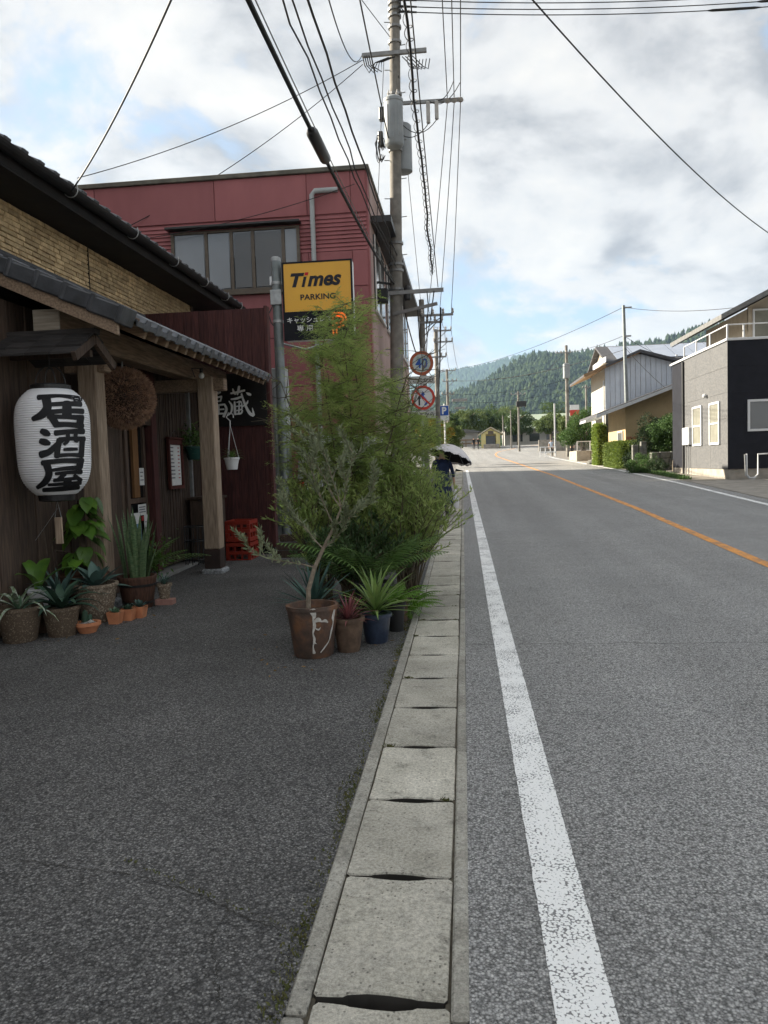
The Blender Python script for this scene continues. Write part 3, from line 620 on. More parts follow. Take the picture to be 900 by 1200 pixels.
m_ = MB(); m_.tube([(XU+.08, Y0, rz(XU)+.06), (XU+.08, Y1, rz(XU)+.06)], .06, 8); m_.build('wall_flashing', 'dark_tile', pub, smooth=True)
# upper wall: rough stone siding, blocks laid in courses (largest ones single, the rest joined)
mb = MB(); mb.box((XU-.03, 3.0, 3.2), (XU, 13.82, 4.42)); mb.build('siding_backing', 'siding_joint', pub)
blocks = []; z = 3.36
def block(seed):
    rr = random.Random(seed); m_ = MB(); b = [rr.uniform(.004, .014) for _ in range(4)]; t = [rr.uniform(.010, .026) for _ in range(4)]
    m_.add([(0, 0, 0), (0, 1, 0), (0, 1, 1), (0, 0, 1), (t[0], .02, .09), (t[1], .98, .09), (t[2], .98, .91), (t[3], .02, .91)], [(4, 5, 6, 7), (0, 1, 5, 4), (1, 2, 6, 5), (2, 3, 7, 6), (3, 0, 4, 7)]); return m_.mesh('stone_block')
bms = [block(s) for s in range(8)]; row = 0; rest = MB(); cnt = 0; allb = []
while z < 4.40:
    h = .058; y = 5.4-random.uniform(0, .3)
    while y < 13.8:
        w = random.uniform(.13, .34); w = min(w, 13.81-y)
        if not (11.02 < y+w < 11.10 and False) and w > .03: allb.append((y, z, w-.006, h-.005))
        y += w
    z += h; row += 1
vis = [b for b in allb if b[1] > 3.58 and b[0] > 6.2]; vis.sort(key=lambda b: b[0]-b[1]*1.2)
single = set(vis[:300])
for b in allb:
    if b in single:
        link_mesh('stone_block', bms[random.randrange(8)], 'siding_stone', pub, tuple(Vector((XU, b[0], b[1]))-pub.location), None, (1, b[2], b[3]))
    else:
        t = [random.uniform(.010, .024) for _ in range(4)]; y, z, w, h = b
        rest.add([(XU, y, z), (XU, y+w, z), (XU, y+w, z+h), (XU, y, z+h), (XU+t[0], y+.004, z+.005), (XU+t[1], y+w-.004, z+.005), (XU+t[2], y+w-.004, z+h-.005), (XU+t[3], y+.004, z+h-.005)], [(4, 5, 6, 7), (0, 1, 5, 4), (1, 2, 6, 5), (2, 3, 7, 6), (3, 0, 4, 7)])
tag(rest.build('stone_blocks', 'siding_stone', pub), kind='stuff')
m_ = MB(); m_.box((XU, 9.93, 3.3), (XU+.028, 9.945, 4.42)); m_.build('siding_seam', 'soffit_black', pub)
m_ = MB(); m_.box((XU-.02, 13.8, 3.2), (XU+.035, 13.9, 4.42)); m_.build('corner_trim', 'dark_plank', pub)
# upper roof: soffit, rafters, tiles, half-round gutter on hooks
ZE, US = 4.63, .42; Y2, Y3 = 1.0, 15.05
def uz(x): return ZE+(XE-x)*US
m_ = MB(); m_.prism([(XE+.0, ZE-.10), (XE, ZE), (-8.2, uz(-8.2)), (-8.2, uz(-8.2)-.1)], 'y', Y2, Y3); m_.prism([(-8.2, uz(-8.2)-.1), (-8.2, uz(-8.2)), (-12, uz(-8.2)-3.8*US), (-12, uz(-8.2)-3.8*US-.1)], 'y', Y2, Y3); m_.build('roof_board', 'soffit_black', pub)
m_ = MB(); m_.prism([(-9.5, 4.3), (XU-.05, 4.3), (XU-.05, uz(XU)-.1), (-8.2, uz(-8.2)-.1), (-9.5, uz(-8.2)-1.3*US-.1)], 'y', 14.5, 14.6); m_.prism([(-9.5, 4.3), (XU-.05, 4.3), (XU-.05, uz(XU)-.1), (-8.2, uz(-8.2)-.1), (-9.5, uz(-8.2)-1.3*US-.1)], 'y', 1.0, 1.1); m_.build('gable_wall', 'dark_plank', pub)
m_ = MB(); m_.box((XU, Y2, 4.40), (XE+.01, Y3, 4.44)); m_.build('soffit', 'soffit_black', pub)
m_ = MB(); m_.box((XE-.015, Y2, 4.42), (XE+.015, Y3, 4.60), bev=.004); m_.build('fascia', 'soffit_black', pub)
tu, tue = pan_tile(.32, .30, False), pan_tile(.32, .30, True); tu2 = math.atan(US)
for r_ in range(4):
    for c_ in range(32):
        x = XE+.07-.29*math.cos(tu2)*(r_+1); yy = 5.4+c_*.30
        link_mesh('roof_tile', tue if r_ == 0 else tu, 'dark_tile', pub, tuple(Vector((x, yy, uz(x)+.02))-pub.location), (0, tu2, 0))
m_ = MB(); m_.prism([(XE-1.1, uz(XE-1.1)+.002), (XE-1.1, uz(XE-1.1)+.035), (-8.2, uz(-8.2)+.035), (-8.2, uz(-8.2)+.002)], 'y', Y2, Y3); m_.build('roof_covering', 'dark_tile', pub)
gp = [(.075*math.cos(a), .075*math.sin(a)) for a in np.linspace(math.pi, 2*math.pi, 9)]+[(.066*math.cos(a), .066*math.sin(a)) for a in np.linspace(2*math.pi, math.pi, 9)]
m_ = MB(); m_.prism([(XE+.085+a, 4.575+b) for a, b in gp], 'y', Y2, Y3+.02); m_.build('rain_gutter', 'soffit_black', pub)
for y in (8.35, 9.95, 11.4, 12.75, 13.9, 14.75):
    c = Vector((XE+.085, y, 4.575)); m_ = MB(); m_.tube([c+Vector((.02+.08*math.cos(a), 0, .08*math.sin(a)-.02)) for a in np.linspace(R(170), R(370), 9)]+[c+Vector((.09, 0, .045))], .006, 6); m_.build('gutter_hook', 'galvanised', pub, smooth=True)
# tall wing wall of boards with the painted name, closing the porch
ww = empty('board_screen', (-3.55, 11.6, 0), 'tall red-brown board screen with white brush lettering at the end of the porch', 'screen')
x = -4.9
while x < -2.96:
    w = min(random.uniform(.115, .15), -2.955-x)
    if w < .03: break
    m_ = MB(); m_.box((x+.002, 11.58, .20), (x+w-.002, 11.612+random.uniform(0, .006), 3.83)); m_.build('board', 'redbrown_board', ww); x += w
m_ = MB(); m_.box((-4.9, 11.612+.008, .0), (-2.95, 11.70, 3.80)); m_.build('backing', 'soffit_black', ww)
m_ = MB(); m_.box((-2.953, 11.57, .18), (-2.90, 11.72, 3.86), bev=.006); m_.build('edge_post', 'redbrown_board', ww)
m_ = MB(); m_.box((-4.2, 11.55, 2.06), (-2.96, 11.578, 2.86), bev=.003); nb = m_.build('name_board', 'soffit_black', ww)
mat('white_paint', (.90, .90, .89), (.84, .84, .83), scale=20, rough=.6)
STR = [  # brush strokes: (x, y, width) in picture units of the board
 [(385, 312, 26), (480, 300, 34), (600, 275, 30)], [(418, 245, 20), (430, 290, 34), (455, 330, 22)], [(518, 212, 34), (505, 270, 38), (485, 335, 22)],
 [(385, 400, 22), (470, 392, 34), (565, 362, 30)], [(550, 325, 26), (575, 420, 34), (615, 530, 40), (665, 620, 46), (718, 655, 44)], [(722, 650, 42), (718, 600, 28), (705, 540, 8)], [(625, 310, 14), (655, 330, 42), (690, 345, 34)],
 [(645, 430, 14), (625, 470, 30), (560, 515, 18)], [(440, 440, 26), (438, 530, 38), (440, 630, 36)], [(470, 450, 16), (520, 440, 26), (545, 455, 24)], [(512, 430, 20), (505, 520, 26), (495, 620, 26)], [(460, 510, 16), (555, 500, 22)], [(460, 575, 16), (550, 555, 24)], [(548, 470, 22), (550, 540, 24)], [(460, 625, 22), (530, 615, 28), (555, 570, 22)],
 [(352, 425, 14), (395, 500, 34), (375, 600, 26), (300, 655, 8)],
 [(120, 290, 26), (180, 300, 36), (228, 288, 26)], [(112, 368, 20), (180, 362, 24), (245, 352, 26)], [(240, 355, 28), (232, 390, 26), (220, 425, 22)], [(115, 370, 24), (140, 430, 22)], [(135, 428, 18), (225, 418, 22)],
 [(108, 490, 26), (190, 480, 28), (285, 472, 28)], [(285, 475, 30), (310, 550, 38), (262, 655, 40)], [(110, 548, 20), (275, 543, 22)], [(105, 612, 26), (190, 608, 28), (262, 610, 26)], [(195, 480, 24), (192, 608, 24)], [(112, 490, 24), (112, 612, 24)],
 [(10, 250, 26), (40, 290, 36), (55, 320, 20)], [(-55, 370, 24), (0, 372, 30), (60, 360, 28)], [(60, 362, 30), (10, 450, 32), (-65, 530, 10)], [(18, 430, 30), (20, 540, 36), (18, 660, 30)], [(45, 450, 12), (72, 490, 32)]]
def paint_strokes(name, strokes, fn, m, parent):
    mb = MB()
    for i, st in enumerate(strokes):
        V, F = ribbon(st); mb.add([fn(a, b, i) for a, b in V], F)
    return mb.build(name, m, parent, fixn=False)
SX = 11.55/901/12.857*1.02
paint_strokes('lettering', STR, lambda a, b, i: (-3.83+(a-70)*SX, 11.549-.0004*i-.001, 2.66-(b-215)*SX), 'white_paint', nb)
# ------------------------------------------------------------------ things on and under the porch
# small shingled hood above the lantern
hd = empty('lantern_hood', (-3.75, 6.55, 2.3), 'small dark shingled gable hood fixed above the paper lantern', 'hood')
XH0, XH1, YR, ZR = -4.6, -3.22, 6.62, 2.64
for s_ in (-1, 1):
    for r_ in range(3):
        a, b = .02+r_*.11, .02+r_*.11+.135
        for c_ in range(6):
            xa = XH0+(XH1-XH0)*c_/6; xb = XH0+(XH1-XH0)*(c_+1)/6-.004; m_ = MB(); l = .012*(2-r_)
            m_.add([(xa, YR+s_*a, ZR-a*.55+.008+l), (xb, YR+s_*a, ZR-a*.55+.008+l), (xb, YR+s_*b, ZR-b*.55+.018+l), (xa, YR+s_*b, ZR-b*.55+.018+l),
                    (xa, YR+s_*a, ZR-a*.55-.010+l), (xb, YR+s_*a, ZR-a*.55-.010+l), (xb, YR+s_*b, ZR-b*.55-.004+l), (xa, YR+s_*b, ZR-b*.55-.004+l)],
                   [(0, 1, 2, 3), (4, 7, 6, 5), (0, 4, 5, 1), (1, 5, 6, 2), (2, 6, 7, 3), (3, 7, 4, 0)])
            m_.build('shingle', 'shingle_wood', hd)
m_ = MB(); m_.bar((XH0, YR, ZR+.03), (XH1+.02, YR, ZR+.03), .09, .05); m_.build('ridge_cap', 'shingle_wood', hd)
for s_ in (-1, 1):
    m_ = MB(); m_.bar((XH1-.02, YR, ZR-.035), (XH1-.02, YR+s_*.37, ZR-.235), .04, .075); m_.build('barge_board', 'dark_plank', hd)
m_ = MB(); m_.bar((XH0, YR, ZR-.16), (XH1-.05, YR, ZR-.16), .05, .06); m_.build('bracket', 'dark_plank', hd)
# paper lantern
LX, LY, LZ0, LZ1 = -3.63, 6.55, 1.235, 2.165
lan = empty('paper_lantern', (LX, LY, LZ0-.06), 'large white paper lantern with three black characters hanging by the porch post', 'lantern')
mat('lantern_paper', (.88, .88, .89), (.82, .82, .84), scale=5, rough=.9)
def lr(t):    # radius along the lantern, t 0 bottom .. 1 top
    t = min(max(t, 0), 1); return .320*(1-abs(2*t-1)**4.6*.45)*(1-.07*(1-t))
n = 46; prof = []
for i in range(n*2+1):
    t = i/(2*n); prof.append((lr(t)+(.0045 if i % 2 else -.001), (LZ1-LZ0)*t))
m_ = MB(); m_.lathe(prof, (LX, LY, LZ0), 48); m_.build('paper_body', 'lantern_paper', lan, smooth=True)
m_ = MB(); m_.lathe([(.165, 0), (.17, .01), (.17, .05), (.15, .06)], (LX, LY, LZ1-.012), 32); m_.build('top_ring', 'black_metal', lan)
m_ = MB(); m_.lathe([(.12, -.06), (.15, -.05), (.155, .0), (.15, .012)], (LX, LY, LZ0), 32); m_.build('bottom_ring', 'black_metal', lan)
m_ = MB()
for (a, b) in ((Vector((.14, 0, 0)), .17), (Vector((.05, 0, 0)), .15)):
    m_.tube([Vector((LX, LY, LZ1+.045))+Vector((a.x*math.cos(t), 0, b*math.sin(t))) for t in np.linspace(0, math.pi, 15)], .006, 6)
m_.tube([(LX, LY, LZ1+.18), (LX, LY, LZ1+.34)], .005, 6); m_.build('hanging_wire', 'black_metal', lan, smooth=True)
K = [[(262, 268, 40), (400, 256, 26), (545, 268, 42)], [(350, 318, 30), (440, 312, 34), (545, 308, 40)], [(515, 262, 50), (520, 312, 50)], [(312, 270, 60), (322, 340, 58), (290, 388, 56), (232, 416, 34)], [(325, 372, 34), (450, 362, 34), (560, 360, 40)], [(450, 305, 62), (452, 400, 66)], [(330, 402, 32), (450, 404, 30), (560, 406, 42)], [(350, 400, 50), (388, 462, 46)], [(375, 458, 40), (460, 456, 34), (560, 464, 44)], [(545, 410, 50), (540, 462, 50)],
 [(290, 498, 36), (318, 512, 46), (342, 525, 24)], [(285, 566, 36), (318, 576, 46), (345, 586, 24)], [(290, 660, 50), (345, 640, 44), (395, 590, 34), (430, 566, 24)], [(380, 514, 40), (480, 504, 34), (568, 500, 42)], [(408, 560, 36), (490, 552, 28), (575, 556, 40)], [(408, 560, 40), (398, 620, 40), (395, 676, 40)], [(562, 556, 38), (560, 620, 38), (556, 676, 42)], [(462, 512, 28), (462, 565, 28), (440, 592, 22)], [(516, 508, 28), (514, 560, 26), (528, 572, 22)], [(440, 628, 20), (480, 626, 24), (528, 626, 20)], [(398, 668, 30), (480, 664, 26), (560, 668, 32)],
 [(300, 716, 36), (440, 704, 34), (568, 708, 42)], [(552, 706, 48), (548, 752, 48)], [(350, 768, 22), (450, 758, 28), (560, 752, 32)], [(328, 722, 50), (346, 790, 48), (322, 846, 46), (272, 884, 28)], [(390, 792, 22), (480, 786, 26), (562, 784, 34)], [(450, 796, 32), (405, 836, 28)], [(380, 838, 24), (470, 832, 26), (540, 826, 26)], [(515, 806, 22), (560, 846, 34)], [(470, 836, 56), (470, 896, 56)], [(345, 868, 20), (450, 864, 26), (560, 862, 30)], [(312, 902, 30), (430, 898, 36), (548, 892, 34)]]
tocam = Vector((-LX, -LY, 0)).normalized(); rgt = Vector((-tocam.y, tocam.x, 0)); SL = 6.9/901/6
def on_lantern(a, b, i):
    ax = 340+(b-205)*.085; s_ = (a-ax)*SL*.95; z = LZ1-.035-(b-225)*SL*.98; t = (z-LZ0)/(LZ1-LZ0); r_ = lr(t)+.0065+.0002*i
    s_ = max(-r_*.97, min(r_*.97, s_)); d = math.sqrt(r_*r_-s_*s_); p = Vector((LX, LY, z))+rgt*s_+tocam*d; return p
paint_strokes('lettering', K, on_lantern, 'ink_black', lan)
# wooden tag under the lantern
tg = empty('wooden_tag', (-3.63, 6.55, .9), 'weathered wooden tag hanging on strings below the lantern', 'tag')
m_ = MB(); m_.box((-3.665, 6.542, .79), (-3.595, 6.558, 1.03), bev=.004); m_.build('plate', 'post_wood', tg)
m_ = MB(); m_.tube([(-3.66, 6.55, 1.03), (-3.63, 6.55, 1.175), (-3.60, 6.55, 1.03)], .003, 5); m_.tube([(-3.63, 6.55, 1.11), (-3.9, 6.62, .82)], .002, 4); m_.build('string', 'galvanised', tg)
# cedar ball
CB = Vector((-3.68, 8.15, 2.22)); RB = .36
ball = empty('cedar_ball', (CB.x, CB.y, CB.z-RB), 'shaggy brown cedar-needle ball hanging from the porch beam', 'cedar ball')
mat('cedar_core', (0.0525, 0.033, 0.024), (0.03, 0.0195, 0.015), scale=20); mat('cedar_needle', (0.516, 0.32, 0.213), (0.213, 0.128, 0.091), scale=18, rough=.95, detail=6)
m_ = MB(); m_.lathe([(RB*.86*math.sin(a)+1e-5, -RB*.86*math.cos(a)) for a in np.linspace(0, math.pi, 14)], CB, 24); m_.build('core', 'cedar_core', ball, smooth=True)
d = sphere_dirs(19000); P = np.array(CB)+d*RB*.80; V, F = leaf_arrays(P, d+rng.normal(size=d.shape)*.33, rng.uniform(.03, .078, 19000), rng.uniform(.005, .011, 19000))
np_mesh('needles', V, F, 'cedar_needle', ball)
m_ = MB(); m_.tube([CB+Vector((0, 0, RB*.8)), CB+Vector((0, 0, RB+.13))], .008, 6); m_.tube([CB+Vector((.03*math.cos(t), 0, RB+.12+.03*math.sin(t))) for t in np.linspace(0, 6.28, 12)], .005, 5); m_.build('hook', 'galvanised', ball)
# bulb
bl = empty('light_bulb', (-3.29, 9.6, 2.58), 'bare white bulb in a black holder under the porch eave', 'light bulb')
mat('bulb_white', (.75, .75, .72), (.7, .7, .68), rough=.3); m_ = MB(); m_.lathe([(.001, -.04), (.025, -.032), (.036, -.008), (.034, .01), (.02, .035)], (-3.29, 9.6, 2.61), 16); m_.build('bulb', 'bulb_white', bl, smooth=True)
m_ = MB(); m_.lathe([(.022, .035), (.024, .09), (.0, .095)], (-3.29, 9.6, 2.61), 12); m_.tube([(-3.29, 9.6, 2.70), (-3.45, 9.7, 2.72), (-3.45, 9.8, 2.62)], .006, 5); m_.build('holder', 'black_metal', bl)
# framed menu
wood('red_frame', (.09, .025, .018), (.05, .014, .011), axis='z')
mn = empty('menu_board', (-3.99, 10.32, 1.12), 'white menu sheet in a red-brown wooden frame on the ribbed wall', 'menu board')
ya, yb, za, zb, X = 10.08, 10.60, 1.16, 1.84, -3.99
m_ = MB(); m_.box((X, ya, za), (X+.04, ya+.045, zb), bev=.004); m_.box((X, yb-.045, za), (X+.04, yb, zb), bev=.004); m_.box((X, ya+.046, za), (X+.038, yb-.046, za+.045)); m_.box((X, ya+.046, zb-.07), (X+.038, yb-.046, zb)); m_.box((X, ya-.02, zb+.002), (X+.06, yb+.02, zb+.03), bev=.004); m_.build('frame', 'red_frame', mn)
m_ = MB(); m_.box((X, ya+.047, za+.047), (X+.012, yb-.047, zb-.072)); sh_ = m_.build('sheet', 'paper', mn)
m_ = MB(); m2 = MB()
for i in range(9):
    z = zb-.12-i*.052; m_.box((X+.012, ya+.09, z), (X+.014, ya+.09+random.uniform(.1, .17), z+.018)); m2.box((X+.012, yb-.15, z), (X+.014, yb-.15+random.uniform(.04, .07), z+.014))
m_.build('print', 'grey_print', sh_); m2.build('red_print', 'red_print', sh_)
m_ = MB(); m_.tube([(X+.02, ya+.1, zb+.03), (X+.02, (ya+yb)/2, zb+.13), (X+.02, yb-.1, zb+.03)], .004, 5); m_.build('cord', 'black_metal', mn)
# drinks crates
mat('red_plastic', (.30, .035, .02), (.24, .028, .017), scale=10, rough=.45)
for k_, (z, lab) in enumerate(((.02, 'lower of the two red plastic bottle crates at the screen'), (.335, 'upper red plastic bottle crate stacked beside the porch post'))):
    x0, x1, ya, yb = -3.50, -3.15, 10.98, 11.40; cr_ = empty('bottle_crate', ((x0+x1)/2, (ya+yb)/2, z), lab, 'crate', 'red bottle crates'); h = .31 if k_ else .30
    for nm, a, b, ax in (('side', (x0, ya), (x1, ya), 'x'), ('side', (x0, yb), (x1, yb), 'x'), ('end', (x0, ya), (x0, yb), 'y'), ('end', (x1, ya), (x1, yb), 'y')):
        m_ = MB(); t = .012
        def bx(p, q, z0, z1):
            if ax == 'x': m_.box((p, a[1]-t, z0), (q, a[1]+t, z1), bev=.003)
            else: m_.box((a[0]-t, p, z0), (a[0]+t, q, z1), bev=.003)
        lo, hi = (x0+.013, x1-.013) if ax == 'x' else (ya-.012, yb+.012)
        bx(lo, hi, z, z+.06); bx(lo, hi, z+h*.42, z+h*.58); bx(lo, hi, z+h-.055, z+h)
        for f in (0, .3, .63, .93): bx(lo+(hi-lo)*f, lo+(hi-lo)*(f+.07), z+.061, z+h*.42-.001); bx(lo+(hi-lo)*f, lo+(hi-lo)*(f+.07), z+h*.58+.001, z+h-.056)
        m_.build(nm+'_panel', 'red_plastic', cr_)
    m_ = MB(); m_.box((x0+.013, ya+.013, z+.02), (x1-.013, yb-.013, z+.035)); m_.build('base', 'red_plastic', cr_)
# dark cabinet and stool in the porch corner
cb = empty('wooden_cabinet', (-3.78, 10.95, .05), 'dark low wooden cabinet in the porch corner behind the post', 'cabinet')
m_ = MB(); m_.box((-3.94, 10.72, .1), (-3.6, 11.3, .98), bev=.008); m_.build('body', 'dark_plank', cb); m_ = MB(); m_.box((-3.97, 10.68, .982), (-3.57, 11.34, 1.02), bev=.006); m_.build('top', 'dark_plank', cb)
m_ = MB(); m_.box((-3.598, 10.76, .16), (-3.585, 11.0, .92), bev=.004); dd = m_.build('door', 'rib_wood', cb); m_ = MB(); m_.lathe([(.001, 0), (.02, .01), (.02, .03)], (-3.57, 10.97, .6), 10); m_.build('knob', 'black_metal', dd)
m_ = MB(); m_.box((-3.598, 11.02, .16), (-3.585, 11.26, .92), bev=.004); m_.build('door', 'rib_wood', cb)
ub = empty('umbrella_stand', (-3.78, 10.45, .05), 'black wire umbrella stand under the menu board', 'umbrella stand')
for z in (.16, .42, .62):
    m_ = MB(); m_.tube([(-3.78+.15*math.cos(t), 10.45+.15*math.sin(t), z) for t in np.linspace(0, 2*math.pi, 17)], .008, 5, cap=False); m_.build('ring', 'black_metal', ub)
m_ = MB()
for t in np.linspace(0, 2*math.pi, 13)[:-1]: m_.tube([(-3.78+.15*math.cos(t), 10.45+.15*math.sin(t), .09), (-3.78+.15*math.cos(t), 10.45+.15*math.sin(t), .63)], .006, 5)
m_.build('upright', 'black_metal', ub)
# ------------------------------------------------------------------ potted plants along the pub wall
mat('soil', (.05, .035, .025), (.025, .018, .013), scale=60, bump=.8); mat('pot_brown', (0.155, 0.101, 0.0675), (0.0878, 0.058, 0.0405), scale=14, rough=.75, bump=.3)
mat('pot_speckle', (0.121, 0.0878, 0.0607), (0.324, 0.257, 0.176), scale=70, rough=.8, bump=.4, lo=.55, hi=.68); mat('pot_granite', (0.189, 0.142, 0.101), (0.459, 0.392, 0.297), scale=60, rough=.85, bump=.5, lo=.5, hi=.66)
mat('terracotta', (0.648, 0.27, 0.135), (0.513, 0.203, 0.101), scale=12, rough=.8); mat('pot_blue', (.02, .03, .10), (.012, .018, .06), scale=9, rough=.25, spec=.6); mat('pot_white', (.72, .72, .72), (.66, .66, .66), rough=.5)
mat('pot_black', (.02, .02, .021), (.03, .03, .03), rough=.6); mat('pot_green', (.015, .075, .06), (.01, .05, .04), rough=.5); wood('barrel_wood', (0.121, 0.0607, 0.0405), (0.0675, 0.0351, 0.0243), axis='z')
mat('wicker', (0.162, 0.0837, 0.054), (0.081, 0.0432, 0.0297), scale=30, rough=.8)
mat('agave', (0.101, 0.169, 0.142), (0.0607, 0.115, 0.101), scale=9, rough=.55, rnd=.2); mat('agave_dark', (0.0607, 0.115, 0.0743), (0.0405, 0.081, 0.054), scale=9, rough=.5, rnd=.25); mat('leaf_white', (.48, .52, .45), (.12, .18, .08), scale=30, rough=.5, rnd=.15, stretch=(1, 1, 1))
mat('pothos', (0.135, 0.27, 0.0338), (0.0743, 0.169, 0.027), scale=7, rough=.4, rnd=.35, trans=.2, spec=.5); mat('sansevieria', (0.0675, 0.128, 0.0567), (0.149, 0.209, 0.101), scale=22, rough=.5, rnd=.2, stretch=(1, 1, 3))
mat('palm', (0.135, 0.23, 0.0607), (0.081, 0.155, 0.0405), scale=9, rough=.5, rnd=.2, trans=.2); mat('succulent', (0.162, 0.257, 0.149), (0.101, 0.176, 0.115), scale=20, rough=.5, rnd=.2)
mat('twig', (.10, .075, .055), (.06, .045, .035), scale=20); mat('gravel_white', (.5, .49, .46), (.3, .29, .27), scale=90, bump=.6)
def pot(parent, x, y, z, r0, r1, h, m, name='pot', rim=.012, soil='soil', n=26, fill=.85):
    m_ = MB(); t = .018
    m_.lathe([(r0*.94, 0), (r0, .01), (r1, h-.03), (r1+rim, h-.028), (r1+rim, h), (r1-t, h), (r0+(r1-r0)*.8-t, h*fill)], (x, y, z), n, jit=.006)
    o = m_.build(name, m, parent, smooth=True); m_ = MB(); m_.lathe([(r1-t-.001, 0), (.001, .02)], (x, y, z+h*fill), n); m_.build('soil', soil, parent); return z+h*fill+.015
def potted(name, label, x, y, z, cat='potted plant', group='potted plants in front of the pub'): return empty(name, (x, y, z), label, cat, group)
# far left: brown bowl with white-striped drooping leaves
t = potted('potted_spider_plant', 'wide brown pot with drooping white-edged leaves at the left picture edge', -3.82, 6.16, 0)
zt = pot(t, -3.82, 6.16, 0, .135, .185, .30, 'pot_speckle'); rosette(t, (-3.82, 6.16, zt), 17, .43, .038, .25, 1.25, 'leaf_white', droop=2.2, taper=.3); rosette(t, (-3.82, 6.16, zt), 8, .16, .04, .6, 1.3, 'succulent', droop=.5)
# white pot with broad leaves behind it
t = potted('potted_broadleaf', 'small white pot with two broad leaves behind the wide brown pot', -3.86, 6.55, 0)
m_ = MB(); m_.box((-3.97, 6.44, 0), (-3.75, 6.66, .22), bev=.01); m_.build('plinth', 'pot_brown', t); zt = pot(t, -3.86, 6.55, .221, .075, .095, .17, 'pot_white')
for az, el, L in ((2.6, 1.2, .42), (.3, .9, .44), (1.6, 1.3, .38), (4.3, 1.1, .30)):
    m_ = MB(); strap(m_, (-3.86, 6.55, zt), az, el, L, .12, 1.6, 8, .12, .6); m_.build('leaf', 'pothos', t, smooth=True, fixn=False)
t = potted('potted_agave', 'dark blue glazed pot with upright grey-green agave near the wall', -3.80, 6.80, 0)
zt = pot(t, -3.80, 6.80, 0, .10, .13, .24, 'pot_blue'); rosette(t, (-3.80, 6.80, zt), 18, .44, .055, .35, 1.35, 'agave', droop=.7)
t = potted('potted_agave', 'speckled brown round pot with spreading blue-green agave, frontmost of the row', -3.55, 6.36, 0)
zt = pot(t, -3.55, 6.36, 0, .115, .155, .26, 'pot_speckle'); rosette(t, (-3.55, 6.36, zt), 17, .37, .08, .2, 1.2, 'agave_dark', droop=1.5, taper=.45)
t = potted('potted_cactus', 'shallow terracotta bowl with a small cactus in front of the row', -3.37, 6.47, 0)
zt = pot(t, -3.37, 6.47, 0, .075, .105, .095, 'terracotta', rim=.01, soil='gravel_white')
for (dx, dy, h, r) in ((-.02, .0, .12, .028), (.02, .01, .08, .022), (-.05, .02, .06, .018)):
    m_ = MB(); m_.lathe([(r*.8, 0), (r, h*.4), (r*.9, h*.8), (.001, h)], (-3.37+dx, 6.47+dy, zt-.01), 10); m_.build('stem', 'agave_dark', t, smooth=True)
m_ = MB(); m_.lathe([(.02, 0), (.03, .015), (.001, .035)], (-3.33, 6.45, zt-.01), 8); m_.build('pebble', 'gravel_white', t)
t = potted('potted_agave', 'rough granite-chip pot with pale broad-leaved agave beside the porch post', -3.52, 6.95, 0)
zt = pot(t, -3.52, 6.95, 0, .135, .20, .37, 'pot_granite', rim=.014, soil='gravel_white'); rosette(t, (-3.52, 6.95, zt), 15, .31, .095, .15, 1.1, 'agave', droop=.35, taper=.5)
# basket with pothos
t = potted('potted_pothos', 'large woven basket planter with glossy pothos on a pole under the lantern', -3.80, 7.28, 0)
m_ = MB(); nn = 28; zz = []
for i in range(13): zz.append((.21+.035*i/12+(.008 if i % 2 else 0), .42*i/12))
m_.lathe(zz+[(.225, .42), (.22, .36)], (-3.80, 7.28, 0), 30, jit=.01); m_.build('basket', 'wicker', t); m_ = MB(); m_.lathe([(.22, 0), (.001, .01)], (-3.80, 7.28, .37), 20); m_.build('soil', 'soil', t)
m_ = MB(); m_.tube([(-3.80, 7.28, .37), (-3.79, 7.28, 1.15)], .035, 8); m_.build('moss_pole', 'twig', t)
m_ = MB(); m_.box((-3.70, 7.06, .40), (-3.62, 7.066, .47)); m_.build('plant_label', 'paper', t)
m_ = MB(); m_.box((-3.663, 7.067, .33), (-3.657, 7.071, .41)); m_.build('label_stake', 'galvanised', t)
def heart(L, W):
    m_ = MB(); pr = [(0, 0), (-.06, .30), (.10, .48), (.35, .5), (.62, .36), (.85, .14), (1, 0)]; V = []; n = len(pr)
    for a, b in pr: V += [(a*L, b*W, .10*b*W-.18*L*max(0, a)**2), (a*L, 0, -.03*W-.18*L*max(0, a)**2), (a*L, -b*W, .10*b*W-.18*L*max(0, a)**2)]
    F = []
    for i in range(n-1): F += [(3*i, 3*i+1, 3*i+4, 3*i+3), (3*i+1, 3*i+2, 3*i+5, 3*i+4)]
    m_.add(V, F); return m_.mesh('leaf', smooth=True, fixn=False)
hm_ = [heart(.17, .14), heart(.14, .115), heart(.20, .16)]
for i in range(46):
    z = .42+.80*random.random()**.8; az = random.uniform(-2.6, .8); r_ = .05+.11*random.random(); a = (math.cos(az), math.sin(az))
    link_mesh('leaf', hm_[i % 3], 'pothos', t, (r_*a[0], r_*a[1], z), (random.uniform(-.3, .3), random.uniform(.2, 1.1), az+random.uniform(-.5, .5)), [random.uniform(.75, 1.15)]*3)
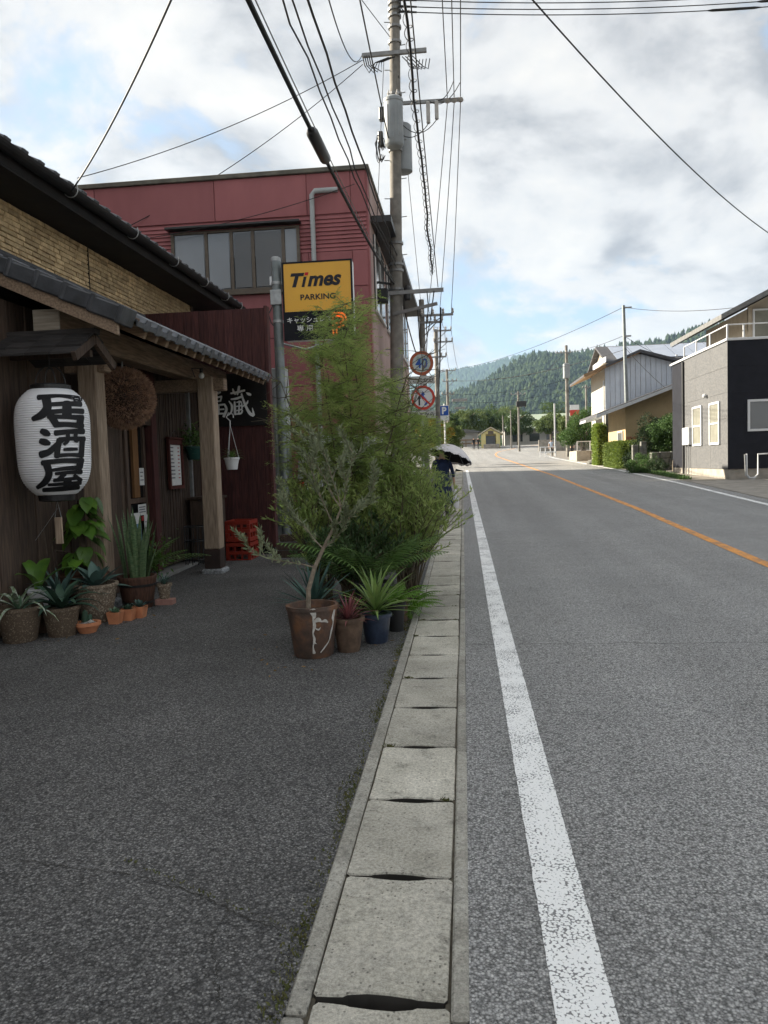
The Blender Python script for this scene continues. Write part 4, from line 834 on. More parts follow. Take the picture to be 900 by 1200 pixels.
# three square terracotta pots
for k_, (x, y, lab, mm) in enumerate(((-3.28, 6.83, 'leftmost and nearest of the three small square terracotta pots with green succulents', 'succulent'), (-3.22, 6.98, 'middle of the three small square terracotta pots by the post', 'agave_dark'), (-3.16, 7.10, 'right one of three square terracotta pots, with a grey-green rosette', 'agave'))):
    t = potted('potted_succulent', lab, x, y, 0, group='square terracotta pots'); m_ = MB(); a, b, h = .045, .062, .115
    m_.add([(x-a, y-a, 0), (x+a, y-a, 0), (x+a, y+a, 0), (x-a, y+a, 0), (x-b, y-b, h), (x+b, y-b, h), (x+b, y+b, h), (x-b, y+b, h), (x-b+.01, y-b+.01, h), (x+b-.01, y-b+.01, h), (x+b-.01, y+b-.01, h), (x-b+.01, y+b-.01, h), (x-a, y-a, h-.03), (x+a, y-a, h-.03), (x+a, y+a, h-.03), (x-a, y+a, h-.03)],
          [(3, 2, 1, 0)]+[(i, (i+1) % 4, 4+(i+1) % 4, 4+i) for i in range(4)]+[(4+i, 4+(i+1) % 4, 8+(i+1) % 4, 8+i) for i in range(4)]+[(8+i, 8+(i+1) % 4, 12+(i+1) % 4, 12+i) for i in range(4)]); m_.build('pot', 'terracotta', t)
    m_ = MB(); m_.box((x-a, y-a, h-.031), (x+a, y+a, h-.028)); m_.build('soil', 'soil', t)
    for q in range(4 if k_ < 2 else 1):
        c = (x+random.uniform(-.025, .025)*(k_ < 2), y+random.uniform(-.025, .025)*(k_ < 2), h-.01); rosette(t, c, 9 if k_ < 2 else 16, .05 if k_ < 2 else .08, .025 if k_ < 2 else .035, .1, 1.2, mm, droop=-.5, taper=.6, seg=4)
# barrel with sansevieria
t = potted('potted_snake_plant', 'dark half-barrel tub with tall upright snake plant right of the post', -3.40, 7.62, 0)
zt = pot(t, -3.40, 7.62, 0, .145, .195, .34, 'barrel_wood', name='tub', rim=.004)
for z in (.07, .25):
    m_ = MB(); r_ = .145+.05*z/.34; m_.lathe([(r_+.003, -.012), (r_+.007, -.012), (r_+.010, .012), (r_+.004, .012)], (-3.40, 7.62, z), 26); m_.build('hoop', 'black_metal', t)
for i in range(34):
    a = random.uniform(0, 6.28); r_ = .13*math.sqrt(random.random()); m_ = MB(); strap(m_, (-3.40+r_*math.cos(a), 7.62+r_*math.sin(a), zt-.01), a+random.uniform(-.5, .5), random.uniform(1.25, 1.55), random.uniform(.42, .82), random.uniform(.045, .062), random.uniform(-.1, .25), 6, .2, .45); m_.build('leaf', 'sansevieria', t, smooth=True, fixn=False)
# small pot on a brick
t = empty('brick_stand', (-3.17, 7.75, 0), 'pale pink brick on the ground carrying the small potted plant', 'brick'); m_ = MB(); mat('pink_brick', (.40, .22, .18), (.32, .17, .14), scale=20, bump=.3); m_.box((-3.26, 7.70, 0), (-3.07, 7.82, .07), bev=.006); m_.build('brick', 'pink_brick', t)
t = potted('potted_grass', 'small pale pot with thin leaves standing on the pink brick', -3.17, 7.76, .071); zt = pot(t, -3.17, 7.76, .071, .05, .07, .16, 'pot_granite'); rosette(t, (-3.17, 7.76, zt), 22, .16, .012, .5, 1.4, 'agave', droop=1.2)
# palm by the step and a shrub
def frond(parent, base, az, el, L, nleaf, lw, ll, m, droop=.9, name='frond', drop=.25):
    m_ = MB(); p = Vector(base); e = el; pts = []
    for i in range(13):
        pts.append((p.copy(), e)); p = p+Vector((math.cos(az)*math.cos(e), math.sin(az)*math.cos(e), math.sin(e)))*(L/12); e -= droop/12
    m_.tube([q for q, _ in pts], [.006*(1-i/15) for i in range(13)], 5)
    sd = Vector((-math.sin(az), math.cos(az), 0))
    for k_ in range(nleaf):
        f = .25+.75*k_/(nleaf-1); i = min(11, int(f*12)); q = pts[i][0].lerp(pts[i+1][0], f*12-i) if i < 12 else pts[12][0]; d = (pts[i+1][0]-pts[i][0]).normalized(); l = ll*math.sin(math.pi*(.15+.8*f))*random.uniform(.85, 1.1)
        for s_ in (-1, 1):
            dd = (d*.75+sd*s_-Vector((0, 0, drop))).normalized(); w = d*lw/2; a = q; m_.add([a-w*.4, a+dd*l*.4-w, a+dd*l-Vector((0, 0, l*.15)), a+dd*l*.4+w, a+w*.4], [(0, 1, 2, 3, 4)])
    return m_.build(name, m, parent, fixn=False)
t = potted('potted_palm', 'small feathery palm in a pot beside the entrance step', -3.86, 8.95, .0); zt = pot(t, -3.80, 8.72, 0, .09, .12, .22, 'pot_black')
for az, el, L in ((.9, .55, .95), (.1, .9, .6), (-.9, .9, .55), (1.9, 1.0, .6), (.5, 1.2, .6)): frond(t, (-3.80, 8.72, zt), az, el, L, 15, .018, .17, 'palm')
P = np.array([(-3.74, 8.86, .34)])+rng.normal(size=(260, 3))*[.09, .09, .13]; V, F = leaf_arrays(P, rng.normal(size=P.shape)+[0, -.2, .3], rng.uniform(.05, .09, 260), rng.uniform(.02, .032, 260)); np_mesh('foliage', V, F, 'pothos', t)
# bare twigs at the left
t = empty('dry_twig', (-3.93, 6.93, 0), 'bare dry twigs standing against the dark plank wall', 'twig'); m_ = MB()
for (dx, dz, k_) in ((-.05, .95, 0), (.08, .8, 1), (.17, .72, 2)): m_.tube([(-3.93, 6.93, 0), (-3.93+dx*.4, 6.92, dz*.5), (-3.93+dx, 6.90-.1*k_, dz), (-3.93+dx*1.9+.08, 6.9-.12*k_, dz-.03)], [.007, .006, .004, .002], 5)
m_.build('twig', 'twig', t)
# hanging pots
t = empty('hanging_pot', (-3.93, 10.72, 1.5), 'green plastic wall pot with trailing leaves beside the menu board', 'hanging plant'); c = (-3.86, 10.76, 1.56)
zt = pot(t, *c, .085, .12, .19, 'pot_green', n=18); P = np.array((c[0], c[1], zt+.12))+rng.normal(size=(330, 3))*[.10, .10, .10]; V, F = leaf_arrays(P, rng.normal(size=P.shape)*[1, 1, .6]+[.2, -.2, .1], rng.uniform(.05, .11, 330), rng.uniform(.018, .03, 330)); np_mesh('foliage', V, F, 'palm', t)
t = empty('hanging_pot', (-3.22, 10.5, 1.38), 'white hanging pot on a white hook with spider plant under the eave', 'hanging plant'); c = (-3.22, 10.5, 1.40)
zt = pot(t, *c, .075, .098, .17, 'pot_white', n=20); rosette(t, (c[0], c[1], zt), 34, .20, .014, .2, 1.4, 'palm', droop=1.9)
m_ = MB(); top = Vector((c[0], c[1], 2.02))
for a in (.4, 2.5, 4.6): m_.tube([Vector((c[0]+.1*math.cos(a), c[1]+.1*math.sin(a), 1.56)), top], .003, 4)
m_.tube([top+Vector((0, 0, -.02)), top+Vector((0, 0, .06)), top+Vector((-.05, 0, .11)), top+Vector((-.02, 0, .17)), top+Vector((.045, 0, .15)), top+Vector((.05, 0, .10))], .008, 6); m_.build('hanger', 'pot_white', t, smooth=True)
# ------------------------------------------------------------------ plant group at the kerb
mat('olive_leaf', (.17, .20, .105), (.25, .28, .17), scale=30, rough=.6, trans=.15); mat('olive_bark', (.30, .25, .19), (.19, .155, .115), scale=25, rough=.9, bump=.4)
mat('rust_pot', (0.203, 0.101, 0.054), (0.0743, 0.054, 0.0432), scale=9, rough=.6, bump=.5, bscale=40, c3=(0.121, 0.0743, 0.054), detail=8); mat('white_mortar', (.6, .57, .52), (.45, .42, .38), scale=40, bump=.4)
mat('red_leaf', (0.27, 0.0878, 0.0878), (0.135, 0.054, 0.0607), scale=14, rough=.5, rnd=.3); mat('green_strap', (0.23, 0.324, 0.0945), (0.135, 0.223, 0.0607), scale=10, rough=.5, rnd=.3, trans=.2); mat('yucca', (0.0743, 0.142, 0.115), (0.0473, 0.0945, 0.081), scale=10, rough=.5, rnd=.2)
mat('feather_leaf', (.40, .48, .15), (.20, .29, .08), scale=3.2, rough=.7, trans=.5, c3=(.30, .39, .115)); mat('feather_bark', (.13, .105, .07), (.08, .065, .045), scale=20)
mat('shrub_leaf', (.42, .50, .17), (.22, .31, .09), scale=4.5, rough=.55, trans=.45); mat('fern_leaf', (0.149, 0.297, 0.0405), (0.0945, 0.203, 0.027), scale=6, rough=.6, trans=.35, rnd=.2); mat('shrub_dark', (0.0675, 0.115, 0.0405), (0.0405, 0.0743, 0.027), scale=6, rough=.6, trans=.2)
GR = 'plants standing at the kerb'
def grow(root, dirv, L, r, n, bend, rr, up=.05):
    p = Vector(root); d = Vector(dirv).normalized(); pts = [p.copy()]
    for i in range(n):
        d = (d+Vector((rr.uniform(-bend, bend), rr.uniform(-bend, bend), rr.uniform(-bend, bend)+up))).normalized(); p = p+d*(L/n); pts.append(p.copy())
    return pts
# olive in a cracked pot
OX, OY = -1.155, 5.62
t = empty('potted_olive_tree', (OX, OY, 0), 'slender olive tree in a big rusty-brown pot mended with white mortar', 'potted tree', GR)
zt = pot(t, OX, OY, 0, .145, .19, .385, 'rust_pot', rim=.008, n=36)
mort = [[(.0, .372, .05), (.012, .33, .03), (.004, .30, .012), (.012, .26, .024), (.0, .2, .010), (.008, .15, .018), (-.003, .10, .008), (.002, .05, .022)], [(.01, .285, .016), (.04, .30, .034), (.065, .285, .012), (.09, .287, .022), (.11, .27, .008)], [(.165, .36, .012), (.150, .30, .020), (.150, .26, .008), (.135, .2, .012), (.115, .13, .006), (.085, .09, .010), (.05, .05, .006)], [(.012, .24, .006), (.04, .225, .012), (.055, .24, .004)], [(.0, .14, .012), (.02, .12, .005)]]
tc_ = Vector((-OX, -OY, 0)).normalized(); rt_ = Vector((-tc_.y, tc_.x, 0))
def on_pot(a, b, i):
    r_ = .145+.045*b/.357+.004; d = math.sqrt(max(1e-4, r_*r_-a*a)); return Vector((OX, OY, b))+rt_*a+tc_*d
paint_strokes('mortar_repair', mort, on_pot, 'white_mortar', t)
rr = random.Random(3); trunk = [Vector(p) for p in ((OX-.03, OY, .34), (OX-.02, OY-.01, .50), (OX+.03, OY, .66), (OX+.10, OY, .80), (OX+.19, OY+.02, .97), (OX+.24, OY+.03, 1.1))]
m_ = MB(); m_.tube(trunk, [.020, .018, .016, .013, .010, .007], 8); brs = []
def limb(start, d, L, r, depth):
    pts = grow(start, d, L, r, 7, .16, rr, .03); m_.tube(pts, [r*(1-.75*i/7) for i in range(8)], 6); brs.append(pts)
    if depth:
        for i in (3, 5, 6, 7):
            if rr.random() < .85: limb(pts[i], (pts[i]-pts[i-1]).normalized()+Vector((rr.uniform(-.9, .9), rr.uniform(-.9, .9), rr.uniform(-.2, .8))), L*.5, r*.55, depth-1)
for (i, d, L) in ((2, (-1, -.1, .35), .55), (3, (-.8, .2, .8), .45), (3, (.6, -.4, .5), .35), (4, (-.5, -.2, 1), .55), (4, (.8, 0, .4), .4), (5, (-.2, .1, 1), .55), (5, (.5, -.1, .8), .42), (5, (-.6, 0, .7), .5)): limb(trunk[i], d, L, .006, 1)
m_.build('trunk', 'olive_bark', t, smooth=True)
P = []; D = []
for pts in brs:
    for i in range(2, 8):
        d = (pts[i]-pts[i-1]).normalized()
        for q in range(11):
            P.append(pts[i-1].lerp(pts[i], rr.random())); D.append(d*.9+Vector((rr.uniform(-1, 1), rr.uniform(-1, 1), rr.uniform(-.6, 1))))
P = np.array(P); D = np.array(D); V, F = leaf_arrays(P, D, rng.uniform(.038, .068, len(P)), rng.uniform(.010, .016, len(P))); np_mesh('foliage', V, F, 'olive_leaf', t)
# cordylines
t = empty('potted_cordyline', (-.905, 5.74, 0), 'red-leaved cordyline in a plain brown pot right of the olive', 'potted plant', GR)
zt = pot(t, -.905, 5.74, 0, .085, .118, .26, 'pot_brown'); rosette(t, (-.905, 5.74, zt), 46, .25, .017, .15, 1.45, 'red_leaf', droop=.7)
t = empty('potted_cordyline', (-.725, 6.02, 0), 'green strap-leaved cordyline in a dark blue glazed pot', 'potted plant', GR)
mat('pot_slate', (.035, .05, .085), (.02, .028, .05), scale=30, rough=.3, spec=.6); zt = pot(t, -.725, 6.02, 0, .09, .118, .235, 'pot_slate'); rosette(t, (-.725, 6.02, zt+.04), 40, .48, .028, .1, 1.45, 'green_strap', droop=.8); rosette(t, (-.725, 6.0, zt), 14, .16, .02, .1, 1.2, 'palm', droop=1.0)
t = empty('potted_yucca', (-1.24, 6.12, 0), 'dark blue-green yucca in a black pot behind the olive pot', 'potted plant', GR)
zt = pot(t, -1.24, 6.12, 0, .12, .155, .27, 'pot_black'); rosette(t, (-1.24, 6.12, zt+.03), 40, .42, .038, .05, 1.5, 'yucca', droop=.25, taper=.3)
for (x, y, r_, h, mm, lab) in ((-.60, 6.42, .075, .24, 'pot_black', 'narrow black nursery pot behind the blue pot, holding green leaves'), (-.60, 6.80, .08, .2, 'pot_brown', 'small grey-brown pot among ferns next to the gutter')):
    t = empty('potted_fern', (x, y, 0), lab, 'potted plant', GR); zt = pot(t, x, y, 0, r_*.8, r_, h, mm, n=16)
    for i in range(9): frond(t, (x, y, zt), i*.7+random.uniform(-.2, .2), random.uniform(.7, 1.2), random.uniform(.24, .34), 11, .014, .07, 'fern_leaf', droop=1.4)
# palm in the middle of the group
t = empty('potted_fan_palm', (-.86, 6.95, 0), 'palm with long green fronds in the middle of the plant group', 'potted plant', GR); zt = pot(t, -.86, 6.95, 0, .13, .17, .34, 'pot_black', n=16)
for i in range(11): frond(t, (-.86, 6.95, zt), i*2.4+.3, random.uniform(.75, 1.25), random.uniform(.7, 1.0), 20, .016, .24, 'palm', droop=.9)
# the tall feathery tree
FX, FY = -1.12, 7.9
t = empty('feathery_tree', (FX, FY, 0), 'tall feathery-leaved tree rising above the plant group in front of the parking sign', 'tree', GR); rr = random.Random(5); brs = []; m_ = MB()
zt = pot(t, FX, FY, 0, .17, .22, .4, 'pot_brown', n=18)
for k_, (dx, dy, L) in enumerate(((-.10, .05, 2.55), (.12, 0, 2.75), (-.28, -.05, 2.25), (.32, .08, 2.4), (.02, -.22, 2.3), (-.02, .25, 2.4), (-.55, .12, 2.1), (.24, -.2, 2.0), (.50, .0, 1.9), (-.4, -.25, 1.7), (.42, .3, 1.6))):
    pts = grow((FX+dx*.15, FY+dy*.15, .36), (dx, dy, 1.15), L, .02, 12, .07, rr, .02); m_.tube(pts, [.017*(1-.8*i/12) for i in range(13)], 6)
    for i in range(2, 13):
        for q in range(6):
            sub = grow(pts[i], (rr.uniform(-1, 1), rr.uniform(-1, 1), rr.uniform(-.35, .6)), rr.uniform(.30, .68)*(1.15-.5*i/12), .006, 5, .2, rr, .0); m_.tube(sub, [.005*(1-.7*j/5) for j in range(6)], 4); brs.append(sub)
m_.build('trunk', 'feather_bark', t, smooth=True)
# sprays: each twig carries many short side sprigs set with needle-fine leaves
P = []; D = []
for sub in brs:
    for j in range(1, 6):
        d = (sub[j]-sub[j-1]).normalized()
        for q in range(5):
            o = sub[j-1].lerp(sub[j], rr.random()); sd = (d*.8+Vector((rr.uniform(-1, 1), rr.uniform(-1, 1), rr.uniform(-.7, .7)))).normalized(); L = rr.uniform(.06, .15)
            for s_ in np.linspace(.1, 1, 7):
                for e in (-1, 1):
                    lat = sd.cross(Vector((rr.uniform(-.3, .3), rr.uniform(-.3, .3), 1))).normalized(); P.append(o+sd*L*s_-Vector((0, 0, .03*s_*s_))); D.append(sd*.7+lat*e)
P = np.array(P); D = np.array(D); k_ = (P[:, 0] < -.62+.06*rng.normal(size=len(P))) | (P[:, 2] < 1.9); k_ &= (P[:, 0] > -1.84+.05*rng.normal(size=len(P))); P = P[k_]; D = D[k_]; V, F = leaf_arrays(P, D, rng.uniform(.018, .040, len(P)), rng.uniform(.0035, .0065, len(P))); np_mesh('foliage', V, F, 'feather_leaf', t)
# leafy shrubs below and to the right
def shrub(name, label, c, rad, n, ll, lw, m, bark='feather_bark', stems=14, h0=.15, seed=1, sub=5, per=22, upb=.35):
    t = empty(name, (c[0], c[1], 0), label, 'shrub', GR); rr = random.Random(seed); m_ = MB(); P = []; D = []
    for k_ in range(stems):
        a = rr.uniform(0, 6.28); q = math.sqrt(rr.random()); tgt = Vector((c[0]+rad[0]*q*math.cos(a), c[1]+rad[1]*q*math.sin(a), h0+(c[2]+rad[2]*(1-.55*q*q)-h0)*rr.uniform(.75, 1.05)))
        st = Vector((c[0]+rr.uniform(-.08, .08), c[1]+rr.uniform(-.08, .08), .02)); mid = st.lerp(tgt, .5)+Vector((rr.uniform(-.05, .05), rr.uniform(-.05, .05), .12)); pts = [st, st.lerp(mid, .5)+Vector((0, 0, .05)), mid, mid.lerp(tgt, .5)+Vector((0, 0, .03)), tgt]; m_.tube(pts, [.008, .007, .006, .004, .002], 5)
        for j in range(sub):
            f = .25+.75*(j+rr.random())/sub; i = min(3, int(f*4)); o = pts[i].lerp(pts[i+1], f*4-i); d0 = (pts[i+1]-pts[i]).normalized(); tw = grow(o, d0*.7+Vector((rr.uniform(-1, 1), rr.uniform(-1, 1), rr.uniform(-.2, .9))), rr.uniform(.15, .34), .004, 5, .15, rr, .03); m_.tube(tw, .0025, 4, cap=False)
            for w in range(per):
                i2 = rr.randrange(5); P.append(tw[i2].lerp(tw[i2+1], rr.random())); D.append((tw[i2+1]-tw[i2]).normalized()*.9+Vector((rr.uniform(-1, 1), rr.uniform(-1, 1), rr.uniform(-.5, .7)+upb*.5)))
    m_.build('stem', bark, t, smooth=True); P = np.array(P); D = np.array(D)
    V, F = leaf_arrays(P, D, rng.uniform(ll*.65, ll*1.2, len(P)), rng.uniform(lw*.7, lw*1.2, len(P))); np_mesh('foliage', V, F, m, t)
shrub('leafy_shrub', 'bright narrow-leaved shrub leaning over the gutter slabs', (-.60, 7.75, .6), (.52, .62, .75), 0, .065, .014, 'shrub_leaf', stems=46, seed=2, sub=7, per=24)
shrub('leafy_shrub', 'low olive-green shrub under the feathery tree beside the gutter', (-.62, 8.9, .45), (.48, .7, .95), 0, .06, .015, 'shrub_leaf', stems=34, seed=4, sub=6)
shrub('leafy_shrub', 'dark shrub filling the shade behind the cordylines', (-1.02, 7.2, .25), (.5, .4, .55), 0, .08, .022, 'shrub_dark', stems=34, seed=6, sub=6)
shrub('leafy_shrub', 'green shrub at the back of the plant group near the sign poles', (-.95, 9.9, .55), (.55, .7, 1.1), 0, .06, .015, 'shrub_leaf', stems=34, seed=9, sub=6)
shrub('leafy_shrub', 'mid-green leafy shrub filling the left side of the plant group', (-1.42, 7.5, .55), (.42, .45, .85), 0, .07, .018, 'shrub_leaf', stems=34, seed=14, sub=6)
t = empty('fern_clump', (-.50, 7.05, 0), 'bright green fern clump spilling onto the gutter edge', 'fern', GR)
for i in range(34): a = random.uniform(0, 6.28); frond(t, (-.68+.14*math.cos(a), 7.15+.26*math.sin(a)*1.3, .02), a+random.uniform(-.6, .6), random.uniform(.8, 1.35), random.uniform(.26, .46), 12, .014, .08, 'fern_leaf', droop=1.5)
# ------------------------------------------------------------------ red building beyond the pub
mat('red_panel', (.33, .118, .122), (.25, .086, .09), scale=1.6, rough=.6, rnd=.10, detail=9, bump=.1, stretch=(1.6, 1, .5), lo=.25, hi=.8); mat('pink_wall', (.42, .30, .27), (.35, .25, .22), scale=2, rough=.8)
mat('bronze_frame', (.13, .105, .08), (.10, .08, .06), scale=8, rough=.5); glass_mat('blind_glass', (.17, .19, .21), .12); mat('pvc_grey', (.40, .42, .42), (.34, .36, .36), scale=5, rough=.5); mat('coping', (.16, .15, .12), (.1, .095, .08), scale=4)
RY, RX0, RX1, RZ = 17.2, -16.0, -1.98, 7.85
rb = empty('red_building', (-8, 23, gz(17)), 'two-storey dark red panelled building with a ribbon window behind the pub roof', 'building')
m_ = MB(); m_.box((RX0, RY, 0), (RX1-.02, 29.2, RZ-.05)); m_.build('wall', 'red_panel', rb)
xs = [RX0, -13.4, -10.8, -8.2, -5.4, -3.3, -2.32, RX1]
for a, b in zip(xs, xs[1:]):
    for z0, z1 in ((.3, 3.2), (3.2, 4.3), (4.3, 5.36), (5.36, 6.14), (6.95, RZ)):
        if z0 >= 4.3 and z1 <= 6.2:
            # window bay stays open
            segs = [(a, b)] if b <= -6.4 or a >= -3.5 else ([(a, -6.4)] if a < -6.4 else ([(-3.46, b)] if b > -3.46 else []))
            if z0 == 4.3: segs = [(a, b)]
        else: segs = [(a, b)]
        for (p, q) in segs:
            m_ = MB(); m_.box((p+.006, RY-.04, z0+.006), (q-.006, RY-.001, z1-.006), bev=.006); m_.build('panel', 'red_panel', rb)
for i in range(9):     # ribbed band
    z = 6.15+i*.088; m_ = MB(); m_.prism([(RY-.034, z), (RY-.01, z+.07), (RY-.002, z+.07), (RY-.002, z)], 'x', RX0, RX1-.01); m_.build('louvre', 'red_panel', rb)
m_ = MB(); m_.box((RX0, RY-.10, RZ-.0), (RX1+.08, 29.3, RZ+.10), bev=.01); m_.build('coping', 'coping', rb)
m_ = MB(); m_.box((-21, 12.5, 0), (-11.6, 17.19, 10.6)); m_.build('unseen_sun_block', 'red_panel', rb)  # unseen block added to keep sun off the road through the building gap
wn = MB(); wn.box((-6.38, RY-.02, 5.40), (-3.52, RY-.004, 6.12)); wn.box((-6.38, RY-.05, 6.12), (-3.52, RY-.046, 6.70)); win = wn.build('window', 'blind_glass', rb)
m_ = MB(); zt_, zb_ = 6.74, 5.38
for x in (-6.40, -5.62, -5.04, -4.55, -3.86, -3.52): m_.box((x-.035, RY-.09, zb_), (x+.035, RY-.045, zt_))
m_.box((-6.36, RY-.088, zb_-.02), (-3.56, RY-.047, zb_+.05)); m_.box((-6.36, RY-.088, zt_-.05), (-3.56, RY-.047, zt_)); m_.build('frame', 'bronze_frame', win)
m_ = MB(); m_.box((-6.5, RY-.28, zt_+.03), (-3.44, RY-.046, zt_+.08), bev=.006); m_.build('hood', 'black_metal', win)
m_ = MB(); m_.box((-6.5, RY-.14, zb_-.09), (-3.44, RY-.046, zb_-.03), bev=.006); m_.build('sill', 'bronze_frame', win)
glass_mat('dark_glass', (.035, .04, .045), .08)
for x in ((-4.98, -4.6), (-4.5, -3.9)): m_ = MB(); m_.box((x[0], RY-.06, 5.46), (x[1], RY-.052, 6.66)); m_.build('pane', 'dark_glass', win)
for x in ((-6.34, -5.68), (-5.58, -5.1), (-3.82, -3.56)): m_ = MB(); m_.box((x[0], RY-.06, 5.46), (x[1], RY-.052, 6.66)); m_.build('pane', 'blind_glass', win)
m_ = MB(); m_.box((-4.20, RY-.095, 5.46), (-4.02, RY-.062, 5.66), bev=.01); m_.build('pot', 'pot_white', win)
m_ = MB(); m_.tube([(-2.6, RY-.06, 7.46), (-3.1, RY-.12, 7.44), (-3.17, RY-.12, 7.36), (-3.17, RY-.12, .3)], .055, 10); m_.build('downpipe', 'pvc_grey', rb, smooth=True)
m_ = MB(); m_.tube([(-6.68, RY-.1, 5.6), (-6.68, RY-.1, 6.35)], .045, 8); m_.build('vent_pipe', 'pvc_grey', rb, smooth=True)
# street side: pale wall, dark strip windows under a shadowed band
m_ = MB(); m_.box((RX1-.02, RY+.25, .3), (RX1+.03, 29.2, 7.0)); m_.build('side_wall', 'pink_wall', rb)
m_ = MB(); m_.box((RX1-.02, RY, .3), (RX1+.035, RY+.25, RZ-.002)); m_.build('corner_pier', 'red_panel', rb)
m_ = MB(); m_.box((RX1-.02, RY+.25, 7.0), (RX1+.05, 29.2, RZ-.002)); m_.build('side_fascia', 'pink_wall', rb)
for a, b in ((18.0, 20.2), (20.8, 23.0), (23.6, 25.8), (26.2, 28.4)):
    m_ = MB(); m_.box((RX1+.02, a, 5.0), (RX1+.06, b, 6.7)); w_ = m_.build('side_window', 'dark_glass', rb)
    m_ = MB(); m_.box((RX1+.04, a, 4.94), (RX1+.09, b, 4.998)); m_.box((RX1+.061, (a+b)/2-.04, 5.0), (RX1+.085, (a+b)/2+.04, 6.7)); m_.box((RX1+.061, a, 5.0), (RX1+.085, a+.06, 6.7)); m_.build('frame', 'paper', w_)
m_ = MB(); m_.box((RX1+.03, 17.6, 6.85), (RX1+.5, 29.1, 6.99)); m_.build('canopy', 'black_metal', rb)
# neighbours on the left that stand behind it and shade the road
mat('plain_render', (.36, .34, .31), (.28, .265, .24), scale=1.2, rough=.9)
nb1 = empty('grey_house', (-7, 31.2, gz(31)), 'plain grey two-storey house hidden behind the red building', 'house'); m_ = MB(); m_.box((-12, 29.9, 0), (-3.4, 32.6, 6.4)); m_.build('wall', 'plain_render', nb1)
m_ = MB(); m_.prism([(-12.4, 6.4), (-3.0, 6.4), (-7.7, 7.5)], 'y', 29.7, 32.8); m_.build('roof', 'dark_tile', nb1); m_ = MB(); m_.box((-3.402, 30.8, 4.2), (-3.37, 31.9, 5.4)); m_.build('window', 'dark_glass', nb1)
nb2 = empty('low_shop', (-7, 39, gz(39)), 'low flat-roofed shop behind the roadside plants on the left', 'shop'); m_ = MB(); m_.box((-12, 33.4, .2), (-3.6, 44.9, 5.5)); m_.build('wall', 'plain_render', nb2)
m_ = MB(); m_.box((-12.2, 33.2, 5.5), (-3.3, 45.1, 5.8), bev=.02); m_.build('roof', 'coping', nb2)
for a in (34.2, 37.6, 41.0): m_ = MB(); m_.box((-3.61, a, 1.0), (-3.56, a+2.4, 3.2)); m_.build('window', 'dark_glass', nb2)

# ------------------------------------------------------------------ parking sign
mat('sign_yellow', (.80, .42, .03), (.74, .38, .03), scale=1.5, rough=.35, spec=.5); mat('sign_black', (.012, .013, .017), (.018, .018, .022), rough=.6, spec=.15); mat('sign_dark', (.025, .027, .035), (.03, .03, .038)); mat('sign_red', (.62, .03, .04), (.55, .03, .04)); mat('sign_white', (.78, .78, .77), (.72, .72, .71), rough=.4); mat('pole_steel', (.23, .25, .25), (.17, .19, .19), scale=7, rough=.45, metal=.4)
emit_mat('led_orange', (.85, .18, .02), .12)
ps = empty('parking_sign', (-3.2, 13.55, gz(13.5)), 'yellow and black parking sign on a tall grey steel pole', 'sign')
m_ = MB(); m_.tube([(-3.2, 13.55, 0), (-3.2, 13.55, 5.04)], .085, 16); m_.build('pole', 'pole_steel', ps, smooth=True)
m_ = MB(); m_.lathe([(.088, 0), (.088, .06), (.06, .075)], (-3.2, 13.55, 5.03), 16); m_.build('pole_cap', 'galvanised', ps)
m_ = MB()
for z in (4.62, 3.95): m_.lathe([(.088, 0), (.095, .005), (.095, .05), (.088, .055)], (-3.2, 13.55, z), 16); m_.box((-3.12, 13.53, z+.0), (-3.04, 13.57, z+.05))
m_.box((-3.3, 13.44, 4.26), (-3.1, 13.47, 4.52), bev=.006); m_.build('bracket', 'galvanised', ps)
m_ = MB(); m_.tube([(-3.1, 13.5, 3.58), (-2.7, 13.45, 3.46), (-2.2, 13.45, 3.58)], .022, 6); m_.build('stay', 'galvanised', ps)
m_ = MB(); m_.tube([(-3.26, 13.46, 4.26), (-3.34, 13.44, 4.1), (-3.3, 13.44, 3.95), (-3.26, 13.46, 3.9)], .012, 5); m_.build('cable', 'black_metal', ps)
SX0, SX1, SZ0, SZ1, SZM, SY = -3.07, -1.84, 3.63, 4.97, 4.12, 13.45
m_ = MB(); m_.box((SX0, SY, SZ0), (SX1, SY+.24, SZ1), bev=.012); sb_ = m_.build('sign_box', 'sign_white', ps)
m_ = MB(); m_.box((SX0-.006, SY-.012, SZ0-.006), (SX0+.025, SY+.03, SZ1+.006)); m_.box((SX1-.025, SY-.012, SZ0-.006), (SX1+.006, SY+.03, SZ1+.006)); m_.box((SX0+.026, SY-.012, SZ1-.022), (SX1-.026, SY+.03, SZ1+.006)); m_.box((SX0+.026, SY-.012, SZ0-.006), (SX1-.026, SY+.03, SZ0+.016)); m_.build('frame', 'sign_black', sb_)
m_ = MB(); m_.box((SX0+.02, SY-.006, SZM), (SX1-.02, SY+.01, SZ1-.02)); yp = m_.build('yellow_panel', 'sign_yellow', ps)
m_ = MB(); m_.box((SX0+.02, SY-.006, SZ0+.015), (SX1-.02, SY+.01, SZM-.002)); bp_ = m_.build('black_panel', 'sign_black', ps)
RT, UP = (1, 0, 0), (0, 0, 1)
text_on('lettering', 'T', (SX0+.27, SY-.008, 4.66), RT, UP, .24, 'sign_dark', yp, width=.25, bold=.045, shear=.28)
text_on('lettering', '\u0131', (SX0+.385, SY-.008, 4.625), RT, UP, .175, 'sign_dark', yp, width=.095, bold=.03, shear=.28)
text_on('lettering', 'mes', (SX0+.745, SY-.008, 4.63), RT, UP, .185, 'sign_dark', yp, width=.60, bold=.035, shear=.28)
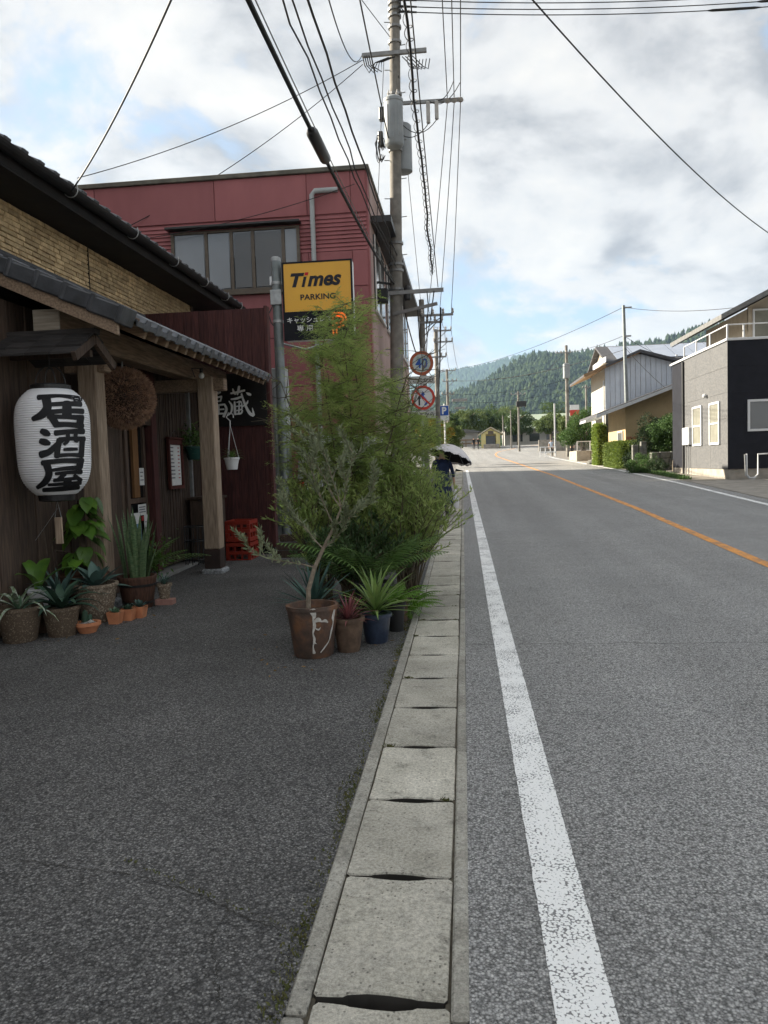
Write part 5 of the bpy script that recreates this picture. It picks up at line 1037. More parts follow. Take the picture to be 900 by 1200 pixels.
m_ = MB(); m_.prism([(SX0+.395, 4.735), (SX0+.455, 4.735), (SX0+.47, 4.785), (SX0+.41, 4.785)], 'y', SY-.011, SY-.0065); m_.build('letter_dot', 'sign_red', yp)
text_on('lettering', 'PARKING', (SX0+.62, SY-.008, 4.36), RT, UP, .10, 'sign_dark', yp, width=.62, bold=.02)
text_on('lettering', 'キャッシュレス', (SX0+.45, SY-.008, 3.97), RT, UP, .10, 'sign_white', bp_, width=.78, bold=.012)
text_on('lettering', '専 用', (SX0+.37, SY-.008, 3.83), RT, UP, .105, 'sign_white', bp_, width=.28, bold=.012)
PP = []
for i in range(9): PP += [(SX1-.36+.0, 3.68+i*.045)]
for i in range(9): PP += [(SX1-.30, 3.68+i*.045)] if i < 4 else []
for i in range(15): a = R(90-180*i/14); PP += [(SX1-.24+.12*math.cos(a)*.95, 3.945+.115*math.sin(a))]
for i in range(8): a = R(90-180*i/7); PP += [(SX1-.24+.06*math.cos(a), 3.945+.06*math.sin(a))]
for i in range(4): PP += [(SX1-.36+.035*i, 4.06), (SX1-.30+.02*i, 4.005), (SX1-.30+.02*i, 3.885), (SX1-.30+.025*i, 3.83)]
m_ = MB()
for (a, b) in PP: m_.box((a-.016, SY-.014, b-.016), (a+.016, SY-.0065, b+.016))
m_.build('led_letter', 'led_orange', bp_)
# grey box and white downpipe beside the pole
bx_ = empty('meter_cabinet', (-3.42, 13.9, gz(14)), 'tall pale grey metal cabinet standing behind the sign pole', 'cabinet'); m_ = MB(); m_.box((-3.52, 13.75, .1), (-3.16, 14.05, 3.2), bev=.01); m_.build('body', 'pvc_grey', bx_); m_ = MB(); m_.box((-3.5, 13.735, .3), (-3.36, 13.748, 3.0), bev=.004); m_.build('door', 'galvanised', bx_)
# timber pallet on the apron
pl_ = empty('timber_edging', (-2.2, 10.9, gz(10.9)), 'low stack of dark timber planks on the apron behind the plants', 'timber')
for i, z in enumerate((.06, .17, .29)): m_ = MB(); m_.box((-2.75+.06*i, 10.7, z+gz(10.8)), (-1.5, 10.78+.05*(i % 2), z+.10+gz(10.8)), bev=.008); m_.build('plank', 'dark_plank', pl_)

# ------------------------------------------------------------------ white van behind the plants
mat('car_white', (.74, .75, .76), (.70, .71, .72), scale=2, rough=.25, spec=.6); glass_mat('car_glass', (.03, .035, .04)); mat('tyre', (.018, .018, .018), (.025, .025, .025), rough=.9)
vx, vy, vz = -2.25, 15.2, gz(15.2); van = empty('parked_van', (vx, vy, vz), 'white compact van parked behind the feathery tree', 'van')
sec = [(-.74, .28), (.74, .28), (.76, .75), (.74, 1.0), (.66, 1.72), (.58, 1.8), (-.58, 1.8), (-.66, 1.72), (-.74, 1.0), (-.76, .75)]
m_ = MB(); rows = [(-1.62, .93, -.0), (-1.55, 1.0, 0), (.9, 1.0, 0), (1.45, .98, -.15)]; n = len(sec)
for j, (yy, s_, dz) in enumerate(rows):
    m_.v += [(vx+a*s_, vy+yy, vz+(b if b < 1.1 else b+dz*(b-1.0))) for a, b in sec]
for j in range(3): m_.f += [(j*n+i, j*n+(i+1) % n, (j+1)*n+(i+1) % n, (j+1)*n+i) for i in range(n)]
m_.f += [tuple(range(n))[::-1], tuple(range(3*n, 4*n))]; m_.mi = [0]*len(m_.f); m_.build('body', 'car_white', van)
m_ = MB(); m_.add([(vx-.60, vy-1.645, vz+1.05), (vx+.60, vy-1.645, vz+1.05), (vx+.53, vy-1.63, vz+1.66), (vx-.53, vy-1.63, vz+1.66), (vx-.60, vy-1.6, vz+1.05), (vx+.60, vy-1.6, vz+1.05), (vx+.53, vy-1.6, vz+1.66), (vx-.53, vy-1.6, vz+1.66)], [(0, 1, 2, 3), (4, 7, 6, 5), (0, 4, 5, 1), (1, 5, 6, 2), (2, 6, 7, 3), (3, 7, 4, 0)]); m_.build('rear_window', 'car_glass', van)
for s_ in (-1, 1):
    m_ = MB(); m_.prism([(vy-1.4, vz+1.06), (vy+1.1, vz+1.06), (vy+.95, vz+1.62), (vy-1.35, vz+1.62)], 'x', vx+s_*.70, vx+s_*.745); m_.build('side_window', 'car_glass', van)
    for yy in (-1.0, 1.0): m_ = MB(); m_.lathe([(.1, -.07), (.27, -.07), (.28, 0), (.27, .07), (.1, .07)], (0, 0, 0), 20); m_.xf(Matrix.Translation((vx+s_*.68, vy+yy, vz+.28)) @ Matrix.Rotation(R(90), 4, 'Y')); m_.build('wheel', 'tyre', van)
    m_ = MB(); m_.box((vx+s_*.60, vy-1.66, vz+.75), (vx+s_*.70, vy-1.6, vz+1.0)); m_.build('tail_light', 'sign_red', van)
m_ = MB(); m_.box((vx-.7, vy-1.69, vz+.3), (vx+.7, vy-1.6, vz+.5), bev=.02); m_.build('bumper', 'car_white', van); m_ = MB(); m_.box((vx-.17, vy-1.66, vz+.6), (vx+.17, vy-1.63, vz+.76)); m_.build('number_plate', 'sign_yellow', van)
# ------------------------------------------------------------------ utility poles
mat('pole_concrete', (.25, .235, .21), (.15, .14, .125), scale=4, rough=.9, bump=.3, bscale=30, detail=8); mat('arm_steel', (.27, .27, .265), (.20, .20, .2), scale=6, rough=.5, metal=.4); mat('transformer_grey', (.30, .32, .33), (.24, .26, .27), scale=3, rough=.45); mat('insulator', (.45, .43, .40), (.36, .34, .32), rough=.3); mat('cable_black', (.014, .014, .015), (.02, .02, .02), rough=.6)
def pole_at(p, top, h): return Vector((p[0]+(top[0]-p[0])*h/top[2], p[1]+(top[1]-p[1])*h/top[2], h))
B0, T0 = (-1.66, 19.0), (-1.30, 19.0, 14.5)
up = empty('utility_pole', (B0[0], B0[1], gz(19)), 'tall grey concrete utility pole with transformer rising above the plants', 'utility pole', 'utility poles along the street')
m_ = MB(); m_.tube([pole_at(B0, T0, h) for h in (0, 4, 8, 12, 14.5)], [.175, .158, .140, .122, .112], 20); m_.build('shaft', 'pole_concrete', up, smooth=True)
def band(z, r_, h=.06, m='arm_steel', nm='band'): c = pole_at(B0, T0, z); m_ = MB(); m_.lathe([(r_*.9, 0), (r_, .005), (r_, h), (r_*.9, h+.005)], c, 16); m_.build(nm, m, up)
for z in (11.4, 11.75, 12.0, 12.15, 12.3, 12.42, 6.05, 6.2, 6.7, 5.6, 10.2, 8.9): band(z, .150+.004*(14-z))
for i in range(16):
    z = 2.4+i*.45; c = pole_at(B0, T0, z); m_ = MB(); s_ = 1 if i % 2 else -1; m_.tube([c, c+Vector((s_*.27, -.05, 0))], .011, 5); m_.build('step_bolt', 'arm_steel', up)
for i in range(7):
    z = 9.7+i*.55; c = pole_at(B0, T0, z); m_ = MB(); s_ = 1 if i % 2 else -1; m_.tube([c, c+Vector((s_*.25, -.05, 0))], .011, 5); m_.build('step_bolt', 'arm_steel', up)
def arm(a, b, w=.08, h=.09, nm='crossarm'): m_ = MB(); m_.bar(a, b, w, h); return m_.build(nm, 'arm_steel', up)
arm((-2.16, 18.86, 11.13), (-.62, 18.86, 11.13)); A2 = arm((-1.3, 18.84, 9.95), (.19, 18.84, 9.93), .07, .07); arm((-1.7, 18.84, 5.52), (-.37, 18.84, 5.54), .07, .09); arm((-1.6, 18.82, 5.02), (-.52, 18.55, 5.16), .06, .07)
# hanging discs under the arm, pin posts on top
for x in (-.16, 0, .15):
    m_ = MB(); m_.lathe([(.02, -.05), (.06, -.03), (.075, .0), (.04, .02), (.06, .035), (.03, .06)], (x, 18.80, 9.90), 14); m_.build('insulator', 'insulator', A2, smooth=True)
for x in (-.42, -.62): m_ = MB(); m_.box((x-.045, 18.76, 9.50 if x > -.5 else 9.42), (x+.045, 18.86, 9.93 if x > -.5 else 9.93), bev=.02); m_.build('fuse_cutout', 'insulator', A2)
# transformer
tc0 = pole_at(B0, T0, 9.4)+Vector((0, -.42, 0)); m_ = MB(); m_.lathe([(.17, -.56), (.21, -.52), (.222, -.50), (.222, .45), (.236, .46), (.236, .52), (.17, .58), (.05, .6)], tc0, 28); tr_ = m_.build('transformer', 'transformer_grey', up, smooth=True)
for a in (-.6, .0, .6, 1.9, 3.6): m_ = MB(); m_.box((tc0.x-.012+.21*math.sin(a), tc0.y-.228*math.cos(a)-.01, tc0.z-.4), (tc0.x+.012+.21*math.sin(a), tc0.y-.21*math.cos(a)+.01, tc0.z+.35)); m_.build('cooling_fin', 'transformer_grey', tr_)
for x in (-.1, .1): m_ = MB(); m_.lathe([(.03, 0), (.045, .03), (.025, .06), (.04, .09), (.02, .13), (.012, .18)], (tc0.x+x, tc0.y, tc0.z+.58), 10); m_.build('bushing', 'insulator', tr_, smooth=True)
tc1 = pole_at(B0, T0, 9.0)+Vector((.16, .30, 0)); m_ = MB(); m_.lathe([(.18, -.5), (.22, -.47), (.22, .6), (.18, .65)], tc1, 24); m_.build('transformer', 'transformer_grey', up, smooth=True)
m_ = MB(); m_.box((tc0.x-.36, tc0.y+.1, 9.55), (tc0.x-.22, tc0.y+.28, 9.85), bev=.02); m_.box((tc0.x-.40, tc0.y+.12, 8.95), (tc0.x-.28, tc0.y+.26, 9.3), bev=.02); m_.build('junction_box', 'black_metal', up)
rr = random.Random(8)
def jumper(pts, r_): m_ = MB(); m_.tube(pts, r_, 5); m_.build('jumper_cable', 'cable_black', up, smooth=True)
for k_ in range(7):
    c = Vector((tc0.x-.36+rr.uniform(-.06, .06), tc0.y+.15, 8.85)); jumper([c+Vector((.07*math.cos(t)*rr.uniform(.6, 1.3), .05*math.sin(t*2), .28*math.sin(t)+.1*k_/7)) for t in np.linspace(0, 5.6, 12)], .010)
for k_ in range(4):
    c = Vector((-2.14+.05*k_, 18.82, 11.1)); jumper([c, c+Vector((.05, -.05, -.25)), c+Vector((.15+.05*k_, -.05, -.42)), c+Vector((.3, -.05, -.2)), c+Vector((.62, 0, -.08))], .014)
for k_ in range(4):
    c = Vector((-.95+.08*k_, 18.8, 11.0)); jumper([c+Vector((-.25, 0, .0)), c+Vector((.0, -.03, -.28)), c+Vector((.12, -.03, -.34)), c+Vector((.16, 0, -.1))], .012)
for (p, q, s_) in (((-.42, 18.8, 9.95), (.0, 18.8, 10.35), .15), ((-.62, 18.8, 9.95), (.15, 18.8, 10.3), .25), ((-.42, 18.8, 9.5), (tc0.x+.2, tc0.y, 9.35), .25), ((-.62, 18.8, 9.42), (tc0.x+.2, tc0.y, 9.1), .15), ((-1.1, 18.8, 12.6), (-.5, 18.8, 13.4), .5), ((-.9, 18.8, 13.2), (.1, 18.8, 13.6), .5)):
    jumper([Vector(p).lerp(Vector(q), i/8)-Vector((0, 0, s_*4*(i/8)*(1-i/8))) for i in range(9)], .010)

m_ = MB(); c = pole_at(B0, T0, 5.75); m_.lathe([(.06, 0), (.09, .05), (.09, .3), (.06, .36)], c+Vector((.27, -.1, -.42)), 12); m_.box((c.x-.42, c.y-.2, c.z-.45), (c.x-.2, c.y, c.z-.1), bev=.02); m_.build('splice_box', 'black_metal', up)
lp = MB(); lp.tube([pole_at(B0, T0, 5.75), (-2.1, 18.6, 5.78)], .03, 6); lamp = lp.build('lamp_arm', 'black_metal', up); m_ = MB(); m_.box((-2.65, 18.5, 5.70), (-2.05, 18.72, 5.82), bev=.03); m_.build('lamp_head', 'black_metal', lamp)

def small_pole(name, label, x, y, top, arms, r0=.15, m='pole_concrete', group='utility poles along the street', xt=0, extra=None):
    z0 = gz(y); t = empty(name, (x, y, z0), label, 'utility pole', group); m_ = MB(); m_.tube([(x, y, z0), (x+xt*.5, y, (z0+top)/2), (x+xt, y, top)], [r0, r0*.85, r0*.68], 12); m_.build('shaft', m, t, smooth=True)
    for (a, b, z) in arms:
        m_ = MB(); m_.bar((x+a, y-.12, z), (x+b, y-.12, z), .07, .08); ar = m_.build('crossarm', 'arm_steel', t)
        if b-a > .8:
            for f in (.0, .35, .68, .98): m_ = MB(); xx = x+a+(b-a)*f; m_.lathe([(.03, 0), (.06, .05), (.035, .09), (.05, .14), (.01, .2)], (xx, y-.12, z+.04), 8); m_.build('insulator', 'insulator', ar)
            m_ = MB(); m_.tube([(x, y-.12, z-.55), (x+b*.7, y-.12, z-.02)], .02, 5); m_.build('brace', 'arm_steel', ar)
    return t
p1 = small_pole('utility_pole', 'nearest of the three slim poles seen past the round traffic signs', -1.38, 28.6, 7.35, [(.0, 1.15, 6.75), (-.1, .75, 6.5)], .14)
p2 = small_pole('utility_pole', 'second slim pole behind the parking symbol sign, with three crossarms', -1.32, 42.5, 8.6, [(-.1, .85, 8.5), (-.1, .9, 7.9), (-.3, .55, 7.1)], .15)
p3 = small_pole('utility_pole', 'farthest slim pole left of the road, topped by a wide crossarm', -1.3, 72, 9.9, [(-1.0, .8, 9.75), (-.4, .9, 8.8), (-.5, .6, 7.6)], .16)
m_ = MB(); m_.box((-.9, 71.7, 6.9), (.5, 71.9, 7.15), bev=.03); m_.box((-.7, 71.7, 6.2), (.3, 71.9, 6.4), bev=.03); m_.build('junction_box', 'arm_steel', p3)
p4 = small_pole('utility_pole', 'slim grey steel pole standing by the hedge on the right', 9.46, 45.6, 9.95, [(-.25, .25, 9.8), (-.2, .2, 8.2)], .13, m='pole_steel', xt=-.18)
p5 = small_pole('utility_pole', 'concrete pole with a grey box transformer above the round green bush', 9.95, 75, 12.0, [(-1.0, .4, 11.3)], .19)
m_ = MB(); m_.box((9.65, 74.6, 8.9), (10.2, 75.4, 10.3), bev=.05); m_.build('transformer', 'transformer_grey', p5)
p6 = small_pole('utility_pole', 'brown wooden-looking pole beyond the crossing, carrying a dark box', 7.3, 102, 10.2, [(-.9, .9, 9.8)], .16); m_ = MB(); m_.box((7.0, 101.6, 8.2), (8.3, 102.2, 8.9), bev=.05); m_.build('junction_box', 'black_metal', p6)
p7 = small_pole('utility_pole', 'pale thin pole right of the yellow hut', 6.6, 128, 8.6, [], .12); p8 = small_pole('utility_pole', 'thin dark pole between the hut and the white barrier', 6.9, 112, 8.4, [], .1)
p9 = small_pole('utility_pole', 'short brown pole behind the green bush beside the red sign', 17.2, 110, 11.4, [(-.5, .5, 11.0)], .18)

# ------------------------------------------------------------------ cables
def sag(a, b, s_, n=18):
    a, b = Vector(a), Vector(b); return [a.lerp(b, i/n)-Vector((0, 0, s_*4*(i/n)*(1-i/n))) for i in range(n+1)]
def cable(label, pts, r_=.012, name='cable', sags=None, group='overhead cables', n=6):
    m_ = MB(); m_.tube(pts, r_, n); return m_.build(name, 'cable_black', None, smooth=True, label=label, cat='cable', group=group)
PB = -15.0
A = lambda z, dx=0: tuple(pole_at(B0, T0, z)+Vector((dx, -.15, 0)))
# towards the camera, along the street
c0 = empty('cable', (-1.6, 5, 4.9), 'thickest black cable overhead, carrying a black splice case', 'cable', 'overhead cables')
pts = sag((-1.55, -14, 6.2), A(5.75, -.05), .95, 40); m_ = MB(); m_.tube(pts, .024, 8); m_.build('sheath', 'cable_black', c0, smooth=True)
i_ = min(range(41), key=lambda i: abs(pts[i].y-9.3)); d = (pts[i_+1]-pts[i_]).normalized(); m_ = MB(); q = pts[i_]; m_.tube([q-d*.48, q-d*.40, q+d*.40, q+d*.48], [.04, .068, .068, .04], 12); m_.build('splice_case', 'black_metal', c0, smooth=True)
m_ = MB(); m_.tube([p+Vector((.03, 0, .055)) for p in pts], .006, 5); m_.build('messenger_wire', 'arm_steel', c0)
rr = random.Random(21)
def wavy(pts, amp):
    return [p+Vector((rr.uniform(-amp, amp), 0, rr.uniform(-amp, amp))) for p in pts]
cable('wavy black cable just right of the thick splice cable', wavy(sag((-1.50, -14, 6.6), A(6.12), .75, 46), .022), .010)
cable('paired twin of the wavy cable, running a little higher to the pole', wavy(sag((-1.42, -14, 7.2), A(6.25), .9, 46), .022), .010)
cable('highest of the three wavy cables running over the pub forecourt', wavy(sag((-1.36, -14, 7.6), A(6.4, .05), .85, 46), .02), .014)
cable('taut black cable meeting the pole just below the upper crossarm bands', sag((-1.25, -14, 12.2), A(9.0, -.12), .9, 30), .014)
sc_ = empty('cable', (-.6, 10, 7), 'black spiral-bound cable hanging right of the tall pole', 'cable', 'overhead cables'); pts = wavy(sag((-.55, -14, 12.0), (-.62, 19.2, 6.0), .6, 60), .025); m_ = MB(); m_.tube(pts, .019, 6); m_.build('sheath', 'cable_black', sc_, smooth=True)
hp = []
for i in range(900):
    f = 22+i/900*38; j = min(59, int(f)); q = pts[j].lerp(pts[j+1], f-j); a = i*.55; hp.append(q+Vector((.055*math.cos(a), 0, .055*math.sin(a))))
m_ = MB(); m_.tube(hp, .006, 4); m_.build('spiral_binding', 'cable_black', sc_)
cable('thin cable inside the spiral-bound cable to the lower crossarm', sag((-.45, -14, 11.6), (-.5, 18.8, 5.6), .5, 40), .009)
for k_, (x, lab) in enumerate(((-.16, 'left one of three bare wires dropping to the upper insulator arm'), (0, 'middle one of three bare wires dropping to the upper insulator arm'), (.15, 'right one of three bare wires dropping to the upper insulator arm'))):
    cable(lab, sag((x*1.6, -14, 10.6), (x, 18.80, 9.98), .45, 24), .010)
    lab2 = ('left', 'middle', 'right')[k_]+' one of three wires from the upper arm down to the far pole'
    cable(lab2, sag((x, 18.86, 9.9), (-1.38+.25+.42*k_, 28.5, 6.98), .15, 16), .010)
    lab3 = ('left', 'middle', 'right')[k_]+' one of the wires between the two nearest slim poles'
    cable(lab3, sag((-1.38+.25+.42*k_, 28.5, 6.98), (-1.3+.1+.35*k_, 42.4, 8.7), .25, 12), .010)
    lab4 = ('left', 'middle', 'right')[k_]+' one of the wires from the second slim pole to the farthest one'
    cable(lab4, sag((-1.3+.1+.35*k_, 42.4, 8.7), (-1.9+.8*k_, 71.8, 9.95), .35, 12), .012)
cable('black cable from the splice box down to the round traffic signs pole', sag(A(5.6, .1), (-1.38, 28.6, 4.9), .35), .018)
cable('drooping cable from the lower crossarm to the nearest slim pole', sag((-.6, 18.8, 5.5), (-1.38, 28.6, 5.6), .3), .014)
cable('low cable linking the slim poles above the parking symbol', sag((-1.38, 28.6, 5.3), (-1.32, 42.5, 6.2), .4), .018)
cable('slack loop of cable from the lower crossarm past the traffic signs', wavy(sag((-.75, 18.7, 5.5), (-1.36, 28.6, 5.0), .75), .02), .012)
cable('second slack loop of cable behind the traffic signs', wavy(sag((-1.0, 18.8, 5.1), (-1.4, 28.6, 4.5), .55), .02), .012)
cable('thick drooping cable passing behind the upper round sign', sag((-.45, 18.8, 5.1), (-1.3, 42.5, 5.4), .8), .022)
cable('thin straight wire between pole top and nearest slim pole', sag(A(10.6, .1), (-1.4, 28.6, 7.2), .1), .008)
cable('thin vertical-looking wire left of the transformer', sag(A(11.0, -.25), (-1.98, 18.0, 5.2), .02), .008)
# service drops
cable('service cable curving from the top edge down to the pub eave hook', [Vector((-1.9, 5.6, 5.0))]+sag((-1.9, 5.6, 5.02), (-4.27, 8.35, 4.52), .10, 16), .0085)
cable('service cable reaching the left end of the upper crossarm from top left', sag((-1.45, 8.5, 7.0), (-2.16, 18.8, 11.1), .55, 20), .010)
cable('upper thin wire crossing the sky above the red building roof', sag((-2.14, 18.8, 11.0), (-8.3, 16.6, 7.9), .25), .009)
cable('lower thin wire falling from the crossarm to the red building wall', sag((-2.14, 18.8, 10.9), (-7.4, 17.0, 6.9), .25), .009)
cable('faint wire along the red building facade above its window', sag((-2.2, 17.0, 7.5), (-6.9, 16.9, 6.6), .12), .008)
cable('thin stay wire running up left from the upper crossarm with a small ball', sag(A(11.5, -.1), (-2.5, 10, 9.3), .05), .009)
for k_, (z, zz) in enumerate(((12.45, 13.45), (12.33, 13.25), (12.18, 13.1), (12.06, 12.95))):
    w_ = empty('cable', (2, 19, 12), ('topmost', 'second highest', 'third highest', 'lowest')[k_]+' of the four wires leaving the pole top to the right', 'cable', 'overhead cables'); pts = sag(A(z, .1), (13.5, 21.5, zz), .35, 24); m_ = MB(); m_.tube(pts, .011, 6); m_.build('wire', 'cable_black', w_, smooth=True)
    f = (17, 17, 14, 12)[k_]; m_ = MB(); m_.tube([pts[f].lerp(pts[f+1], .1), pts[f].lerp(pts[f+1], .3), pts[f+1], pts[f+2], pts[f+2].lerp(pts[f+3], .3)], [.012, .03, .033, .03, .012], 8); m_.build('wire_sleeve', 'cable_black', w_, smooth=True)
    m_ = MB(); m_.tube([pts[0], pts[1].lerp(pts[0], .3)], [.03, .02], 6); m_.build('dead_end_clamp', 'black_metal', w_)
cable('long thin wire crossing the road from the top centre to the right edge', sag((.52, 9.0, 6.95), (9.6, 23, 6.9), .42, 24), .011)
cable('thick cable cutting the top right corner of the sky', sag((2.0, 7.2, 6.45), (4.6, 9.6, 7.0), .03, 8), .016)
# right side of the road
P4 = Vector((9.28, 45.6, 9.85))
cable('wire from the hedge pole top towards the far left poles', sag(P4, (-.6, 72, 9.85), .5), .014)
cable('middle wire from the hedge pole running left to the transformer pole', sag(P4-Vector((0, 0, 1.6)), (9.0, 75, 11.4), .3), .014)
cable('lowest wire from the hedge pole running left across the hillside', sag(P4-Vector((0, 0, 2.4)), (-.5, 72, 8.8), .5), .014)
cable('wire from the hedge pole top to the dark house eave', sag(P4, (12.5, 30, 7.0), .35), .013)
cable('wire from the hedge pole to the white house roof', sag(P4-Vector((0, 0, 1.6)), (13.2, 47.8, 6.8), .2), .012)
cable('service wire pair end slanting from the hedge pole to the tan house', sag(P4-Vector((0, 0, 2.2)), (11.4, 43.2, 4.6), .15), .012)
for k_, (z, w) in enumerate(((8.85, 7.9), (7.6, 6.6), (6.9, 5.6))):
    cable(('upper', 'middle', 'lower')[k_]+' of the wires spanning the road end before the hillside', sag((-1.2, 72, z), (9.95, 75, w+2.2), .45), .014)
cable('wire from the transformer pole to the pole beyond the crossing', sag((9.6, 75, 11.2), (7.3, 102, 9.9), .4), .016)

# ------------------------------------------------------------------ traffic signs
mat('sign_ring', (.58, .055, .035), (.50, .05, .03), rough=.4); mat('sign_ring_faded', (.42, .10, .045), (.34, .10, .05), scale=9, rough=.5); mat('sign_face', (.70, .71, .70), (.62, .64, .63), scale=6, rough=.4); mat('sign_face_worn', (.55, .60, .58), (.25, .36, .33), scale=9, rough=.5, detail=6); mat('sign_blue', (.02, .10, .42), (.02, .08, .36), rough=.4); mat('sign_plate', (.55, .56, .53), (.45, .46, .43), scale=5)
def disc(c, r_, y, m, nm, parent, r_in=0, thick=.006):
    m_ = MB(); n = 36
    if r_in: m_.lathe([(r_in, 0), (r_, 0), (r_, thick), (r_in, thick), (r_in, 0)], (0, 0, 0), n)
    else: m_.lathe([(.001, 0), (r_, 0), (r_, thick), (.001, thick)], (0, 0, 0), n)
    m_.xf(Matrix.Translation((c[0], y, c[1])) @ Matrix.Rotation(R(90), 4, 'X')); return m_.build(nm, m, parent)
sx, sy = -.975, 19.3
sp_ = empty('traffic_sign_post', (sx-.02, sy+.05, gz(sy)), 'post with a worn speed limit sign above a no-overtaking sign', 'traffic sign')
m_ = MB(); m_.tube([(sx-.05, sy+.05, 0.2), (sx+.0, sy+.05, 4.25)], .038, 10); m_.build('post', 'galvanised', sp_, smooth=True)
a = disc((sx, 3.87), .30, sy, 'sign_face_worn', 'speed_sign', sp_); disc((sx, 3.87), .30, sy-.004, 'sign_ring_faded', 'ring', a, .225)
text_on('lettering', '40', (sx, sy-.0075, 3.87), RT, UP, .24, 'sign_blue', a, width=.30, bold=.02)
b_ = disc((sx+.015, 3.02), .30, sy, 'sign_face', 'no_overtaking_sign', sp_); disc((sx+.015, 3.02), .30, sy-.004, 'sign_ring', 'ring', b_, .238)
m_ = MB(); m_.bar((sx-.16, sy-.010, 3.19), (sx+.19, sy-.010, 2.85), .004, .045, up=(.7, 0, .7)); m_.build('slash', 'sign_ring', b_)
def arrow(pts, w, head, y):
    m_ = MB(); V, F = ribbon([(p, q, w) for p, q in pts]); m_.add([(u, y, v) for u, v in V], F); p = Vector(pts[-1]); m_.add([(p.x-head, y-.0004, p.y), (p.x+head, y-.0004, p.y), (p.x, y-.0004, p.y+head*1.5)], [(0, 1, 2)]); return m_
arrow([(sx+.06, 2.84), (sx+.10, 2.90), (sx+.08, 2.97), (sx+.02, 3.04), (sx+.015, 3.09)], .045, .06, sy-.0075).build('arrow', 'sign_blue', b_, fixn=False); arrow([(sx-.08, 2.84), (sx-.08, 3.0)], .04, .055, sy-.0075).build('arrow', 'ink_black', b_, fixn=False)
for z, tx in ((3.46, 'ここから'), (2.60, 'ここから')):
    m_ = MB(); m_.box((sx-.32, sy, z-.095), (sx+.32, sy+.006, z+.095), bev=.002); q = m_.build('plate', 'sign_plate', sp_); text_on('lettering', tx, (sx+.03, sy-.003, z), RT, UP, .11, 'ink_black', q, width=.5, bold=.012)
ps2 = empty('parking_symbol_sign', (-1.02, 45, gz(45)), 'small blue parking symbol sign on a thin white post', 'traffic sign'); m_ = MB(); m_.tube([(-1.02, 45.04, gz(45)), (-1.02, 45.04, 4.75)], .05, 8); m_.build('post', 'sign_white', ps2)
m_ = MB(); m_.box((-1.29, 45, 3.8), (-.77, 45.03, 4.66), bev=.01); q = m_.build('plate', 'sign_white', ps2); m_ = MB(); m_.box((-1.27, 44.99, 4.08), (-.79, 44.998, 4.63)); q2 = m_.build('blue_panel', 'sign_blue', q); text_on('lettering', 'P', (-1.03, 44.985, 4.36), RT, UP, .42, 'sign_white', q, width=.27, bold=.04)
# ------------------------------------------------------------------ dark house on the right
mat('grey_siding', (.125, .125, .126), (.085, .087, .09), scale=9, rough=.75, rnd=.03, stretch=(1, 1, 2.4), bump=.5, bscale=30); mat('black_siding', (.014, .015, .020), (.018, .019, .025), scale=3, rough=.75, rnd=.03, spec=.15); mat('foundation', (.34, .31, .27), (.24, .22, .19), scale=3, bump=.2, rough=.9); mat('white_metal', (.60, .61, .62), (.54, .55, .56), rough=.4)
mat('beige_wall', (.40, .345, .27), (.34, .29, .225), scale=3, rough=.9); mat('curtain', (.20, .195, .16), (.16, .155, .125), scale=4, rough=.6); mat('roof_grey', (.17, .17, .165), (.12, .12, .118), scale=6, rough=.6); glass_mat('room_glass', (.10, .105, .11), .05)
HX, HY, HZ = 9.4, 28.65, gz(28.65)
dh = empty('dark_house', (13, 31, HZ), 'black and grey flat-topped house with a balcony rail at the right edge', 'house')
m_ = MB(); m_.box((HX+.03, HY+.03, HZ-.3), (19, 36, HZ+.37)); m_.build('foundation', 'foundation', dh)
m_ = MB(); m_.box((HX+.02, HY+.02, HZ+.37), (19, 36, 5.36)); m_.build('wall', 'black_siding', dh)
z = HZ+.375; k_ = 0          # siding courses, road side in single boards
while z < 5.3:
    ya = HY
    for yb in (30.6, 32.4, 34.1):
        m_ = MB(); m_.box((HX, ya+.004, z), (HX+.019, yb-.004, min(z+.904, 5.355)), bev=.002); m_.build('siding_board', 'grey_siding', dh); ya = yb
    for xa, xb in ((HX+.0, 12.6), (12.6, 15.8), (15.8, 19)):
        m_ = MB(); m_.box((xa+.004, HY-.019, z), (xb-.004, HY+.019, min(z+.907, 5.355)), bev=.001); m_.build('siding_board', 'black_siding', dh)
    z += .91; k_ += 1
m_ = MB(); m_.box((HX-.012, HY-.032, HZ+.37), (HX+.03, HY-.0191, 5.355)); m_.build('corner_trim', 'black_siding', dh)
m_ = MB(); m_.box((HX-.06, HY-.06, 5.36), (19.1, 36.1, 5.45), bev=.01); m_.build('coping', 'white_metal', dh)
rl_ = MB(); rl_.tube([(HX, 34.0, 5.92), (HX, HY, 5.92), (19, HY, 5.92)], .022, 8); rail = rl_.build('balcony_rail', 'white_metal', dh)
for (x, y) in [(HX, 34), (HX, 32.3), (HX, 30.6), (HX, HY+.02), (HX+.55, HY), (HX+2.4, HY), (HX+4.4, HY)]: m_ = MB(); m_.box((x-.025, y-.025, 5.45), (x+.025, y+.025, 5.90)); m_.build('rail_post', 'white_metal', rail)
for (a, b) in ((31.62, 32.72), (29.5, 30.55)):
    m_ = MB(); m_.box((HX-.03, a, 1.78), (HX+.01, b, 3.24)); w_ = m_.build('window', 'curtain', dh); m_ = MB(); m_.box((HX-.06, a-.05, 1.72), (HX-.005, a+.03, 3.3)); m_.box((HX-.06, b-.03, 1.72), (HX-.005, b+.05, 3.3)); m_.box((HX-.058, a+.03, 1.72), (HX-.006, b-.03, 1.8)); m_.box((HX-.058, a+.03, 3.22), (HX-.006, b-.03, 3.3)); m_.box((HX-.058, a+.03, 2.48), (HX-.031, b-.03, 2.54)); m_.build('frame', 'white_metal', w_)
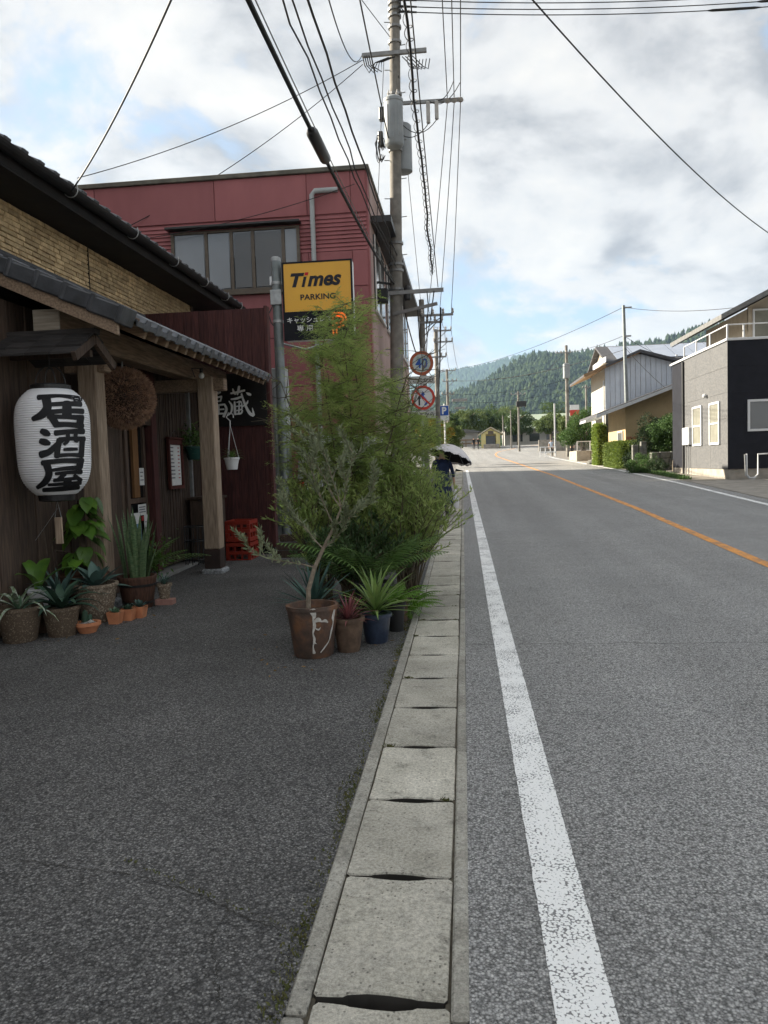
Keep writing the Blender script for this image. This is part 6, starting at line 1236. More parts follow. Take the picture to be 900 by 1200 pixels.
m_ = MB(); m_.box((10.15, HY-.03, 2.22), (12.1, HY+.0, 3.18)); w_ = m_.build('front_window', 'room_glass', dh); m_ = MB(); y0, y1 = HY-.07, HY-.02
for x in (10.1, 11.1, 12.1): m_.box((x-.04, y0, 2.14), (x+.04, y1, 3.26))
for xa, xb in ((10.141, 11.059), (11.141, 12.059)): m_.box((xa, y0+.002, 2.14), (xb, y1, 2.22)); m_.box((xa, y0+.002, 3.18), (xb, y1, 3.26))
m_.build('frame', 'white_metal', w_)
m_ = MB(); m_.box((HX-.16, 32.95, 1.78), (HX-.005, 33.85, 2.5), bev=.015); mt_ = m_.build('meter_box', 'white_metal', dh); m_ = MB(); m_.tube([(HX-.08, 33.6, 1.79), (HX-.08, 33.6, HZ)], .03, 6); m_.tube([(HX-.08, 33.2, 1.79), (HX-.08, 33.2, HZ)], .025, 6); m_.build('conduit', 'galvanised', mt_)
m_ = MB(); m_.lathe([(.001, -.09), (.06, -.06), (.085, 0), (.06, .06), (.001, .09)], (HX-.09, 31.0, 3.62), 12); m_.build('vent_hood', 'white_metal', dh, smooth=True)
m_ = MB(); m_.tube([(HX-.05, 34.05, 5.3), (HX-.05, 34.05, HZ)], .05, 8); m_.build('downpipe', 'black_metal', dh)
# upper storey and gable roof
m_ = MB(); m_.box((10.9, 30.9, 5.45), (17.4, 36, 6.85)); m_.build('upper_wall', 'beige_wall', dh)
m_ = MB(); m_.box((11.1, 30.86, 5.5), (12.5, 30.91, 6.75)); w_ = m_.build('upper_window', 'curtain', dh); m_ = MB(); m_.box((11.05, 30.82, 5.46), (11.11, 30.9, 6.8)); m_.box((11.7, 30.82, 5.46), (11.76, 30.9, 6.8)); m_.box((11.11, 30.822, 6.74), (12.5, 30.9, 6.8)); m_.build('frame', 'white_metal', w_)
m_ = MB(); m_.prism([(9.5, 6.28), (9.5, 6.46), (14.2, 8.8), (19.2, 6.46), (19.2, 6.28), (14.2, 8.58)], 'y', 29.6, 36.6); m_.build('roof', 'roof_grey', dh)
m_ = MB(); m_.prism([(9.55, 6.25), (9.55, 6.285), (14.2, 8.58), (14.2, 8.54)], 'y', 29.65, 36.5); m_.build('soffit', 'soffit_black', dh)
m_ = MB(); m_.prism([(10.9, 6.0), (17.4, 6.0), (17.4, 7.16), (14.2, 8.6), (10.9, 6.99)], 'y', 30.93, 31.0); m_.build('gable_wall', 'beige_wall', dh)
# white pipe rail in front of it
pr = empty('pipe_rail', (10.1, 28.2, HZ), 'bent white pipe rail and hose in front of the black house wall', 'rail'); m_ = MB(); m_.tube([(9.92, 28.3, 1.35), (9.92, 28.3, .62), (10.02, 28.3, .5), (10.18, 28.3, .5), (10.3, 28.3, .62), (10.3, 28.3, 1.32), (11.4, 28.3, 1.36)], .03, 8); m_.build('pipe', 'white_metal', pr, smooth=True); m_ = MB(); m_.tube([(9.85, 28.3, 1.33), (9.87, 28.28, .6), (10.02, 28.28, .44), (10.2, 28.28, .44)], .02, 6); m_.build('hose', 'galvanised', pr)
sheet('driveway', [(y, lin(y, RL)+.5, 22) for y in (12, 16, 20, 23, 26, 28.2)], 'foundation', .008, cols=2, kind='structure')

# ------------------------------------------------------------------ houses behind
mat('white_siding', (.56, .60, .66), (.50, .54, .60), scale=2, rough=.45, rnd=.06); mat('cream_wall', (.46, .44, .38), (.41, .39, .335), scale=2, rough=.8); mat('tan_wall', (.42, .32, .185), (.37, .28, .16), scale=2, rough=.85); mat('brick_red', (.40, .19, .11), (.30, .14, .08), scale=14, rough=.9, bump=.3); mat('slate_roof', (.085, .085, .09), (.06, .06, .065), scale=5, rough=.6); mat('solar', (.30, .34, .42), (.26, .30, .38), scale=2, rough=.12, spec=.8); mat('eave_wood', (.32, .20, .11), (.24, .15, .08), scale=9)
WY, WZ = 48.0, gz(48)
wh = empty('white_house', (11, 50, WZ), 'tall white house with vertical metal siding and a low gable roof', 'house')
m_ = MB(); m_.box((8.62, WY+.03, WZ-.2), (13.9, 53, 6.2)); m_.build('wall', 'cream_wall', wh)
def wroof(x): return 7.62-abs(x-10.6)*(.395 if x < 10.6 else .30)
x = 8.62
while x < 13.9:
    b = min(x+.30, 13.9); m_ = MB(); m_.prism([(x+.012, WZ), (b-.012, WZ), (b-.012, wroof(b)-.12), (x+.012, wroof(x)-.12)], 'y', WY-.02, WY+.029); m_.build('siding_panel', 'white_siding', wh); x = b
m_ = MB(); m_.prism([(8.62, 6.2), (13.9, 6.2), (13.9, wroof(13.9)-.12), (10.6, 7.5), (8.62, wroof(8.62)-.12)], 'y', WY+.035, 53); m_.build('gable', 'cream_wall', wh)
m_ = MB(); m_.prism([(7.35, wroof(7.35)-.10), (7.35, wroof(7.35)+.04), (10.6, 7.70), (14.6, wroof(14.6)+.08), (14.6, wroof(14.6)-.08), (10.6, 7.54)], 'y', WY-.5, 54); m_.build('roof', 'slate_roof', wh)
m_ = MB(); m_.prism([(7.38, wroof(7.38)-.14), (7.38, wroof(7.38)-.105), (10.6, 7.535), (10.6, 7.50)], 'y', WY-.48, 53.9); m_.build('soffit', 'eave_wood', wh)
m_ = MB(); m_.prism([(7.3, wroof(7.3)-.12), (7.3, wroof(7.3)+.03), (8.6, wroof(8.6)+.03), (8.6, wroof(8.6)-.12)], 'y', WY-.53, WY-.505); m_.build('barge_board', 'eave_wood', wh)
m_ = MB(); m_.box((8.57, 49.2, 1.0+WZ), (8.64, 50.4, 2.3+WZ)); m_.build('window', 'room_glass', wh); m_ = MB(); m_.tube([(8.58, 48.2, 6.0), (8.58, 48.2, WZ)], .05, 6); m_.build('downpipe', 'white_metal', wh)
m_ = MB(); m_.prism([(7.6, 3.55), (7.65, 3.75), (8.6, 3.95), (8.6, 3.75)], 'y', 49.2, 51.5); m_.build('awning', 'white_metal', wh)
# second house with solar panels
sh2 = empty('solar_house', (13, 57, gz(57)), 'house behind with a row of solar panels on its pitched roof', 'house')
m_ = MB(); m_.box((10.0, 53.6, gz(55)), (18, 60, 7.7)); m_.build('wall', 'beige_wall', sh2)
m_ = MB(); m_.prism([(53.0, 7.6), (53.0, 7.72), (57, 9.25), (61, 7.72), (61, 7.6), (57, 9.1)], 'x', 9.6, 18.5); m_.build('roof', 'slate_roof', sh2)
for i in range(6): m_ = MB(); a = 10.4+i*1.3; m_.add([(a, 53.3, 7.90), (a+1.26, 53.3, 7.90), (a+1.26, 56.6, 9.16), (a, 56.6, 9.16), (a, 53.3, 7.86), (a+1.26, 53.3, 7.86), (a+1.26, 56.6, 9.12), (a, 56.6, 9.12)], [(0, 1, 2, 3), (4, 7, 6, 5), (0, 4, 5, 1), (1, 5, 6, 2), (2, 6, 7, 3), (3, 7, 4, 0)]); m_.build('solar_panel', 'solar', sh2)
m_ = MB(); m_.prism([(53.6, 7.7), (60.4, 7.7), (57, 9.08)], 'x', 10.0, 18); m_.build('gable', 'beige_wall', sh2); m_ = MB(); m_.box((9.58, 53.0, 7.7), (9.66, 58, 8.05)); m_.box((11, 53.3, 6.9), (11.12, 53.42, 8.0)); m_.box((14.2, 53.3, 6.9), (14.32, 53.42, 8.0)); m_.build('post', 'white_metal', sh2)
# tan house with the single slope roof
th2 = empty('tan_house', (11, 43, gz(42)), 'tan and brick house under a long sloping roof behind the hedge', 'house'); TY, TZ = 42.6, gz(42.6)
def trf(x): return 3.62+(x-7.0)*.355
m_ = MB(); m_.prism([(8.7, TZ-.2), (14, TZ-.2), (14, trf(14)-.15), (8.7, trf(8.7)-.15)], 'y', TY, 47.5); m_.build('wall', 'tan_wall', th2)
r_ = 0; z = TZ
while z < TZ+1.62:
    x = 8.7-(.11 if r_ % 2 else 0)
    while x < 10.6:
        a, b = max(8.7, x), min(10.6, x+.21); m_ = MB(); m_.box((a+.005, TY-.02, z+.005), (b-.005, TY-.001, z+.115)); m_.build('brick', 'brick_red', th2); x += .215
    z += .12; r_ += 1
m_ = MB(); m_.prism([(7.1, trf(7.1)-.12), (7.1, trf(7.1)+.02), (14.5, trf(14.5)+.02), (14.5, trf(14.5)-.12)], 'y', 41.9, 48); m_.build('roof', 'slate_roof', th2)
m_ = MB(); m_.prism([(7.05, trf(7.05)-.20), (7.05, trf(7.05)-.02), (14.5, trf(14.5)-.02), (14.5, trf(14.5)-.20)], 'y', 41.86, 41.895); m_.build('barge_board', 'white_metal', th2)
m_ = MB(); m_.box((10.0, TY-.05, 2.6), (10.2, TY-.001, 3.2)); m_.build('vent', 'bronze_frame', th2)
m_ = MB(); m_.box((8.66, 43.2, TZ+.5), (8.72, 44.4, TZ+1.9)); w_ = m_.build('window', 'room_glass', th2); m_ = MB(); m_.box((8.63, 43.15, TZ+.45), (8.665, 43.22, TZ+1.95)); m_.box((8.63, 44.38, TZ+.45), (8.665, 44.45, TZ+1.95)); m_.box((8.63, 43.15, TZ+1.95), (8.665, 44.45, TZ+2.02)); m_.build('frame', 'white_metal', w_)
m_ = MB(); m_.box((12.2, TY-.3, 3.9), (14, TY-.001, 4.1)); m_.box((12.6, TY-.06, 3.0), (14, TY-.002, 3.9)); m_.build('porch_beam', 'dark_plank', th2)
t3 = pan_tile(.32, .30, False); an = math.atan(.5)
for r_ in range(4):
    for c_ in range(11): link_mesh('roof_tile', t3, 'roof_tile', th2, tuple(Vector((10.3+c_*.30, 40.9+r_*.27, 2.55+r_*.14))-th2.location), (0, 0, 0) if False else (an, 0, 0), (.9, .9, 1))
m_ = MB(); m_.prism([(40.8, 2.38), (40.8, 2.46), (42.6, 3.36), (42.6, 3.26)], 'x', 10.2, 13.7); m_.build('porch_roof', 'slate_roof', th2); m_ = MB(); m_.box((10.3, 40.95, TZ), (10.42, 41.07, 2.4)); m_.build('porch_post', 'dark_plank', th2)
# ------------------------------------------------------------------ garden walls, posts, hedge
mat('lichen_stone', (.20, .195, .175), (.11, .11, .10), scale=7, rough=.95, bump=.8, bscale=25)
gw = empty('garden_wall', (9.3, 38.2, gz(38)), 'weathered grey stone garden wall with two gate posts', 'wall')
rr = random.Random(4)
for r_ in range(3):
    x = 8.95+rr.uniform(-.1, 0)
    while x < 10.5: w = rr.uniform(.35, .6); m_ = MB(); m_.box((x, 37.9+rr.uniform(-.05, 0), .6+r_*.32), (x+w-.02, 38.3, .6+r_*.32+.305), bev=.03); m_.build('stone', 'lichen_stone', gw); x += w
for (x, y, h) in ((8.45, 39.2, 1.25), (8.85, 39.2, 1.4)): m_ = MB(); m_.box((x-.14, y-.14, gz(y)-.05), (x+.14, y+.14, gz(y)+h), bev=.02); m_.build('gate_post', 'lichen_stone', gw)
rw = empty('retaining_wall', (9.3, 59.5, gz(59)), 'low concrete retaining wall topped by a mesh fence below the round bush', 'wall'); z0 = gz(59.5)
for i in range(4): m_ = MB(); m_.box((8.45+i*1.05, 59, z0-.2), (8.45+i*1.05+1.03, 63, z0+.75), bev=.03); m_.build('concrete_block', 'foundation', rw)
m_ = MB()
for i in range(5): m_.box((8.5+i*.95, 59.1, z0+.75), (8.56+i*.95, 59.16, z0+1.45))
m_.box((8.5, 59.11, z0+1.42), (12.4, 59.15, z0+1.47)); m_.build('fence_frame', 'white_metal', rw)
m_ = MB()
for i in range(40): m_.box((8.55+i*.095, 59.12, z0+.76), (8.562+i*.095, 59.13, z0+1.42))
tag(m_.build('fence_mesh', 'galvanised', rw), kind='stuff')
mat('hedge_lit', (0.176, 0.23, 0.0473), (0.101, 0.149, 0.0338), scale=5, rough=.7, trans=.25); mat('bush_green', (0.081, 0.149, 0.0405), (0.0473, 0.0945, 0.027), scale=4, rough=.7, trans=.25); mat('bush_dark', (.035, .06, .022), (.02, .04, .016), scale=5, rough=.7, trans=.2); mat('ivy', (0.23, 0.297, 0.054), (0.135, 0.203, 0.0405), scale=6, rough=.6, trans=.25); mat('far_leaf', (.085, .13, .04), (.045, .08, .028), scale=.8, rough=.8, trans=.25); mat('far_leaf_pale', (.13, .17, .055), (.075, .115, .04), scale=.8, rough=.8, trans=.25); mat('orange_leaf', (.34, .20, .03), (.13, .17, .03), scale=3, rough=.7, trans=.25)
def mass(name, label, c, rad, n, leaf, m, cat='bush', boxy=False, clumps=40, stem=True, group=None):
    t = empty(name, (c[0], c[1], gz(c[1])), label, cat, group); c = np.array(c)
    if boxy:
        m_ = MB(); m_.box(tuple(c-np.array(rad)*.86), tuple(c+np.array(rad)*.86), bev=min(rad)*.2); m_.build('core', 'bush_dark', t)
        P = rng.uniform(-1, 1, (n, 3)); ax = rng.integers(0, 3, n); sg = rng.choice([-1, 1], n); k = rng.random(n) < .8; P[np.arange(n)[k], ax[k]] = (sg*rng.uniform(.84, 1.16, n))[k]; D = P.copy(); P = c+P*rad
    else:
        cc = sphere_dirs(clumps)*rng.uniform(.45, .95, (clumps, 1)); w = rng.integers(0, clumps, n); off_ = sphere_dirs(n)*rng.uniform(.5, 1, (n, 1))*rng.uniform(.22, .42, clumps)[w][:, None]; P = cc[w]+off_; D = off_+P*.4; P = c+P*rad
        P = P[P[:, 2] > gz(c[1])-.02]; D = D[:len(P)]
    V, F = leaf_arrays(P, D+rng.normal(size=D.shape)*.5, rng.uniform(.7, 1.3, len(P))*leaf, rng.uniform(.4, .7, len(P))*leaf); np_mesh('foliage', V, F, m, t)
    if stem:
        m_ = MB()
        for k in range(5): a = k*1.3; m_.tube([(c[0], c[1], gz(c[1])-.05), (c[0]+rad[0]*.2*math.cos(a), c[1]+rad[1]*.2*math.sin(a), c[2]-rad[2]*.2), (c[0]+rad[0]*.6*math.cos(a), c[1]+rad[1]*.6*math.sin(a), c[2]+rad[2]*.3)], [.05*rad[0]+.01, .03*rad[0]+.01, .01], 5)
        m_.build('stem', 'twig', t)
    return t
mass('clipped_hedge', 'sunlit clipped box hedge at the roadside left of the slim pole', (8.62, 43.6, 1.42), (.52, 2.0, .66), 18000, .095, 'hedge_lit', 'hedge', boxy=True)
mass('ivy_cover', 'bright ivy climbing the side wall of the white house', (8.35, 48.6, 2.05), (.28, .75, 1.15), 9000, .11, 'ivy', 'ivy', boxy=True)
mass('round_bush', 'large dark round bush above the concrete retaining wall', (9.35, 61.5, 3.55), (1.75, 1.7, 1.5), 14000, .13, 'bush_green')
mass('low_bush', 'nearest low azalea bush beside the road edge line', (8.1, 36.3, 1.0), (.72, .8, .52), 7000, .06, 'bush_green'); mass('low_bush', 'small round bush at the foot of the stone wall', (8.65, 35.4, .85), (.42, .5, .36), 3200, .05, 'bush_dark'); mass('low_bush', 'leafy bush at the foot of the slim grey pole', (8.7, 40.7, 1.2), (.5, .7, .55), 4000, .07, 'bush_dark')
mass('garden_shrub', 'tall dark shrub behind the gate posts', (9.5, 40.2, 2.2), (1.0, .7, 1.4), 12000, .08, 'bush_dark'); mass('garden_shrub', 'overhanging green shrub under the tiled porch roof', (10.5, 39.3, 2.45), (1.25, .7, 1.0), 11000, .08, 'bush_green'); mass('garden_shrub', 'thin leafy shrub between stone wall and dark house', (10.6, 36.8, 1.7), (.75, .6, 1.2), 7000, .07, 'bush_dark')
gt = empty('garden_tree', (9.75, 37.2, gz(37)), 'small garden tree with twisted bare trunk before the tan house', 'tree'); m_ = MB(); rr = random.Random(12)
for k in range(4): pts = grow((9.75, 37.2, gz(37)), (rr.uniform(-.4, .5), rr.uniform(-.3, .3), 1), 2.6, .04, 9, .22, rr, .05); m_.tube(pts, [.045*(1-.08*i) for i in range(10)], 6)
m_.build('trunk', 'olive_bark', gt, smooth=True); P = np.array((9.9, 37.2, 2.9))+sphere_dirs(5000)*rng.uniform(.2, 1, (5000, 1))*[.85, .7, .45]; V, F = leaf_arrays(P, rng.normal(size=P.shape), rng.uniform(.06, .1, 5000), rng.uniform(.03, .05, 5000)); np_mesh('crown', V, F, 'bush_green', gt)
P = np.stack([rng.uniform(7.2, 9.3, 5000), rng.uniform(29.2, 38.5, 5000), np.zeros(5000)], 1); P[:, 0] = np.maximum(P[:, 0], np.array([lin(y, RL) for y in P[:, 1]])+.5+rng.random(5000)*.5); P = P[P[:, 0] < 8.3+.06*(P[:, 1]-29)]; P[:, 2] = [gz(y) for y in P[:, 1]]; D = rng.normal(size=P.shape)*.4; D[:, 2] = 1; V, F = leaf_arrays(P, D, rng.uniform(.06, .2, len(P)), rng.uniform(.015, .03, len(P))); np_mesh('verge_grass', V, F, 'bush_green', label='strip of grass and weeds along the right road edge', cat='grass', kind='stuff')
st_ = MB(); st_.lathe([(.45, 0), (.5, .12), (.35, .28), (.05, .33)], (8.25, 50.2, gz(50)), 14, jit=.1); st_.build('boulder', 'lichen_stone', None, smooth=True, label='flat roadside boulder beside the ivy', cat='boulder')
# ------------------------------------------------------------------ far end of the street
mat('hut_yellow', (.62, .55, .26), (.56, .49, .22), scale=2, rough=.8); mat('hut_roof', (.55, .50, .38), (.48, .43, .32), scale=3)
hz0 = gz(115); hu = empty('yellow_hut', (4.1, 115.8, hz0), 'small yellow gabled hut at the end of the road', 'hut')
m_ = MB(); m_.box((2.75, 114.5, hz0), (3.35, 117.5, hz0+2.05)); m_.box((4.85, 114.5, hz0), (5.45, 117.5, hz0+2.05)); m_.box((3.35, 115.6, hz0), (4.85, 117.5, hz0+2.05)); m_.prism([(2.75, hz0+2.05), (5.45, hz0+2.05), (4.1, hz0+2.85)], 'y', 114.5, 117.5); m_.build('wall', 'hut_yellow', hu)
for s_ in (-1, 1): m_ = MB(); m_.bar((4.1, 116, hz0+3.02), (4.1+s_*1.85, 116, hz0+1.95), 3.6, .14, up=(0, 0, 1)); m_.build('roof', 'hut_roof', hu)
m_ = MB(); m_.box((3.4, 115.55, hz0+.3), (4.8, 115.59, hz0+1.8)); m_.build('opening', 'dark_glass', hu); m_ = MB(); m_.box((3.7, 114.45, hz0+1.95), (4.5, 114.495, hz0+2.5)); m_.build('gable_window', 'bronze_frame', hu); m_ = MB(); m_.box((3.0, 113.6, hz0-.1), (5.3, 114.4, hz0+.55), bev=.05); m_.build('plinth', 'foundation', hu)
mat('green_roof', (.36, .42, .33), (.31, .37, .29), scale=1); mat('pale_building', (.40, .39, .37), (.34, .33, .31), scale=1)
gz1 = gz(150); gb = empty('green_roofed_hall', (17, 155, gz1), 'long hall with a pale green roof beyond the crossing', 'building'); m_ = MB(); m_.box((8, 150, gz1), (34, 160, gz1+3.6)); m_.build('wall', 'pale_building', gb); m_ = MB(); m_.prism([(148.5, gz1+3.5), (148.5, gz1+3.7), (155, gz1+6.6), (161.5, gz1+3.7), (161.5, gz1+3.5), (155, gz1+6.4)], 'x', 7.2, 35); m_.build('roof', 'green_roof', gb)
for i in range(7): m_ = MB(); m_.box((9.5+i*3.2, 149.95, gz1+1.2), (11.4+i*3.2, 150.02, gz1+2.7)); m_.build('window', 'dark_glass', gb)
lw = empty('boundary_wall', (15, 100, gz(100)), 'pale block wall behind the two pedestrians', 'wall'); z = gz(100)
for i in range(10): m_ = MB(); m_.box((9.6+i*1.6, 100, z-.3), (9.6+i*1.6+1.58, 100.3, z+1.45), bev=.02); m_.build('block_panel', 'foundation', lw)
lw = empty('low_fence', (-2, 124, gz(124)), 'low brown wooden fence left of the hut', 'fence'); z = gz(124); wood('fence_brown', (.28, .20, .13), (.2, .14, .09), axis='x')
for i in range(9):
    m_ = MB(); m_.box((-8+i*1.4, 123.9, z), (-7.84+i*1.4, 124.1, z+1.3)); m_.build('post', 'fence_brown', lw)
for h in (.5, 1.05): m_ = MB(); m_.box((-8, 123.86, z+h), (3.4, 123.895, z+h+.22)); m_.build('rail', 'fence_brown', lw)
sh3 = empty('pale_shed', (-1.5, 134, gz(130)), 'low pale grey shed behind the brown fence', 'shed'); m_ = MB(); m_.box((-6, 132, gz(130)-.2), (2.6, 137, gz(130)+2.6)); m_.build('wall', 'pale_building', sh3); m_ = MB(); m_.prism([(-6.4, gz(130)+2.6), (3, gz(130)+2.6), (3, gz(130)+2.8), (-1.7, gz(130)+3.6), (-6.4, gz(130)+2.8)], 'y', 131.5, 137.5); m_.build('roof', 'roof_grey', sh3)
# white pipe barrier at the pavement corner
z = gz(79); wb = empty('pipe_barrier', (8.5, 79, z), 'white pipe barrier at the pavement corner', 'barrier'); 
for x in (7.75, 8.25, 8.75, 9.25): m_ = MB(); m_.tube([(x, 79, z), (x, 79, z+1.0)], .045, 8); m_.build('post', 'white_metal', wb)
for h in (.45, .95): m_ = MB(); m_.tube([(7.75, 79, z+h), (9.25, 79, z+h)], .045, 8); m_.build('rail', 'white_metal', wb)
m_ = MB(); m_.tube([(9.3, 79.6, z), (9.3, 79.6, 6.9)], .09, 10); lpz = m_.build('steel_post', 'galvanised', None, smooth=True, label='plain grey steel post rising behind the white barrier', cat='post')
m_ = MB(); z = gz(110); rs = empty('red_white_sign', (15.5, 110, z), 'small red and white signboard above the far bush', 'sign'); m_.tube([(15.2, 110, z), (15.2, 110, 7.4)], .06, 6); m_.tube([(16.0, 110, z), (16.0, 110, 7.4)], .06, 6); m_.build('post', 'galvanised', rs); m_ = MB(); m_.box((14.95, 109.9, 7.2), (16.2, 109.98, 8.0)); m_.build('red_panel', 'sign_ring', rs); m_ = MB(); m_.box((14.95, 109.9, 8.005), (16.2, 109.98, 8.7)); m_.build('white_panel', 'sign_white', rs)
def tree(name, label, x, y, h, rx, m, n=9000, leaf=.30, group='trees at the end of the street', trunk=.25, cb=.28):
    h *= .76 if y > 100 else 1
    z = gz(y); t = empty(name, (x, y, z), label, 'tree', group); m_ = MB(); rr = random.Random(int(x*31+y)); m_.tube([(x, y, z-.2), (x+rr.uniform(-.2, .2), y, z+h*.4), (x, y, z+h*.75)], [trunk, trunk*.7, trunk*.25], 8)
    for k in range(6): a = k*1.05; zz = z+h*(cb+.08*k); m_.tube([(x, y, zz), (x+rx*.4*math.cos(a), y+rx*.4*math.sin(a), zz+h*.14), (x+rx*.75*math.cos(a), y+rx*.75*math.sin(a), zz+h*.2)], [trunk*.4, trunk*.25, trunk*.08], 5)
    m_.build('trunk', 'feather_bark', t); K = 34; cc = sphere_dirs(K)*rng.uniform(.35, .95, (K, 1)); cc[:, 2] *= 1.0; w = rng.integers(0, K, n); sz = rng.uniform(.18, .36, K); off_ = sphere_dirs(n)*rng.uniform(.55, 1, (n, 1))*sz[w][:, None]; Pn = cc[w]+off_; hc = z+h*(1+cb)/2
    P = np.array((x, y, hc))+Pn*[rx, rx, h*(1-cb)/2]; V, F = leaf_arrays(P, off_+rng.normal(size=off_.shape)*.5, rng.uniform(.6, 1.2, n)*leaf, rng.uniform(.4, .7, n)*leaf); np_mesh('crown', V, F, m, t)
for (x, y, h, rx, m, lab) in ((-2.6, 118, 7.8, 3.2, 'far_leaf', 'dark rounded tree left of the hut nearest the poles'), (-8, 126, 9, 4, 'far_leaf', 'broad tree at the far left behind the slim poles'), (1.0, 140, 9.5, 3.6, 'far_leaf_pale', 'pale green tree directly behind the left side of the hut'), (5.4, 145, 10.5, 4.2, 'far_leaf', 'tall dark tree directly behind the hut roof'), (9.6, 138, 8.2, 3.2, 'far_leaf', 'dark tree right of the hut by the thin pole'), (13.5, 120, 6.4, 2.8, 'far_leaf_pale', 'light green tree before the green-roofed hall'), (17.5, 112, 5.6, 2.6, 'far_leaf_pale', 'bushy tree behind the boundary wall'), (12.5, 92, 4.6, 2.0, 'far_leaf_pale', 'small pale tree just left of the round bush'), (24, 125, 7.5, 3.5, 'far_leaf', 'tree behind the white house on the far right'), (20, 170, 13, 5.5, 'far_leaf', 'big tree behind the green-roofed hall'), (-3, 165, 12, 5, 'far_leaf_pale', 'tall pale tree rising behind the pale shed'), (-16, 150, 12, 6, 'far_leaf', 'huge tree mass at the left end of the far treeline'), (30, 160, 12, 6, 'far_leaf', 'large tree at the right end of the far treeline'), (9.5, 180, 14, 5, 'far_leaf_pale', 'tallest pale tree in the middle of the far treeline')): tree('broadleaf_tree', lab, x, y, h, rx, m)
tree('flowering_shrub', 'yellow-orange tinted shrub below the parking symbol sign', -1.9, 52, 3.6, 1.25, 'orange_leaf', 5000, .16, 'roadside shrubs on the left', .08, .25); tree('flowering_shrub', 'green-yellow shrub right of the thin white sign post', -.9, 57, 3.3, 1.2, 'far_leaf_pale', 5000, .16, 'roadside shrubs on the left', .08, .3)
# a belt of mixed trees at the foot of the hill, too far to count
n = 2600; X = rng.uniform(-260, 420, n); Y = rng.uniform(380, 900, n); P = []; Cn = np.stack([X, Y, 3.5+rng.uniform(3, 7, n)+(Y-380)*.016], 1); w = rng.integers(0, n, 60000); P = Cn[w]+sphere_dirs(60000)*[4.2, 4.2, 4.6]; V, F = leaf_arrays(P, rng.normal(size=P.shape), rng.uniform(1.2, 2.4, 60000), rng.uniform(.9, 1.6, 60000)); np_mesh('valley_wood', V, F, 'far_leaf', label='mixed green wood at the foot of the hillside', cat='wood', kind='stuff')
mat('brown_gate', (.22, .14, .09), (.16, .10, .07), scale=3); gp_ = empty('brick_pier', (-1.1, 62, gz(62)), 'pair of reddish brick piers beside the far sidewalk', 'pier')
for x in (-1.7, -.7): m_ = MB(); m_.box((x-.2, 61.8, gz(62)), (x+.2, 62.2, gz(62)+1.9), bev=.02); m_.build('pier', 'brick_red', gp_)

# ------------------------------------------------------------------ people
mat('skin', (.55, .36, .26), (.5, .32, .23), scale=8, rough=.6); mat('hair', (.02, .016, .014), (.03, .024, .02), scale=30, rough=.6); mat('navy_cloth', (.018, .030, .075), (.012, .02, .05), scale=9, rough=.9, bump=.4, bscale=20); mat('light_cloth', (.45, .52, .62), (.38, .45, .55), scale=6, rough=.9); mat('dark_cloth', (.05, .052, .055), (.035, .036, .04), scale=6, rough=.9); mat('black_cloth', (.014, .014, .016), (.02, .02, .022), scale=6, rough=.9); mat('white_cloth', (.66, .64, .64), (.58, .56, .57), scale=9, rough=.9); mat('shoe', (.03, .028, .026), (.05, .045, .04))
def body_mesh(J, E, rad, root):
    me = bpy.data.meshes.new('body'); names = list(J); idx = {n: i for i, n in enumerate(names)}; me.from_pydata([J[n] for n in names], [(idx[a], idx[b]) for a, b in E], []); o = bpy.data.objects.new('tmp', me); C.objects.link(o); sk = o.modifiers.new('s', 'SKIN')
    for n in names:
        d = me.skin_vertices[0].data[idx[n]]; r_ = rad[n]; d.radius = r_ if isinstance(r_, tuple) else (r_, r_); d.use_root = (n == root)
    sk.use_smooth_shade = True; sb = o.modifiers.new('u', 'SUBSURF'); sb.levels = 2; sb.render_levels = 2; dg = bpy.context.evaluated_depsgraph_get(); dg.update(); nm = bpy.data.meshes.new_from_object(o.evaluated_get(dg)); bpy.data.objects.remove(o); return nm
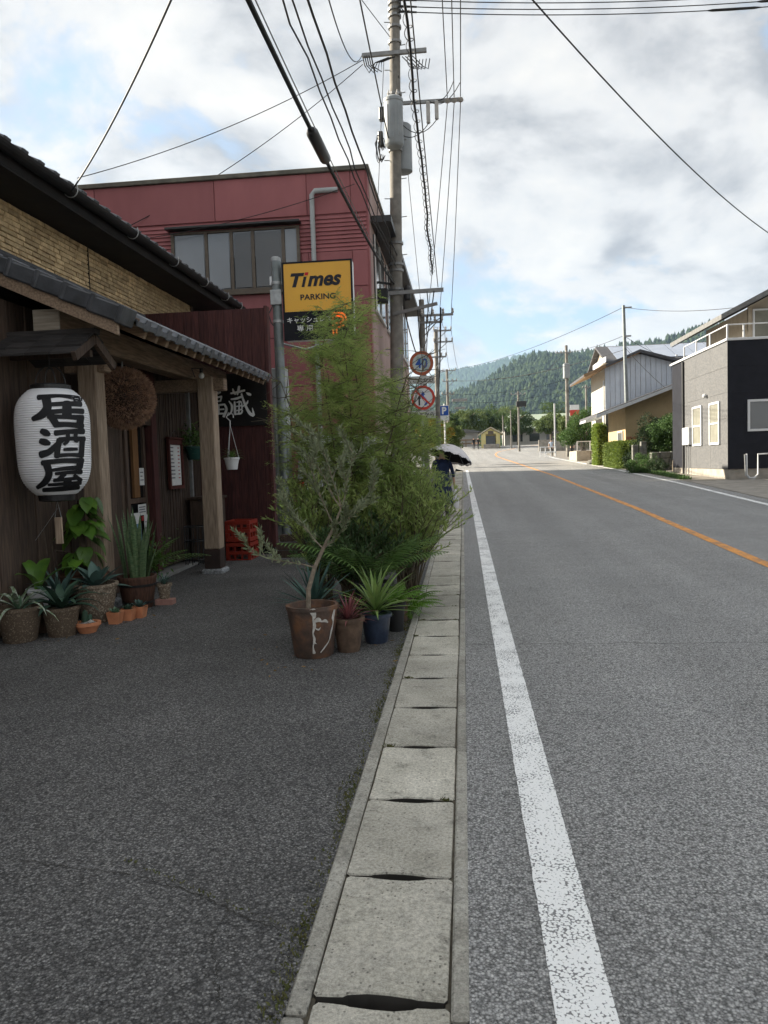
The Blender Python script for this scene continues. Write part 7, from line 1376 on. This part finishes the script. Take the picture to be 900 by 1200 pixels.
def person(label, loc, h, face, top, legs, arm_pose, stride=.18, group='people in the street', sleeves=True):
    k = h/1.7; J = dict(pel=(0, 0, .95), waist=(0, .005, 1.08), chest=(0, -.01, 1.27), sho=(0, 0, 1.41), neck=(0, .01, 1.49), head0=(0, .025, 1.57), head1=(0, .02, 1.66), nose=(0, .105, 1.60))
    rad = dict(pel=(.155, .115), waist=(.135, .10), chest=(.155, .11), sho=(.10, .085), neck=.052, head0=(.070, .082), head1=(.072, .085), nose=.014); E = [('pel', 'waist'), ('waist', 'chest'), ('chest', 'sho'), ('sho', 'neck'), ('neck', 'head0'), ('head0', 'head1'), ('head0', 'nose')]
    for s_, c in ((-1, 'l'), (1, 'r')):
        st = stride*s_; J[c+'hip'] = (s_*.09, 0, .88); J[c+'knee'] = (s_*.095, st*.6+.03, .49); J[c+'ank'] = (s_*.09, st-.02, .085); J[c+'toe'] = (s_*.10, st+.15, .03); rad.update({c+'hip': .088, c+'knee': .058, c+'ank': .042, c+'toe': (.04, .03)}); E += [('pel', c+'hip'), (c+'hip', c+'knee'), (c+'knee', c+'ank'), (c+'ank', c+'toe')]
        e, w = arm_pose[c]; J[c+'sh'] = (s_*.185, 0, 1.385); J[c+'el'] = e; J[c+'wr'] = w; d = (Vector(w)-Vector(e)).normalized(); J[c+'palm'] = tuple(Vector(w)+d*.08); rad.update({c+'sh': .062, c+'el': .043, c+'wr': .028, c+'palm': (.036, .022)}); E += [('sho', c+'sh'), (c+'sh', c+'el'), (c+'el', c+'wr'), (c+'wr', c+'palm')]
        sd = d.cross(Vector((0, 1, 0)) if abs(d.y) < .8 else Vector((0, 0, 1))).normalized(); sd2 = d.cross(sd)
        for q in range(4): J[f'{c}f{q}'] = tuple(Vector(w)+d*(.145+.012*(1 if q in (1, 2) else 0))+sd2*(q-1.5)*.021+sd*.02); rad[f'{c}f{q}'] = .0085; E.append((c+'palm', f'{c}f{q}'))
        J[c+'th'] = tuple(Vector(w)+d*.07+sd2*.055+sd*.015); rad[c+'th'] = .010; E.append((c+'wr', c+'th'))
    nm = body_mesh(J, E, rad, 'pel'); wr_ = [Vector(J['lwr']), Vector(J['rwr'])]; el_ = [Vector(J['lel']), Vector(J['rel'])]
    for m in (top, legs, 'skin', 'shoe'): nm.materials.append(MATS[m])
    for p in nm.polygons:
        c = p.center; dh_ = min((c-w).length for w in wr_); de = min((c-w).length for w in el_)
        p.material_index = 2 if (c.z > 1.455 or dh_ < .17 or (not sleeves and de < .17 and abs(c.x) > .15)) else (0 if c.z > .93 or (abs(c.x) > .17 and c.z > .75) else (3 if c.z < .10 else 1))
    M = Matrix.Translation(loc) @ Matrix.Rotation(face, 4, 'Z') @ Matrix.Scale(k, 4); nm.transform(Matrix.Rotation(face, 4, 'Z') @ Matrix.Scale(k, 4))
    root = empty('person', loc, label, 'person', group); o = link_mesh('body', nm, None, root); m_ = MB(); m_.lathe([(.088, -.05), (.098, .0), (.094, .05), (.07, .09), (.001, .112)], (0, .005, 1.655), 16); m_.v = [(a, b*1.1, c) for a, b, c in m_.v]; m_.xf(M); m_.build('hair', 'hair', root, smooth=True); return root, M
# woman with the parasol, seen from behind
PX, PY = -.47, 17.0
root, M = person('person in navy clothes walking away under a white parasol', (PX, PY, gz(PY)), 1.50, 0, 'navy_cloth', 'navy_cloth', dict(l=((-.25, .05, 1.16), (-.13, .20, 1.24)), r=((.27, -.02, 1.10), (.29, .06, .85))), .14)
m_ = MB(); m_.lathe([(.27, .30), (.25, .5), (.215, .75), (.18, .95), (.165, 1.08), (.18, 1.22), (.19, 1.34), (.12, 1.43), (.06, 1.46)], (0, 0, 0), 24, jit=.03); m_.xf(M); m_.build('dress', 'navy_cloth', root, smooth=True)
t = empty('parasol', (PX+.1, PY+.1, 1.5), 'white frilled parasol with black lining over the person in navy', 'parasol'); ax = Matrix.Translation((-.285, 16.98, 1.53)) @ Matrix.Rotation(R(19), 4, 'Y') @ Matrix.Rotation(R(-13), 4, 'X')
def canopy(r_, h, n=8, seg=5, dz=0):
    m_ = MB(); nn = n*4; V = [(0, 0, h+dz)]; F = []
    for i in range(1, seg+1):
        f = i/seg
        for j in range(nn):
            a = 2*math.pi*j/nn; sc = math.cos(math.pi/n)/math.cos((a % (2*math.pi/n))-math.pi/n); rr_ = r_*f*(.35+.65*sc); V.append((rr_*math.cos(a), rr_*math.sin(a), h*(1-f**2.1)*(1)+dz+(.0 if i < seg else -.01*math.cos(a*n*3))))
    for j in range(nn): F.append((0, 1+j, 1+(j+1) % nn))
    for i in range(seg-1):
        for j in range(nn): F.append((1+i*nn+j, 1+(i+1)*nn+j, 1+(i+1)*nn+(j+1) % nn, 1+i*nn+(j+1) % nn))
    m_.add(V, F); return m_
m_ = canopy(.50, .25); m_.xf(ax); m_.build('canopy', 'white_cloth', t, smooth=True, fixn=False); m_ = canopy(.492, .235, dz=-.006); m_.xf(ax); m_.build('lining', 'black_cloth', t, smooth=True, fixn=False)
m_ = MB(); nn = 64
for j in range(nn):
    a, b = 2*math.pi*j/nn, 2*math.pi*(j+1)/nn; q = .035+.012*math.sin(j*math.pi/2); m_.add([(.50*math.cos(a)*.97, .50*math.sin(a)*.97, .002), (.50*math.cos(b)*.97, .50*math.sin(b)*.97, .002), (.505*math.cos(b), .505*math.sin(b), -q), (.505*math.cos(a), .505*math.sin(a), -q)], [(0, 1, 2, 3)])
m_.xf(ax); m_.build('frill', 'white_cloth', t, fixn=False); m_ = MB(); m_.tube([ax @ Vector((0, 0, .30)), ax @ Vector((0, 0, -.38))], .008, 6); m_.build('shaft', 'black_metal', t)
for j in range(8): a = 2*math.pi*j/8; m_ = MB(); m_.tube([ax @ Vector((0, 0, .2)), ax @ Vector((.25*math.cos(a), .25*math.sin(a), .13)), ax @ Vector((.46*math.cos(a), .46*math.sin(a), -.01))], .004, 4); m_.build('rib', 'galvanised', t)
t = empty('shopping_bag', (PX+.27, PY+.06, .3), 'pale soft shopping bag in the right hand of the person in navy', 'bag'); hand = M @ Vector((.29, .06, .79)); m_ = MB(); m_.lathe([(.03, -.52), (.11, -.49), (.135, -.36), (.115, -.22), (.07, -.12), (.035, -.05)], hand, 18, jit=.10); m_.v = [(hand.x+(a-hand.x)*.75, b, c) for a, b, c in m_.v]; m_.build('sack', 'white_cloth', t, smooth=True); m_ = MB(); m_.tube([hand+Vector((-.03, 0, -.1)), hand+Vector((0, 0, .03)), hand+Vector((.03, 0, -.1))], .008, 5); m_.build('handle', 'white_cloth', t)
rest_ = dict(l=((-.23, -.05, 1.12), (-.24, .06, .88)), r=((.23, .03, 1.12), (.25, .14, .90)))
person('pedestrian in dark jacket and black trousers on the right pavement', (10.6, 77, gz(77)), 1.76, R(180), 'dark_cloth', 'black_cloth', rest_, .2)
person('pedestrian in light blue shirt walking behind the white barrier', (9.0, 80.5, gz(80.5)), 1.7, R(170), 'light_cloth', 'dark_cloth', rest_, .15, sleeves=False)
person('left one of two tiny figures in black beside the yellow hut', (1.55, 112, gz(112)), 1.7, 0, 'black_cloth', 'dark_cloth', rest_, .15); person('right one of two tiny figures in black beside the yellow hut', (2.2, 112.3, gz(112.3)), 1.68, R(20), 'black_cloth', 'dark_cloth', rest_, .1)
# ------------------------------------------------------------------ the air
hb = MB(); hb.box((-6100, -950, -1.6), (6100, 6100, 640)); hz_o = hb.build('haze', None, kind='stuff')
hm = bpy.data.materials.new('haze_air'); hm.use_nodes = True; ht = hm.node_tree; ht.nodes.clear()
ho = N(ht, 'ShaderNodeOutputMaterial'); hv = N(ht, 'ShaderNodeVolumePrincipled'); hv.inputs['Color'].default_value = (.50, .71, 1.0, 1); hv.inputs['Density'].default_value = .00009; hv.inputs['Anisotropy'].default_value = .2
lk(ht, hv.outputs[0], ho.inputs['Volume']); hz_o.data.materials.append(hm)
hz_o['label'] = 'pale blue haze in the air between the street and the hills'; hz_o['category'] = 'haze'
